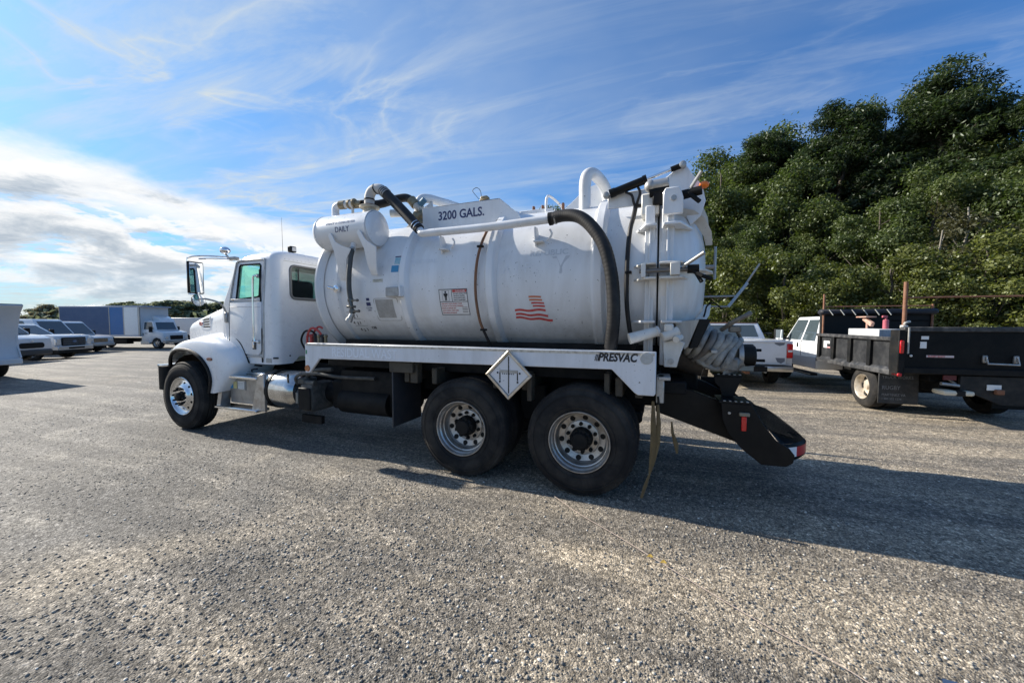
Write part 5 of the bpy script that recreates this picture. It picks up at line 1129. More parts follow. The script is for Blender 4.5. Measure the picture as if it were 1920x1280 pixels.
    bx(t, 'side_sticker', PAPER, 2.12, 2.15, 1.051, 1.056, 1.14, 1.24, bevel=0)
    hb = bx(t, 'headboard', GASKET, 2.66, 2.74, -1.06, 1.06, .86, 1.96)
    bx(t, 'tarp_roll', mat('black_tarp', (.012, .013, .02), .6), 2.56, 2.78, -1.10, 1.10, 1.87, 2.0, bevel=.04)
    for k in range(6): m = MB(); m.tube([(2.56, .95 - k * .22, 1.99), (2.53, .88 - k * .22, 1.86)], .010, 6); m.build('tarp_tie', mat('pale_tie', (.5, .5, .46), .6), t)
    bx(t, 'headboard_rail', BLACK, 2.64, 2.66, -1.0, -.3, 1.72, 1.75)
    tg = bx(t, 'tailgate', mat('gloss_black_gate', (.005, .006, .007), .45, spec=.12, dirt=(.04, .035, .03), dirt_amt=.25, dscale=4), -.06, .0, -1.10, 1.04, .86, 1.58)
    bx(t, 'gate_top_rail', MATS['dusty_black_rail'], -.10, .02, -1.12, 1.05, 1.53, 1.61); bx(t, 'gate_bottom_rail', BLACK, -.10, .02, -1.10, 1.05, .82, .92)
    bx(t, 'corner_post', BLACK, -.10, .12, 1.02, 1.12, .76, 1.56); bx(t, 'corner_post', BLACK, -.10, .12, -1.14, -1.04, .76, 1.56)
    m = MB(); m.cyl((-.12, 1.0, 1.60), (-.12, 1.0, 1.16), .013, seg=8); m.build('gate_pin_rod', STEEL, t)
    bx(t, 'tail_lamp', REDL, -.125, -.10, 1.05, 1.11, 1.16, 1.38)
    for (y0, z0, w2, h2, mt_) in ((.80, 1.40, .10, .055, PAPER), (.81, 1.25, .085, .11, PAPER), (-.69, 1.27, .12, .06, PAPER), (-.72, 1.08, .22, .10, PAPER)):
        bx(tg, 'gate_sticker', mt_, -.067, -.061, y0 - w2, y0, z0, z0 + h2, bevel=0)
    bx(tg, 'gate_sticker', REDP, -.0675, -.061, -.94, -.72, 1.065, 1.08, bevel=0)
    text('4051', .085, BLKL, tg, lambda u, v, d: Vector((-.068 - d, -.735 - u, 1.105 + v)), bold=.003, sx=.95)
    bx(tg, 'maker_strip', mat('white_red_strip', (.6, .5, .5), .5), -.067, -.061, .36, .72, 1.10, 1.135, bevel=0)
    text('RUGBY BODY', .036, REDP, tg, lambda u, v, d: Vector((-.0675 - d, .70 - u, 1.105 + v)), bold=.001)
    m = MB(); m.ball((-.07, .93, 1.12), .022, 8); m.build('round_bolt', PAPER, tg)
    m = MB(); m.tube([(-.10, -.02, 1.13), (-.14, -.02, 1.02), (-.14, -.40, 1.01), (-.10, -.40, 1.13)], .016, 8); m.build('gate_handle', STEEL, t)
    for y in (-.02, -.40): bx(tg, 'handle_bracket', STEEL, -.10, -.06, y - .03, y + .03, 1.03, 1.15)
    # rear apron, hitch, plate, mudflaps
    m = MB(); m.prism([(.25, .80), (-.95, .80), (-.95, .44), (-.80, .34), (-.28, .34), (.10, .52), (.25, .52)], 'x', -.05, .0, .004); m.build('hitch_apron', mat('dull_black_apron', (.012, .013, .014), .5, spec=.25, dirt=(.07, .06, .05), dirt_amt=.5, dscale=7), t)
    bx(t, 'licence_plate', PAPER, -.065, -.055, -.26, -.08, .58, .67, bevel=.002); bx(t, 'hitch_receiver', RUST, -.12, -.05, -.27, -.17, .52, .60); bx(t, 'red_plate', mat('dark_red', (.12, .015, .015), .5), -.02, .0, .28, .45, .72, .80, bevel=0)
    m = MB(); m.box(-.16, .12, .12, .52, .48, .56, .03, 2); m.build('hitch_hook_plate', mat('cream_bumper', (.62, .57, .45), .5), t); bx(t, 'hitch_band', GASKET, -.165, .13, .24, .36, .475, .565)
    m = MB(); m.cyl((-.02, .15, .62), (-.02, .48, .66), .03, seg=10); m.cyl((0, .2, .60), (.1, .3, .72), .02, seg=8); m.build('hitch_pin', STEEL, t)
    fl = bx(t, 'mudflap', mat('black_flap', (.018, .019, .020), .6, dirt=(.10, .09, .08), dirt_amt=.6, dscale=6), .42, .44, .50, 1.09, .20, .86, bevel=.006); bx(t, 'mudflap', BLACK, .42, .44, -1.09, -.50, .20, .86, bevel=.006)
    for tx, z, sz in (('TRUCK WORKS', .66, .075), ('RUGBY', .46, .10), ('MARTINEZ VA', .34, .065), ('1 800 555 1234', .27, .055)):
        text(tx, sz, mat('flap_lettering', (.20, .20, .20), .6), fl, (lambda z_: lambda u, v, d: Vector((.419 - d, 1.04 - u, z_ + v)))(z), sx=.85, ext=.001)
    bx(t, 'flap_clip', STEEL, .36, .40, .98, 1.06, .78, .88); bx(t, 'flap_clip', GREENP, .355, .36, 1.02, 1.06, .85, .88, bevel=0); bx(t, 'rear_clip', mat('tan_clip', (.42, .33, .24), .5), 2.76, 2.86, 1.0, 1.03, .78, .88)
    bx(t, 'red_reflector', REDT, -.11, .05, 1.055, 1.12, .765, .82)
    # pipe rack
    for (x, y, z1) in ((.04, .98, 2.38), (2.64, 1.02, 2.36), (2.64, -1.02, 2.1)):
        m = MB(); m.cyl((x, y, 1.30), (x, y, z1), .030 if x < 1 else .022, seg=10); m.build('rack_post', RUST, t)
    m = MB(); m.cyl((.04, .98, 2.11), (.04, -1.35, 2.11), .014, seg=8); m.cyl((.04, -1.0, 1.4), (.04, -1.0, 2.11), .022, seg=8); m.build('rack_bar', RUST, t)
    m = MB(); m.cyl((2.64, 1.02, 2.06), (2.64, -1.02, 2.06), .015, seg=8); m.build('rack_bar', RUST, t)
    m = MB(); m.tube([(.06, .98, 1.62), (.02, .98, 1.68), (.05, .9, 1.70)], .022, 6, smooth=3); m.box(.0, .08, .94, 1.02, 1.58, 1.64, .01); m.build('post_rag', mat('pale_rag', (.55, .53, .48), .8), t)
    return t
dt = dump_truck(); dt.location = (5.62, 5.0, 0)
DM = Matrix.Translation(dt.location) @ Matrix.Rotation(R(95), 4, 'Z')
def in_bed(p): return DM @ Vector(p)
def loose(m, name, mt, label, cat):
    for v in m.bm.verts: v.co = DM @ v.co
    o = m.build(name, mt, None); tag(o, label, cat); return o
m = MB(); m.box(.75, 1.75, .55, .95, 1.15, 1.56, .01); tb = loose(m, 'tool_box', None, 'white and grey metal toolbox sitting in the black truck bed', 'toolbox')
tb.data.materials.clear(); tb.data.materials.append(mat('scratched_box', (.55, .56, .56), .45, dirt=(.2, .2, .2), dirt_amt=.5, dscale=10))
m = MB(); m.cyl((1.02, .70, 1.56), (1.02, .70, 1.74), .045, seg=14, bevel=.01); m.cyl((1.02, .70, 1.74), (1.02, .70, 1.80), .016, seg=8); m.box(1.0, 1.04, .68, .76, 1.78, 1.82, .004); loose(m, 'fire_extinguisher', mat('pinkish_red', (.42, .10, .13), .4), 'faded red fire extinguisher standing on the toolbox in the truck bed', 'extinguisher')
m = MB(); m.prism([(1.42, 1.60), (1.70, 1.74), (1.66, 1.80), (1.38, 1.68)], 'y', .68, .74, .006); m.box(1.45, 1.80, .62, .80, 1.79, 1.815, .004); m.cyl((1.6, .7, 1.56), (1.6, .7, 1.7), .02, seg=8); loose(m, 'scrap_bracket', mat('orange_scrap', (.45, .24, .17), .6, dirt=(.6, .55, .5), dirt_amt=.7, dscale=20), 'peeling orange and white bracket lying on the toolbox', 'bracket')

# --- white pickup seen from the rear
def pickup_rear():
    t = thing('pickup_truck', (2.83, 7.62, 0), 'white pickup with scuffed tailgate and brown roof, parked tail-first behind the tank truck', 'pickup', R(92), local=True)
    lo = [(0.02, .58), (0.0, 1.22), (2.2, 1.22), (4.3, 1.18), (5.5, 1.10), (5.65, .60), (5.2, .5)] + [(4.75 + .45 * math.cos(R(a)), .40 + .45 * math.sin(R(a))) for a in (10, 50, 90, 130, 170)] + [(4.1, .48), (1.75, .48)] + [(1.20 + .45 * math.cos(R(a)), .40 + .45 * math.sin(R(a))) for a in (10, 50, 90, 130, 170)] + [(.6, .55)]
    body(t, lo, .99, CARW, 'body')
    greenhouse(t, (1.95, 4.25, .93), (2.22, 3.55, .78), CARW, 1.20, 1.68, side=((.05, .45), (.50, .92)), name='cabin')
    m = MB(); m.box(2.20, 3.55, -.76, .76, 1.665, 1.69, .01); m.build('roof_panel', MAROON, t)
    tg = bx(t, 'tailgate', CARW, -.03, .01, -.86, .86, .62, 1.20, bevel=.015)
    bx(tg, 'tailgate_lip', CARW, -.05, .02, -.87, .87, 1.18, 1.235, bevel=.015)
    m = MB(); m.prism(rrect(-.14, .14, 1.045, 1.13, .035, 3), 'x', -.05, -.03, .003); m.build('handle_recess', GASKET, tg)
    m = MB(); m.prism(rrect(-.11, .11, 1.06, 1.10, .018, 3), 'x', -.06, -.048, .003); m.build('tailgate_handle', BLACK, tg)
    for pts in ([(-.58, 1.20), (-.82, 1.20), (-.80, 1.13), (-.70, 1.10), (-.60, 1.15)], [(-.62, .80), (-.82, .80), (-.82, .72), (-.74, .66), (-.66, .70)], [(-.15, .73), (-.19, .73), (-.19, .69), (-.16, .68)], [(.25, 1.15), (.45, 1.15), (.48, 1.02), (.40, .98), (.30, 1.08)]):
        m = MB(); m.prism(pts, 'x', -.0335, -.029); m.build('bare_patch', PRIMER, tg)
    for s in (1, -1):
        bx(t, 'tail_lamp', REDL, -.045, .10, min(s * .86, s * .99), max(s * .86, s * .99), .80, 1.16, bevel=.02); bx(t, 'reverse_lens', PAPER, -.05, -.04, min(s * .88, s * .97), max(s * .88, s * .97), .95, 1.0, bevel=.002)
    m = MB(); m.box(-.17, .02, -.98, .98, .46, .60, .04, 2); b_ = m.build('rear_bumper', mat('worn_chrome', (.62, .61, .58), .3, .8, dirt=(.3, .27, .22), dirt_amt=.5, dscale=7), t)
    bx(b_, 'plate_recess', GASKET, -.18, -.165, -.42, .42, .45, .585); bx(b_, 'licence_plate', mat('dull_teal_plate', (.16, .19, .19), .5), -.185, -.178, -.12, .36, .46, .575, bevel=.002); bx(b_, 'bumper_step_pad', BLACK, -.15, .0, -.97, .97, .595, .605, bevel=.002)
    bx(t, 'tow_hitch', RUST, -.14, .3, -.05, .05, .38, .46); bx(t, 'rear_axle', BLACK, 1.12, 1.28, -.85, .85, .32, .46); bx(t, 'underbody', GASKET, .3, 5.2, -.7, .7, .42, .6)
    m = MB(); m.cyl((.1, -.45, .42), (.9, -.45, .42), .035, seg=10); m.build('exhaust_pipe', STEEL, t)
    for x in (1.20, 4.75): wheel_local(x, .99, -1, .39, t); wheel_local(x, -.99, 1, .39, t)
    return t
pickup_rear()

# --- generic parked vans and pickups at the far left, seen from their front right
def headlamps(t, x, y, z0, z1, w_=.22, d=.04, mt=None):
    for s in (1, -1):
        a, b = s * y, s * (y - w_)
        bx(t, 'headlight', mt or mat('car_headlight', (.55, .57, .58), .1, .3, coat=.8), x - .10, x + d, min(a, b), max(a, b), z0, z1, bevel=.025)
def mirrors(t, x, y, z, h=.28):
    for s in (1, -1):
        a, b = s * y, s * (y + .22)
        bx(t, 'side_mirror', GASKET, x, x + .10, min(a, b), max(a, b), z, z + h, bevel=.02)
def side_van(label, loc, rot, L_=5.6, H=2.05, W_=.98, group=None, passenger=True, front='tall'):
    t = thing('passenger_van' if passenger else 'compact_van', loc, label, 'van', R(rot), group, local=True)
    hw = .95 if front == 'tall' else .60
    lo = [(-L_, .42), (-L_, 1.18), (-hw - .35, 1.20), (-.25, 1.10), (-.02, .98), (0, .50), (-.25, .40), (-.45, .36)] + [(-1.0 + .42 * math.cos(R(a)), .36 + .42 * math.sin(R(a))) for a in (0, 45, 90, 135, 180)] + [(-1.6, .38), (-L_ + 1.7, .38)] + [(-L_ + 1.25 + .42 * math.cos(R(a)), .36 + .42 * math.sin(R(a))) for a in (0, 45, 90, 135, 180)]
    body(t, lo, W_, CARW, 'body', .10, 3)
    sd_ = ((.02, .16), (.185, .40), (.425, .64), (.665, .87)) if passenger else ((.64, .88),)
    greenhouse(t, (-L_ + .03, -hw - .05, W_ - .03), (-L_ + .12, -hw - .75, W_ - .16), CARW, 1.17, H, side=sd_, name='cabin', bev=.11)
    if front == 'tall':
        bx(t, 'grille', BLACK, -.02, .03, -.55, .55, .66, .92, bevel=.02)
        for k in range(4): bx(t, 'grille_bar', CHROME, .025, .035, -.53, .53, .69 + k * .06, .70 + k * .06, bevel=0)
        headlamps(t, 0, .90, .68, .90, .26)
        bx(t, 'front_bumper', mat('grey_chrome_bumper', (.5, .5, .5), .3, .6), -.15, .10, -W_, W_, .42, .60, bevel=.03)
    else:
        m = MB(); m.prism(rrect(-.52, .52, .56, .80, .11, 5), 'x', -.02, .03, .006); m.build('grille', GASKET, t)
        headlamps(t, -.06, .90, .80, .98, .24)
        bx(t, 'front_bumper', mat('grey_plastic_bumper', (.05, .052, .055), .5), -.25, .06, -W_, W_, .24, .50, bevel=.05)
        m = MB(); m.ball((.035, 0, .88), .05, 10, (.3, 1.3, .7)); m.build('front_badge', CHROME, t)
    mirrors(t, -hw - .45, W_, 1.16); bx(t, 'underbody', GASKET, -L_ + .3, -.3, -.8, .8, .26, .45)
    for x in (-1.0, -L_ + 1.25): wheel_local(x, W_, -1, .36, t); wheel_local(x, -W_, 1, .36, t)
    return t
def side_pickup(label, loc, rot, group=None):
    t = thing('pickup_truck', loc, label, 'pickup', R(rot), group, local=True)
    L_ = 6.0
    lo = [(-L_, .62), (-L_, 1.28), (-1.9, 1.30), (-.35, 1.32), (-.05, 1.25), (0, .62), (-.3, .55), (-.5, .5)] + [(-1.05 + .48 * math.cos(R(a)), .42 + .48 * math.sin(R(a))) for a in (0, 45, 90, 135, 180)] + [(-1.7, .5), (-L_ + 1.9, .5)] + [(-L_ + 1.35 + .48 * math.cos(R(a)), .42 + .48 * math.sin(R(a))) for a in (0, 45, 90, 135, 180)]
    body(t, lo, 1.0, CARW, 'body', .05)
    greenhouse(t, (-4.1, -1.55, .95), (-3.85, -2.35, .80), CARW, 1.28, 1.88, side=((.05, .42), (.47, .90)), name='cabin', bev=.05)
    bx(t, 'grille', BLACK, -.02, .04, -.66, .66, .74, 1.16, bevel=.02)
    for k in range(3): bx(t, 'grille_bar', mat('grey_grille_bar', (.22, .23, .24), .4), .035, .05, -.62, .62, .82 + k * .11, .85 + k * .11, bevel=0)
    m = MB(); m.ball((.06, 0, .95), .09, 12, (.3, 1.5, .6)); m.build('oval_badge', mat('blue_grey_badge', (.15, .20, .30), .3), t)
    headlamps(t, 0, .99, .76, 1.12, .27)
    bx(t, 'front_bumper', mat('grey_chrome_bumper', (.5, .5, .5), .3, .6), -.15, .14, -1.0, 1.0, .50, .72, bevel=.03); bx(t, 'air_dam', GASKET, -.12, .10, -.95, .95, .34, .50); bx(t, 'bumper_slot', GASKET, .138, .146, -.45, .45, .56, .66, bevel=.004)
    mirrors(t, -1.95, 1.0, 1.24, .34); bx(t, 'underbody', GASKET, -L_ + .3, -.3, -.8, .8, .34, .6)
    for x in (-1.05, -L_ + 1.35): wheel_local(x, 1.0, -1, .41, t); wheel_local(x, -1.0, 1, .41, t)
    return t
def world_at(px, Z):
    X_ = (px - 960) / 700 * Z; yw = R(21.35); return (CAM[0] + X_ * math.cos(yw) - Z * math.sin(yw), CAM[1] + X_ * math.sin(yw) + Z * math.cos(yw))
GL = 'vehicles parked in the left row'
side_van('small white compact van with rounded dark grille, nearest of the left row', (*world_at(58, 16.4), 0), 33, 4.4, 1.80, .88, GL, False, 'low')
side_pickup('white heavy pickup with wide dark grille beside the compact van', (*world_at(137, 20.3), -.27), 32, GL)
side_van('long white passenger van with many windows, parked behind the white pickup', (*world_at(146, 23.6), -.22), 27, 5.9, 2.12, .98, GL, True)
side_van('white van with upright chrome grille, next to the blue box truck', (*world_at(186, 25.0), -.28), 27, 5.0, 2.05, .98, GL, True)
side_van('white van just beyond the left edge, its shadow reaching across the gravel', (-13.4, -1.75, 0), 0, 5.4, 2.25, .98, None, True)

# --- blue sided box truck
def box_truck():
    t = thing('box_truck', (*world_at(331, 29.0), -.28), 'blue and white box truck with white cab, far left behind the parked vans', 'box truck', R(18), local=True)
    B0, B1, W_, z0, z1 = -8.2, -1.75, 1.12, .98, 3.22
    m = MB(); m.box(B0, B1, -W_, W_, z0, z1, .02); m.build('cargo_box', GREYBOX, t)
    bx(t, 'blue_panel', BLUEBOX, B0 + .03, B0 + 4.0, -W_ - .015, -W_ - .002, z0 + .08, z1 - .10, bevel=0); bx(t, 'blue_door_panel', BLUEB2, B0 + 4.08, B0 + 5.15, -W_ - .015, -W_ - .002, z0 + .08, z1 - .10, bevel=0)
    bx(t, 'white_panel', PAPER, B0 + 5.22, B1 - .15, -W_ - .012, -W_ - .002, z0 + .08, z1 - .10, bevel=0); bx(t, 'corner_post', STEEL, B1 - .10, B1 + .02, -W_ - .03, -W_ + .05, z0, z1)
    for x in (B0 + .0, B0 + 4.02, B0 + 5.16): bx(t, 'panel_strip', STEEL, x, x + .05, -W_ - .025, -W_ - .002, z0, z1, bevel=0)
    bx(t, 'roof_rail', mat('blue_grey_rail', (.30, .36, .46), .4), B0, B1 + .25, -W_ - .03, W_ + .03, z1 - .08, z1 + .02)
    bx(t, 'lower_rail', mat('pale_rail', (.50, .52, .55), .5), B0, B1, -W_ - .03, W_ + .03, z0 - .06, z0 + .06)
    bx(t, 'chassis_frame', GASKET, B0 + .2, -.3, -.45, .45, .50, .78); bx(t, 'side_box', GASKET, B0 + .3, B0 + 3.2, -1.0, -.5, .28, .74); bx(t, 'side_box', BLACK, -4.6, -3.0, -1.0, -.5, .36, .74)
    lo = [(-1.8, .55), (-1.8, 1.42), (-.75, 1.42), (-.10, 1.22), (0, .60), (-.2, .5)] + [(-.62 + .42 * math.cos(R(a)), .40 + .45 * math.sin(R(a))) for a in (10, 50, 90, 130, 170)] + [(-1.2, .52)]
    body(t, lo, .98, CARW, 'cab_body', .05)
    greenhouse(t, (-1.78, -.75, .94), (-1.72, -.98, .86), CARW, 1.40, 2.10, side=((.12, .88),), name='cab_roof', bev=.05)
    m = MB(); m.prism([(-1.74, 2.08), (-1.0, 2.08), (-1.2, 2.3), (-1.6, 2.5), (-1.74, 2.5)], 'y', -.2, .95, .05, 2); m.build('wind_deflector', CARW, t)
    bx(t, 'front_grille', GASKET, -.02, .03, -.5, .5, .68, 1.0); headlamps(t, -.02, .92, .72, .96, .25); bx(t, 'front_bumper', STEEL, -.1, .12, -1.0, 1.0, .42, .62)
    bx(t, 'fuel_step', mat('pale_step_tank', (.5, .51, .5), .4, .4), -1.9, -1.15, -1.02, -.6, .34, .62, bevel=.04); bx(t, 'door_handle', GASKET, -1.70, -1.64, -1.0, -.975, 1.02, 1.18); text('PENN', .11, BLKL, t, lambda u, v, d: Vector((-1.55 + u, -.982 - d, 1.12 + v)), sx=.8)
    mirrors(t, -1.0, .98, 1.25, .42)
    wheel_local(-.62, .98, -1, .42, t); wheel_local(-.62, -.98, 1, .42, t); wheel_local(-6.6, 1.05, -1, .42, t); wheel_local(-6.6, -1.05, 1, .42, t)
    return t
box_truck()
t = thing('white_trailer', (*world_at(395, 36), -.28), 'plain white trailer roof showing between the box truck and the tank truck hood', 'trailer', R(18), local=True)
m = MB(); m.box(-5, 3, -1.2, 1.2, .9, 2.55, .03); m.build('trailer_body', GREYBOX, t); m = MB(); m.prism([(3.0, .9), (3.0, 2.5), (4.0, 2.35), (4.6, 1.5), (5.2, 1.3), (5.3, .6), (3, .6)], 'y', -1.1, 1.1, .12, 2); m.build('cab_body', CARW, t)
for x in (-3.5, -2.4, 4.0): wheel_local(x, -1.1, 1, .45, t); wheel_local(x, 1.1, -1, .45, t)
t.scale = (1, 1, .95)
# --- truck with its hood tipped forward, cut by the left edge of the picture
t = thing('tipped_hood_truck', (-17.9, .55, 0), 'white truck hood panel with dark underside at the far left edge', 'truck', 0, local=True)
m = MB(); rows = []
for y in np.linspace(-1.15, 1.15, 9):
    k = (y / 1.15) ** 2
    rows.append([(.62 - .10 * k, y, 2.22 + .02 * k), (.40 - .12 * k, y, 2.0), (.22 - .16 * k, y, 1.6), (.16 - .20 * k, y, 1.2), (.26 - .24 * k, y, .85), (.45 - .28 * k, y, .58)])
m.grid(rows); bmesh.ops.solidify(m.bm, geom=m.bm.faces[:], thickness=.05); m.build('hood_shell', mat('dull_white_fibreglass', (.60, .61, .62), .45, dirt=(.4, .4, .4), dirt_amt=.3, dscale=2), t, 60)
for s in (-1, 1): m = MB(); m.prism([(.55, 2.2), (-.55, 2.12), (-.75, 1.7), (-.6, 1.2), (-.7, .85), (-.2, .62), (.30, .60), (.05, 1.0), (.04, 1.6), (.3, 2.0)], 'y', s * 1.13 - .02, s * 1.13 + .02, .01); m.build('hood_side', MATS['dull_white_fibreglass'], t)
m = MB(); m.grid([[(.635 - .10 * (y / 1.15) ** 2, y, 2.225), (.53 - .10 * (y / 1.15) ** 2, y, 2.10 + .04 * (y / 1.15) ** 2), (.42 - .11 * (y / 1.15) ** 2, y, 1.995 + .12 * (y / 1.15) ** 2)] for y in np.linspace(-1.15, 1.15, 9)]); bmesh.ops.solidify(m.bm, geom=m.bm.faces[:], thickness=-.03); m.build('dark_top_edge', mat('slate_edge', (.06, .075, .10), .6), t, 60)
m = MB(); m.prism([(.58, 2.23), (-.8, 2.15), (-.8, 2.02), (.3, 2.0)], 'y', -1.05, 1.05, .03); m.build('hood_underside', mat('slate_underside', (.10, .12, .15), .6), t)
bx(t, 'front_bumper', GREYBOX, .1, .5, -1.1, 1.1, .42, .60, bevel=.03); bx(t, 'engine', GASKET, -1.6, -.1, -.45, .45, .6, 1.4, bevel=.05)
m = MB(); m.box(-3.4, -1.8, -1.0, 1.0, .9, 2.35, .15, 3); m.build('cab_body', CARW, t); bx(t, 'windscreen', PANEB, -1.81, -1.79, -.85, .85, 1.55, 2.15, bevel=.0)
for y, s in ((1.05, -1), (-1.05, 1)): wheel_local(-.7, y, s, .48, t)
bx(t, 'chassis_frame', BLACK, -6.5, .1, -.45, .45, .5, .75)
for y, s in ((1.1, -1), (-1.1, 1)): wheel_local(-5.4, y, s, .48, t)

# ================================================================== ground
def ground_mat():
    m = bpy.data.materials.new('gravel_ground'); m.use_nodes = True; t = m.node_tree; b = t.nodes['Principled BSDF']
    g = N(t, 'ShaderNodeNewGeometry').outputs['Position']
    big = noise(t, g, .16, 5, .55); mid = noise(t, g, .9, 6, .6, .4); fine = noise(t, g, 14, 5, .7)
    base = ramp(t, mid, [(.30, (.180, .167, .147)), (.48, (.228, .210, .182)), (.66, (.282, .256, .213))])
    # tan dirt where the surface is worn, mostly towards the right side and in wheel tracks
    s = N(t, 'ShaderNodeSeparateXYZ'); t.links.new(g, s.inputs[0])
    mr = N(t, 'ShaderNodeMapRange'); t.links.new(s.outputs[0], mr.inputs[0]); mr.inputs[1].default_value = -6; mr.inputs[2].default_value = 6
    tan_ = ramp(t, math_n(t, 'ADD', math_n(t, 'MULTIPLY', mr.outputs[0], .36), math_n(t, 'ADD', math_n(t, 'MULTIPLY', big, .5), math_n(t, 'MULTIPLY', mid, .35))), [(.46, 0.0), (.72, 1.0)])
    c = mixc(t, math_n(t, 'MULTIPLY', tan_, .75), base, (.41, .335, .235))
    # tyre tracks: two families of long soft bands
    st = noise(t, mapping(t, g, rot=(0, 0, R(-24)), scl=(.22, 1.5, 1)), 1.6, 7, .68, .8)
    c = mixc(t, ramp(t, st, [(.43, 0.0), (.60, .70)]), c, (.105, .098, .088))
    st2 = noise(t, g, 4.5, 6, .72); c = mixc(t, .75, c, ramp(t, st2, [(.30, .78), (.5, 1.0), (.70, 1.24)]), 'MULTIPLY')
    tv = N(t, 'ShaderNodeTexWave', wave_type='BANDS', bands_direction='Y', i_Scale=.35, i_Distortion=5.0, i_Detail=2.5, i_Detail_Scale=.35)
    t.links.new(mapping(t, g, rot=(0, 0, R(-14)), scl=(.35, 1, 1)), tv.inputs['Vector'])
    tr = ramp(t, tv.outputs['Fac'], [(.60, 0.0), (.95, 1.0)])
    c = mixc(t, math_n(t, 'MULTIPLY', tr, .40), c, (.105, .098, .088))
    # curved wheel tracks: bands at set distances from a turning centre
    def arcs(cx, cy, stops, amt, colr):
        vd = N(t, 'ShaderNodeVectorMath', operation='DISTANCE'); t.links.new(mapping(t, g, scl=(1, 1, 0)), vd.inputs[0]); vd.inputs[1].default_value = (cx, cy, 0)
        r_ = math_n(t, 'ADD', math_n(t, 'MULTIPLY', vd.outputs['Value'], 1 / 20.0), math_n(t, 'MULTIPLY', math_n(t, 'SUBTRACT', noise(t, g, .8, 4, .6), .5), .02))
        sl_ = [(0, 0.0)]
        for p_, w_, a_ in stops: sl_ += [(p_ - w_, 0.0), (p_ - w_ * .35, a_), (p_ + w_ * .35, a_), (p_ + w_, 0.0)]
        brk = ramp(t, noise(t, g, 1.1, 4, .6), [(.36, .15), (.56, 1.0)])
        return mixc(t, math_n(t, 'MULTIPLY', math_n(t, 'MULTIPLY', ramp(t, r_, sl_), brk), amt), c, colr)
    c = arcs(-12.5, -12.0, [(.42, .014, 1.0), (.455, .012, .7), (.535, .014, .9), (.575, .011, .8)], .60, (.115, .108, .098))
    c = arcs(-12.5, -12.0, [(.438, .010, 1.0), (.497, .012, .8), (.556, .010, 1.0)], .45, (.38, .335, .265))
    c = arcs(9.0, -11.0, [(.55, .014, 1.0), (.64, .014, .9), (.74, .016, .8)], .42, (.40, .335, .245))
    c = arcs(9.0, -11.0, [(.595, .012, 1.0), (.69, .012, .8)], .50, (.12, .112, .10))
    # pebbles: each cell of a voronoi gets its own tone
    def cells(scale):
        v = N(t, 'ShaderNodeTexVoronoi', i_Scale=scale); t.links.new(g, v.inputs['Vector']); return v
    v1, v2 = cells(105), cells(52)
    w1 = N(t, 'ShaderNodeSeparateColor'); t.links.new(v1.outputs['Color'], w1.inputs[0]); w2 = N(t, 'ShaderNodeSeparateColor'); t.links.new(v2.outputs['Color'], w2.inputs[0])
    tone = ramp(t, w1.outputs[0], [(0, .42), (.55, .95), (.86, 1.25), (1.0, 2.1)])
    c = mixc(t, .85, c, tone, 'MULTIPLY')
    tone2 = ramp(t, w2.outputs[1], [(0, .6), (.6, 1.0), (1.0, 1.5)]); c = mixc(t, .55, c, tone2, 'MULTIPLY')
    sp3 = noise(t, g, 13, 9, .88); c = mixc(t, .9, c, ramp(t, sp3, [(.38, .58), (.48, .95), (.55, 1.12), (.64, 1.6)]), 'MULTIPLY')
    sp_ = noise(t, g, 26, 3, .8); c = mixc(t, .85, c, ramp(t, sp_, [(.36, .55), (.5, 1.0), (.60, 1.25), (.70, 1.9)]), 'MULTIPLY')
    far = N(t, 'ShaderNodeMapRange'); t.links.new(s.outputs[1], far.inputs[0]); far.inputs[1].default_value = 19; far.inputs[2].default_value = 24
    xr = N(t, 'ShaderNodeMapRange'); t.links.new(s.outputs[0], xr.inputs[0]); xr.inputs[1].default_value = -20; xr.inputs[2].default_value = -8
    c = mixc(t, math_n(t, 'MULTIPLY', math_n(t, 'MULTIPLY', far.outputs[0], xr.outputs[0]), .9), c, (.055, .048, .028))
    t.links.new(c, b.inputs['Base Color']); b.inputs['Roughness'].default_value = .82; b.inputs['Specular IOR Level'].default_value = .35
    h = math_n(t, 'ADD', math_n(t, 'MULTIPLY', v1.outputs['Distance'], -.6), math_n(t, 'MULTIPLY', v2.outputs['Distance'], -.45))
    h = math_n(t, 'ADD', h, math_n(t, 'MULTIPLY', noise(t, g, 120, 3, .7), .25))
    h = math_n(t, 'ADD', h, math_n(t, 'MULTIPLY', noise(t, g, 5, 4, .6), .9))
    bn = N(t, 'ShaderNodeBump', i_Strength=.85, i_Distance=.009); t.links.new(h, bn.inputs['Height']); t.links.new(bn.outputs[0], b.inputs['Normal'])
    return m
GM = ground_mat()
rng = np.random.default_rng(3)
def height(x, y):
    d = np.hypot(x - CAM[0], y - CAM[1])
    h = .012 * np.sin(x * .9 + .4 * y) + .010 * np.sin(y * 1.3 - x * .5 + 1.2) + .006 * np.sin(3.1 * x + 1.7 * y) + .005 * np.sin(2.3 * x - 4.1 * y + .6)
    under = np.exp(-np.clip(np.abs(y - 1.2) - 1.6, 0, 9) ** 2 * 6) * ((x > -8) & (x < 1.5))
    q = np.clip((-24 - x) / 5, 0, 1); return (h - .010) * (1 - under) * np.clip(1.5 - d / 20, 0, 1) - .28 * q * q * (3 - 2 * q)
xs = np.concatenate([-np.geomspace(1200, 14, 60), np.linspace(-13.5, 8.5, 150), np.geomspace(9, 1200, 22)]); ys = np.concatenate([-np.geomspace(1200, 7, 18), np.linspace(-6.7, 9, 110), np.geomspace(9.5, 1200, 22)])
gx, gy = np.meshgrid(xs, ys, indexing='ij'); gz = height(gx, gy)
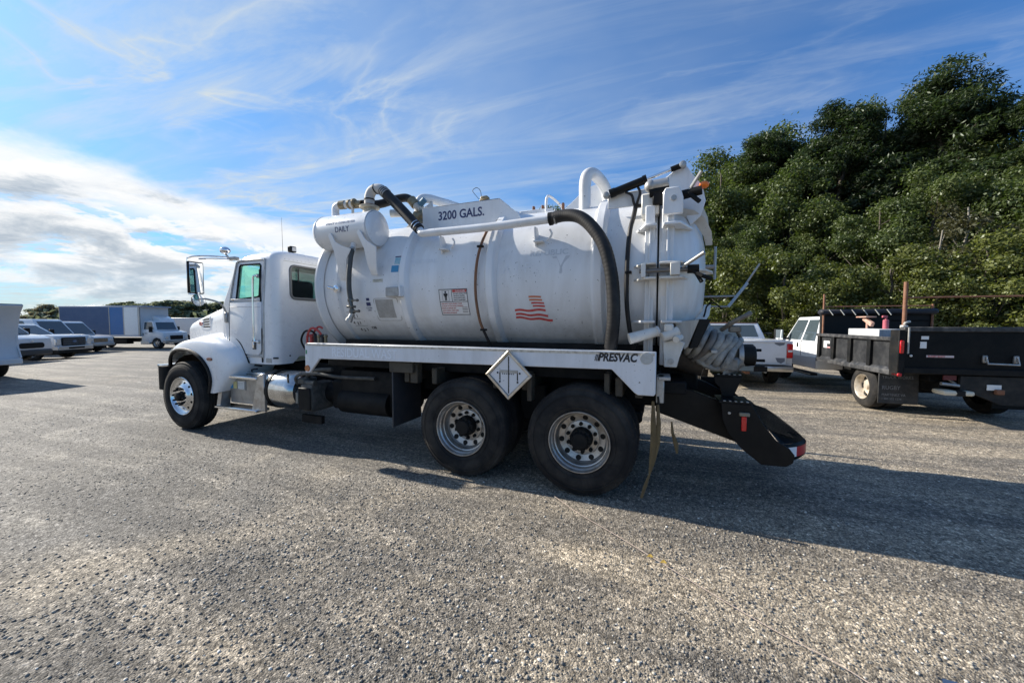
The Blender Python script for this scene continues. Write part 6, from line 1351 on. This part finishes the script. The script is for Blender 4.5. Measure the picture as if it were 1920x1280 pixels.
nx, ny = len(xs), len(ys)
me = bpy.data.meshes.new('gravel_lot'); idx = np.arange(nx * ny).reshape(nx, ny)
me.from_pydata(np.stack([gx.ravel(), gy.ravel(), gz.ravel()], 1).tolist(), [], np.stack([idx[:-1, :-1], idx[1:, :-1], idx[1:, 1:], idx[:-1, 1:]], -1).reshape(-1, 4).tolist())
me.materials.append(GM); me.polygons.foreach_set('use_smooth', [True] * len(me.polygons))
go = bpy.data.objects.new('gravel_lot', me); col.objects.link(go); struct(go)

# loose stones: real geometry near the camera
def stones(name, n, rmin, rmax, dmin, dmax, seed, label, shades, fov=62, patch=None):
    rg = np.random.default_rng(seed)
    yaw = R(21.35); a = yaw + rg.uniform(-R(fov), R(fov), n) ; d = dmin + (dmax - dmin) * rg.random(n) ** 1.0
    x = CAM[0] - np.sin(a) * d; y = CAM[1] + np.cos(a) * d
    cl = np.sin(x * 1.9 + np.sin(y * 1.3) * 2) + np.sin(y * 2.3 + x * .8) + rg.normal(0, 1.6, n)
    keep = (cl > -.6) & ((d < dmax - 1.2) | (rg.random(n) < (dmax - d) / 1.2 * .8)) & ((x > -26) | (d < 14)) & (y < 17)
    keep &= ~((np.abs(y - 1.2) < 1.5) & (x > -8) & (x < 1) & (rg.random(n) < .6))
    x, y = x[keep], y[keep]; n = len(x)
    r = rmin + (rmax - rmin) * rg.random(n) ** 4.5
    # ten-sided lump: two rings of four plus two tips
    ang = np.arange(4) * PI / 2
    v = np.concatenate([np.array([[0, 0, -1]]), np.stack([np.cos(ang), np.sin(ang), np.full(4, -.35)], 1), np.stack([np.cos(ang + .8) * .85, np.sin(ang + .8) * .85, np.full(4, .5)], 1), np.array([[0, 0, .95]])])
    f = [(0, 2, 1), (0, 3, 2), (0, 4, 3), (0, 1, 4)] + [q for i in range(4) for q in ((1 + i, 1 + (i + 1) % 4, 5 + i), (5 + i, 1 + (i + 1) % 4, 5 + (i + 1) % 4))] + [(9, 5 + i, 5 + (i + 1) % 4) for i in range(4)]
    f = np.array(f); V_ = v[None] * (1 + rg.normal(0, .16, (n, 10, 1))) + rg.normal(0, .07, (n, 10, 3))
    V_[:, :, 0] *= rg.uniform(.8, 1.4, (n, 1)); V_[:, :, 2] *= rg.uniform(.5, .85, (n, 1)) * (1 if seed == 1 else .62)
    th = rg.uniform(0, 2 * PI, n); c_, s_ = np.cos(th)[:, None], np.sin(th)[:, None]
    X_, Y_ = V_[:, :, 0].copy(), V_[:, :, 1].copy(); V_[:, :, 0] = X_ * c_ - Y_ * s_; V_[:, :, 1] = X_ * s_ + Y_ * c_
    V_ *= r[:, None, None]; V_[:, :, 0] += x[:, None]; V_[:, :, 1] += y[:, None]; V_[:, :, 2] += (height(x, y) + r * .22)[:, None]
    F = (f[None] + (np.arange(n) * 10)[:, None, None]).reshape(-1, 3)
    me = bpy.data.meshes.new(name); me.vertices.add(n * 10); me.vertices.foreach_set('co', V_.astype('f').ravel())
    me.loops.add(F.size); me.loops.foreach_set('vertex_index', F.astype('i').ravel()); me.polygons.add(len(F))
    me.polygons.foreach_set('loop_start', np.arange(0, F.size, 3, dtype='i')); 
    me.update(calc_edges=True); me.validate()
    at = me.attributes.new('tone', 'FLOAT', 'POINT'); at.data.foreach_set('value', np.repeat(rg.random(n), 10).astype('f'))
    m = bpy.data.materials.get('loose_stone')
    if m is None:
        m = bpy.data.materials.new('loose_stone'); m.use_nodes = True; t = m.node_tree; b = t.nodes['Principled BSDF']
        at_ = N(t, 'ShaderNodeAttribute', attribute_name='tone').outputs['Fac']
        c = ramp(t, at_, [(0, (.09, .086, .08)), (.35, (.18, .166, .144)), (.70, (.28, .25, .205)), (.93, (.42, .38, .31)), (1.0, (.75, .72, .65))])
        t.links.new(c, b.inputs['Base Color']); b.inputs['Roughness'].default_value = .75
    me.materials.append(m); o = bpy.data.objects.new(name, me); col.objects.link(o); o['kind'] = 'stuff'; tag(o, label, 'gravel')
    return o
stones('gravel', 105000, .0020, .0105, .9, 4.6, 1, 'loose grey crushed stone over the foreground', None)
stones('gravel', 88000, .0030, .0115, 3.8, 12.5, 2, 'coarser crushed stone farther out round the tank truck', None)


# string on the ground, leaves and a blue scrap
pts = [(1040, 930), (1090, 965), (1150, 1000), (1215, 1042), (1300, 1092), (1380, 1140), (1460, 1185), (1560, 1240), (1640, 1290)]
def gp(px, py, z=.012):
    X_, Y_ = (px - 960) / 700, (py - 640) / 700; cp_, sp_ = math.cos(math.atan(.05)), math.sin(math.atan(.05)); fz = -sp_ - Y_ * cp_; ff = cp_ - Y_ * sp_; yw = R(21.35)
    dx, dy = X_ * math.cos(yw) - ff * math.sin(yw), X_ * math.sin(yw) + ff * math.cos(yw); t = (z - CAM[2]) / fz
    return Vector((CAM[0] + dx * t, CAM[1] + dy * t, z))
random.seed(4)
sp_pts = [(-.02, -.14), (.21, -.38), (.41, -.60), (.60, -.84), (.80, -1.08), (.97, -1.27), (1.10, -1.43), (1.26, -1.60), (1.40, -1.76)]
sp_pts = [(gp(*p).x, gp(*p).y) for p in pts]
m = MB(); m.tube([(x + random.uniform(-.006, .006), y, .016 + random.uniform(-.004, .006)) for x, y in sp_pts], .0026, 5, smooth=8)
tag(m.build('string', mat('pinkish_string', (.44, .35, .29), .8), None), 'thin pinkish string lying across the gravel from the rear wheel', 'string')
for k, p in enumerate(((1218, 1045), (1243, 1056))):
    g_ = gp(*p); m = MB(); m.grid([[(g_.x - .02, g_.y - .012, .022), (g_.x - .006, g_.y + .012, .030)], [(g_.x + .004, g_.y - .016, .028), (g_.x + .008, g_.y + .012, .034)], [(g_.x + .022, g_.y - .006, .020), (g_.x + .024, g_.y + .004, .022)]], .001)
    tag(m.build('fallen_leaf', mat('yellow_leaf', (.55, .40, .10), .6), None), ('small yellow leaf lying just left of the other beside the string', 'small yellow leaf lying just right of the other beside the string')[k], 'leaf')
g_ = gp(1768, 1286); m = MB(); m.grid([[(g_.x + i * .013, g_.y + j * .008, .02 + .012 * ((i * 3 + j * 5) % 3)) for j in range(4)] for i in range(5)]); tag(m.build('blue_scrap', mat('blue_scrap', (.10, .16, .28), .6), None), 'crumpled blue scrap on the gravel at the bottom right edge', 'litter')

# ================================================================== woodland beyond the fence
def leafmat(name, dark, light, trans):
    m = bpy.data.materials.new(name); m.use_nodes = True; t = m.node_tree; t.nodes.remove(t.nodes['Principled BSDF'])
    at = N(t, 'ShaderNodeAttribute', attribute_name='tone').outputs['Fac']; oi = N(t, 'ShaderNodeObjectInfo').outputs['Random']
    f = math_n(t, 'ADD', math_n(t, 'MULTIPLY', at, .75), math_n(t, 'MULTIPLY', oi, .25))
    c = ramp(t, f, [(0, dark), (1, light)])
    d = N(t, 'ShaderNodeBsdfDiffuse'); t.links.new(c, d.inputs[0]); tl = N(t, 'ShaderNodeBsdfTranslucent'); t.links.new(mixc(t, 1.0, c, trans, 'MULTIPLY'), tl.inputs[0])
    gl_ = N(t, 'ShaderNodeBsdfGlossy', i_Roughness=.45); gl_.inputs[0].default_value = (.6, .65, .6, 1)
    mx = N(t, 'ShaderNodeMixShader'); mx.inputs[0].default_value = .38; t.links.new(d.outputs[0], mx.inputs[1]); t.links.new(tl.outputs[0], mx.inputs[2])
    m2 = N(t, 'ShaderNodeMixShader'); m2.inputs[0].default_value = .045; t.links.new(mx.outputs[0], m2.inputs[1]); t.links.new(gl_.outputs[0], m2.inputs[2])
    t.links.new(m2.outputs[0], t.nodes['Material Output'].inputs[0]); return m
LM_OAK = leafmat('oak_leaves', (.038, .062, .018), (.125, .150, .048), (1.1, 1.3, .6))
LM_YEL = leafmat('yellowing_leaves', (.045, .064, .018), (.185, .200, .055), (1.2, 1.3, .4))
LM_PINE = leafmat('pine_needles', (.017, .032, .012), (.068, .094, .030), (1.0, 1.2, .6))
LM_BRN = leafmat('thin_brown_green_leaves', (.050, .050, .024), (.110, .105, .052), (1.1, 1.1, .6))
BARK = mat('grey_bark', (.085, .070, .055), .9, dirt=(.16, .14, .12), dirt_amt=.6, dscale=6)
def leaf_mesh(name, pos, nrm, size, tone, mt, rg, narrow=.6):
    n = len(pos)
    nrm = nrm / (np.linalg.norm(nrm, axis=1, keepdims=True) + 1e-9)
    r = rg.normal(0, 1, (n, 3)); u = np.cross(nrm, r); u /= (np.linalg.norm(u, axis=1, keepdims=True) + 1e-9); v = np.cross(nrm, u)
    s = size[:, None]
    P0 = pos - u * s; P1 = pos + v * s * narrow - nrm * s * .15; P2 = pos + u * s; P3 = pos - v * s * narrow - nrm * s * .15
    V_ = np.stack([P0, P1, P2, P3], 1).reshape(-1, 3)
    F = np.arange(n * 4, dtype='i')
    me = bpy.data.meshes.new(name); me.vertices.add(n * 4); me.vertices.foreach_set('co', V_.astype('f').ravel())
    me.loops.add(n * 4); me.loops.foreach_set('vertex_index', F); me.polygons.add(n); me.polygons.foreach_set('loop_start', np.arange(0, n * 4, 4, dtype='i'))
    me.update(calc_edges=True)
    at = me.attributes.new('tone', 'FLOAT', 'POINT'); at.data.foreach_set('value', np.repeat(tone, 4).astype('f'))
    me.materials.append(mt); return me
def branchy(name, h, r0, limbs, rg):
    m = MB(); k = 7
    pts = [Vector((rg.normal(0, .05) * h * .04 * i, rg.normal(0, .05) * h * .04 * i, h * i / k)) for i in range(k + 1)]
    m.tube([tuple(p) for p in pts], r0, 8, rfun=lambda i, n: max(.12, 1 - .85 * i / n))
    for (p, q, r_) in limbs:
        mid_ = (Vector(p) + Vector(q)) / 2 + Vector((0, 0, -.12 * (Vector(q) - Vector(p)).length + rg.normal(0, .1)))
        m.tube([p, tuple(mid_), q], r_, 5, smooth=2, rfun=lambda i, n: 1 - .7 * i / n)
    o = m.build(name, BARK, None, 60); return o
def broadleaf(seed, h, w_, mt, z0=.12, nleaf=22000, nblob=44, ls=.13):
    rg = np.random.default_rng(seed); cs = []; rs_ = []; limbs = []
    for i in range(nblob):
        z = h * (z0 + (1 - z0) * (i + .5) / nblob * .93); fr = (z / h - z0) / (1 - z0)
        rad = w_ * (math.sin(PI * min(1, .18 + fr * .80)) ** .7) * (.35 + .65 * rg.random() ** .4); a = rg.uniform(0, 2 * PI)
        c = np.array([rad * math.cos(a), rad * math.sin(a), z + rg.normal(0, .3)]); cs.append(c); rs_.append(rg.uniform(.45, 1.15) * w_ * .27)
        if i % 2 == 0: limbs.append(((0, 0, max(.1 * h, z - rad * .9)), tuple(c), .02 + .05 * (1 - fr)))
    cs, rs_ = np.array(cs), np.array(rs_)
    k = rg.choice(nblob, nleaf, p=rs_ ** 2 / (rs_ ** 2).sum())
    d = rg.normal(0, 1, (nleaf, 3)); d /= np.linalg.norm(d, axis=1, keepdims=True); rr = rs_[k] * (rg.random(nleaf) ** .33) * (1 + rg.normal(0, .16, nleaf))
    clump = np.sin(d[:, 0] * 7 + k) * np.sin(d[:, 1] * 7 + k * 2) * np.sin(d[:, 2] * 6 + k * 3)
    rr *= 1 + .28 * clump
    pos = cs[k] + d * rr[:, None] * np.array([1.1, 1.1, .8]); nrm = d * .8 + rg.normal(0, .7, (nleaf, 3)) + np.array([0, 0, .45])
    tone = np.clip(.5 + rg.normal(0, .2, nleaf) + (np.random.default_rng(seed + 9).random(nblob)[k] - .5) * .5, 0, 1)
    me = leaf_mesh('crown', pos, nrm, ls * rg.uniform(.6, 1.25, nleaf), tone, mt, rg)
    return me, branchy('trunk', h * .93, .05 + h * .010, limbs, rg)
def pine(seed, h, w_, mt, z0=.25, nb=150, per=150):
    rg = np.random.default_rng(seed); P_, N_, T_ = [], [], []; limbs = []
    for i in range(nb):
        fr = rg.random() ** .85; z = h * (z0 + (1 - z0) * fr * .97); prof = (1 - fr) ** .55 * .85 + .18; prof *= 1 if fr > .25 else .55 + fr * 1.8
        L_ = w_ * prof * rg.uniform(.55, 1.1); a = rg.uniform(0, 2 * PI); tip = np.array([L_ * math.cos(a), L_ * math.sin(a), z + L_ * rg.uniform(.0, .28)])
        limbs.append(((0, 0, z - .1), tuple(tip), .015 + .03 * (1 - fr)))
        # flat layered pads of needle tufts toward the branch end
        for s_ in range(3):
            c = np.array([0, 0, z]) + (tip - np.array([0, 0, z])) * (1 - .26 * s_) + rg.normal(0, .16, 3); q = .55 * w_ / 3.2 * (1 - .12 * s_)
            d = rg.normal(0, 1, (per // 3, 3)); d /= np.linalg.norm(d, axis=1, keepdims=True)
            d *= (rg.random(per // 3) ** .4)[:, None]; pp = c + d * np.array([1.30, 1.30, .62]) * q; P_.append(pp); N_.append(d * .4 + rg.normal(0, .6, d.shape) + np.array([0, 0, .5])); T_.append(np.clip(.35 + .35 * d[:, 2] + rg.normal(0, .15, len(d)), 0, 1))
    P_, N_, T_ = np.concatenate(P_), np.concatenate(N_), np.concatenate(T_); n = len(P_)
    me = leaf_mesh('crown', P_, N_, .115 * rg.uniform(.6, 1.25, n), T_, mt, rg, .28)
    return me, branchy('trunk', h * .96, .07 + h * .011, limbs, rg)
PROT = {
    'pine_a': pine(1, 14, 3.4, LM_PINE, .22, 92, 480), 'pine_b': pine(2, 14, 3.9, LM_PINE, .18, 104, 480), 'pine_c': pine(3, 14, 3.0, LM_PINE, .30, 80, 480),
    'oak_a': broadleaf(4, 10, 2.9, LM_OAK, .10, 48000, 56, .074), 'oak_b': broadleaf(5, 10, 3.3, LM_OAK, .12, 48000, 56, .074), 'yel_a': broadleaf(6, 6, 2.3, LM_YEL, .04, 17000, 40, .080), 'yel_b': broadleaf(7, 6, 2.6, LM_YEL, .03, 18000, 44, .080),
    'brn': broadleaf(8, 8, 1.9, LM_BRN, .10, 4200, 44, .080), 'far': broadleaf(9, 9, 3.6, leafmat('hazed_green_leaves', (.15, .18, .11), (.25, .27, .17), (1, 1, .8)), .02, 5000, 34, .34), 'fary': broadleaf(10, 9, 3.4, leafmat('hazed_brown_leaves', (.20, .18, .12), (.30, .27, .18), (1, 1, .8)), .02, 3600, 30, .34)}  # far leaf colours paled to put distance haze into them
PH = {}
for k_, (me_, tr_) in PROT.items():
    col.objects.unlink(tr_); co = np.empty(len(me_.vertices) * 3, 'f'); me_.vertices.foreach_get('co', co); PH[k_] = float(np.percentile(co[2::3], 99.6))
def world_at(px, Z): 
    X_ = (px - 960) / 700 * Z; yw = R(21.35); return (CAM[0] + X_ * math.cos(yw) - Z * math.sin(yw), CAM[1] + X_ * math.sin(yw) + Z * math.cos(yw))
def tree(kind, px, Z, topy, label, nm, group, wide=1.0, base=0.0, rz=None, seen_parts=True):
    me_, tr_ = PROT[kind]; H0 = PH[kind]
    x, y = world_at(px, Z); h = 1.68 + (605 - topy) / 700 * Z - base
    s_ = h / H0; o = thing(nm, (x, y, base), label, 'tree' if nm != 'shrub' else 'shrub', random.uniform(0, 6.28) if rz is None else rz, group, local=True)
    o.scale = (s_ * wide, s_ * wide, s_)
    c = bpy.data.objects.new('crown', me_); col.objects.link(c); c.parent = o
    t_ = bpy.data.objects.new('trunk', tr_.data); col.objects.link(t_); t_.parent = o; t_.location = tr_.location
    return o
random.seed(21)
GW = 'trees of the woodland behind the fence'
PROT['brn'][1].data.materials[0] = mat('pale_bark', (.24, .22, .18), .9, dirt=(.12, .10, .08), dirt_amt=.5, dscale=8)
# kind, px, depth, top row, label
W_ = [
 ('pine_b', 1745, 25.0, 152, 'tallest dark pine, with a broad rounded top against the sky'),
 ('pine_a', 1562, 27.5, 210, 'tall dark pine with a domed top, left of the tallest pine'),
 ('pine_c', 1432, 31.0, 262, 'shorter dark pine, the leftmost pine top behind the tank door'),
 ('pine_c', 1832, 23.5, 205, 'dark pine with a spreading top, just right of the tallest pine'),
 ('pine_c', 1962, 20.0, 150, 'dark pine cut off by the right edge of the picture'),
 ('pine_a', 1500, 30.0, 335, 'dark pine crown in the gap between the two left pines'),
 ('pine_b', 1662, 29.0, 285, 'dark pine set back behind the two tallest pines'),
 ('oak_a', 1385, 35.0, 285, 'broad green tree on the skyline left of the leftmost pine'),
 ('oak_b', 1480, 34.0, 262, 'green tree filling the skyline right of the leftmost pine'),
 ('pine_c', 1622, 31.0, 262, 'dark pine shoulder just right of the domed pine'),
 ('oak_a', 1672, 32.0, 262, 'green tree closing the skyline gap left of the tallest pine'),
 ('oak_a', 1310, 30.0, 355, 'green tree mostly hidden by the rear of the tank'),
 ('oak_a', 1648, 27.5, 205, 'slim pale green tree top rising between the two tall pines'),
 ('oak_b', 1345, 33.0, 318, 'green tree right against the tank door on the skyline'),
 ('oak_a', 1475, 27.0, 330, 'green leafy tree in front of the leftmost pine'),
 ('oak_b', 1885, 22.0, 262, 'leafy tree filling the skyline between the right pines'),
 ('oak_a', 1735, 19.5, 330, 'tall grey green tree in front of the tallest pine'),
 ('oak_b', 1640, 20.5, 380, 'mid height leafy tree above the pipe rack'),
 ('oak_a', 1850, 18.5, 350, 'leafy tree at the right, over the black tailgate'),
 ('oak_b', 1945, 17.5, 365, 'leafy tree at the right edge, below the cut off pine'),
 ('oak_a', 1385, 26.0, 440, 'dark leafy tree low behind the tank door'),
 ('oak_b', 1540, 24.0, 400, 'leafy tree under the domed pine'),
 ('brn', 1752, 16.2, 425, 'thin brownish tree with pale stems above the headboard'),
 ('brn', 1800, 16.8, 380, 'thin sparse tree just right of the brownish one'),
 ('yel_a', 1470, 18.5, 462, 'yellow green tree directly above the gap with the wire fence'),
 ('yel_b', 1570, 17.0, 500, 'yellow green tree behind the white cab of the dump truck'),
 ('yel_a', 1665, 16.2, 470, 'light green bushy tree behind the rusty post'),
 ('yel_b', 1840, 15.0, 445, 'yellow green tree behind the rack bar at right'),
 ('yel_a', 1925, 14.5, 455, 'yellow green tree at the right edge behind the tailgate'),
 ('yel_b', 1355, 21.0, 470, 'olive green bushy tree beside the folded grab bars'),
 ('yel_a', 1420, 19.5, 540, 'low yellow green tree over the pickup cab'),
 ('yel_b', 1760, 14.8, 520, 'low bright green tree over the middle of the tailgate'),
 ('yel_a', 1520, 18.0, 520, 'low leafy tree behind the wire fence'),
]
for k_, px, Z_, ty, lb in W_: tree(k_, px, Z_, ty, lb, wide=.5 if px == 1648 else 1.0, group=GW, nm={'p': 'pine_tree', 'o': 'leafy_tree', 'y': 'young_tree', 'b': 'thin_tree'}[k_[0]])
# trees that carry the wood on behind the tank, and beyond the right edge
for i, (px, Z_, k_) in enumerate(((1265, 36, 'oak_a'), (1200, 41, 'oak_b'), (1120, 47, 'pine_c'), (1050, 54, 'oak_a'), (960, 62, 'oak_b'), (2020, 16.5, 'oak_b'), (2080, 17, 'pine_a'), (1300, 25, 'yel_b'), (1240, 30, 'yel_a'), (1225, 44, 'oak_a'), (1160, 43, 'yel_b'), (1150, 52, 'oak_b'), (1085, 49, 'yel_a'), (1075, 60, 'oak_a'), (1010, 56, 'yel_b'), (1000, 68, 'oak_b'), (940, 72, 'oak_a'), (920, 64, 'yel_a'), (870, 78, 'oak_b'), (840, 84, 'oak_a'), (780, 92, 'oak_b'), (720, 100, 'oak_a'))):
    tree(k_, px, Z_, ((395 if px > 1020 else 430 if px > 900 else 480) if k_[0] != 'y' else 525) if px < 1900 else 250, 'woodland tree carrying on the treeline where the tank truck or the frame hides it', 'leafy_tree' if k_[0] != 'p' else 'pine_tree', 'hidden trees of the woodland')
# undergrowth along the wood's edge: nobody could count it
rg = np.random.default_rng(12); n = 76000; q = rg.random(n) ** .9
px_ = 1000 + 1010 * q; Z_ = np.interp(px_, [1000, 1180, 1290, 1500, 1700, 2010], [52, 32, 22, 18.5, 16, 13.8]) + rg.uniform(-.6, 2.8, n)
X_ = (px_ - 960) / 700 * Z_; yw = R(21.35); xx = CAM[0] + X_ * math.cos(yw) - Z_ * math.sin(yw); yy = CAM[1] + X_ * math.sin(yw) + Z_ * math.cos(yw)
hh = (1.4 + .9 * np.sin(xx * 1.1) + .5 * np.sin(xx * 2.7 + 1)) ; zz = np.abs(rg.normal(0, .55, n)) * np.clip(hh, .5, 3)
me_ = leaf_mesh('undergrowth', np.stack([xx, yy, zz], 1), rg.normal(0, .7, (n, 3)) + np.array([-.3, -.3, .6]), .075 * rg.uniform(.6, 1.3, n), np.clip(rg.normal(.45, .25, n), 0, 1), LM_YEL, rg)
ug = bpy.data.objects.new('undergrowth', me_); col.objects.link(ug); tag(ug, 'low tangled undergrowth along the foot of the wood behind the fence', 'undergrowth', kind='stuff')
# far treeline across the lot on the left
GF = 'far trees on the left skyline'
random.seed(8)
for i in range(46):
    px = -130 + i * 18 + random.uniform(-8, 8); Z_ = random.uniform(105, 135)
    ty = float(np.interp(px, [-120, 40, 75, 95, 110, 140, 220, 245, 290, 310, 400, 460, 700], [590, 590, 588, 573, 570, 585, 578, 566, 574, 566, 568, 572, 572])) + random.uniform(-3, 4)
    kd = 'fary' if (90 < px < 135 or random.random() < .22) else 'far'
    seen = 36 < px < 132 or 232 < px < 432
    nseen = globals().get('nseen', 0) + (1 if seen else 0)
    od = ('first second third fourth fifth sixth seventh eighth ninth tenth eleventh twelfth thirteenth fourteenth fifteenth sixteenth seventeenth eighteenth nineteenth twentieth'.split() * 2)[nseen - 1]
    cw = 'brownish' if kd == 'fary' else 'green'
    lb = 'distant %s skyline tree, %s from the left of those showing above the parked vehicles' % (cw, od) if seen else 'distant tree of the low skyline hidden behind the vehicles or the tank truck'
    tree(kd, px, Z_, ty, lb, 'far_tree', 'far trees on the left skyline' if seen else 'hidden far trees', wide=1.9)
rg = np.random.default_rng(5); n = 9000; px_ = rg.uniform(-500, 1000, n); Z_ = rg.uniform(100, 142, n)
X_ = (px_ - 960) / 700 * Z_; xx = CAM[0] + X_ * math.cos(yw) - Z_ * math.sin(yw); yy = CAM[1] + X_ * math.sin(yw) + Z_ * math.cos(yw)
me_ = leaf_mesh('far_scrub', np.stack([xx, yy, np.abs(rg.normal(0, 2.0, n))], 1), rg.normal(0, .7, (n, 3)) + np.array([0, -.5, .4]), rg.uniform(.5, 1.1, n), np.clip(rg.normal(.4, .2, n), 0, 1), bpy.data.materials['hazed_green_leaves'], rg)
ug = bpy.data.objects.new('far_scrub', me_); col.objects.link(ug); tag(ug, 'dark green scrub under the far skyline trees on the left', 'scrub', kind='stuff')

# ---- galvanised wire fence in front of the wood
fa, fb = world_at(1290, 20.5), world_at(2080, 12.6); fa, fb = Vector((*fa, 0)), Vector((*fb, 0)); dv = fb - fa; FL = dv.length; du = dv.normalized()
fence = thing('wire_fence', tuple(fa), 'low galvanised chain link fence between the parked trucks and the wood', 'fence'); FH = 1.18
for k in range(int(FL / 2.6) + 1):
    p = fa + du * (k * 2.6); m = MB(); m.cyl((p.x, p.y, 0), (p.x, p.y, FH + .03), .028, seg=10); m.build('fence_post', STEEL, fence)
m = MB(); m.cyl((fa.x, fa.y, FH), (fb.x, fb.y, FH), .022, seg=8); m.build('top_rail', STEEL, fence)
m = MB(); nW = int(FL / .085); fn_ = Vector((-du.y, du.x, 0)) * .002
V_, F_ = [], []
for k in range(-13, nW):
    for sg in (1, -1):
        s0 = k * .085; a = fa + du * (s0 if sg == 1 else s0 + FH); b = fa + du * (s0 + FH if sg == 1 else s0); i0 = len(V_)
        for p, z in ((a, .02), (b, FH)): V_ += [tuple(Vector((p.x, p.y, z)) + du * .0022 + fn_ * sg), tuple(Vector((p.x, p.y, z)) - du * .0022 + fn_ * sg)]
        F_.append((i0, i0 + 1, i0 + 3, i0 + 2))
me_ = bpy.data.meshes.new('wire_mesh'); me_.from_pydata(V_, [], F_); o = link_mesh(me_, 'wire_mesh', STEEL, fence, None); o['kind'] = 'stuff'
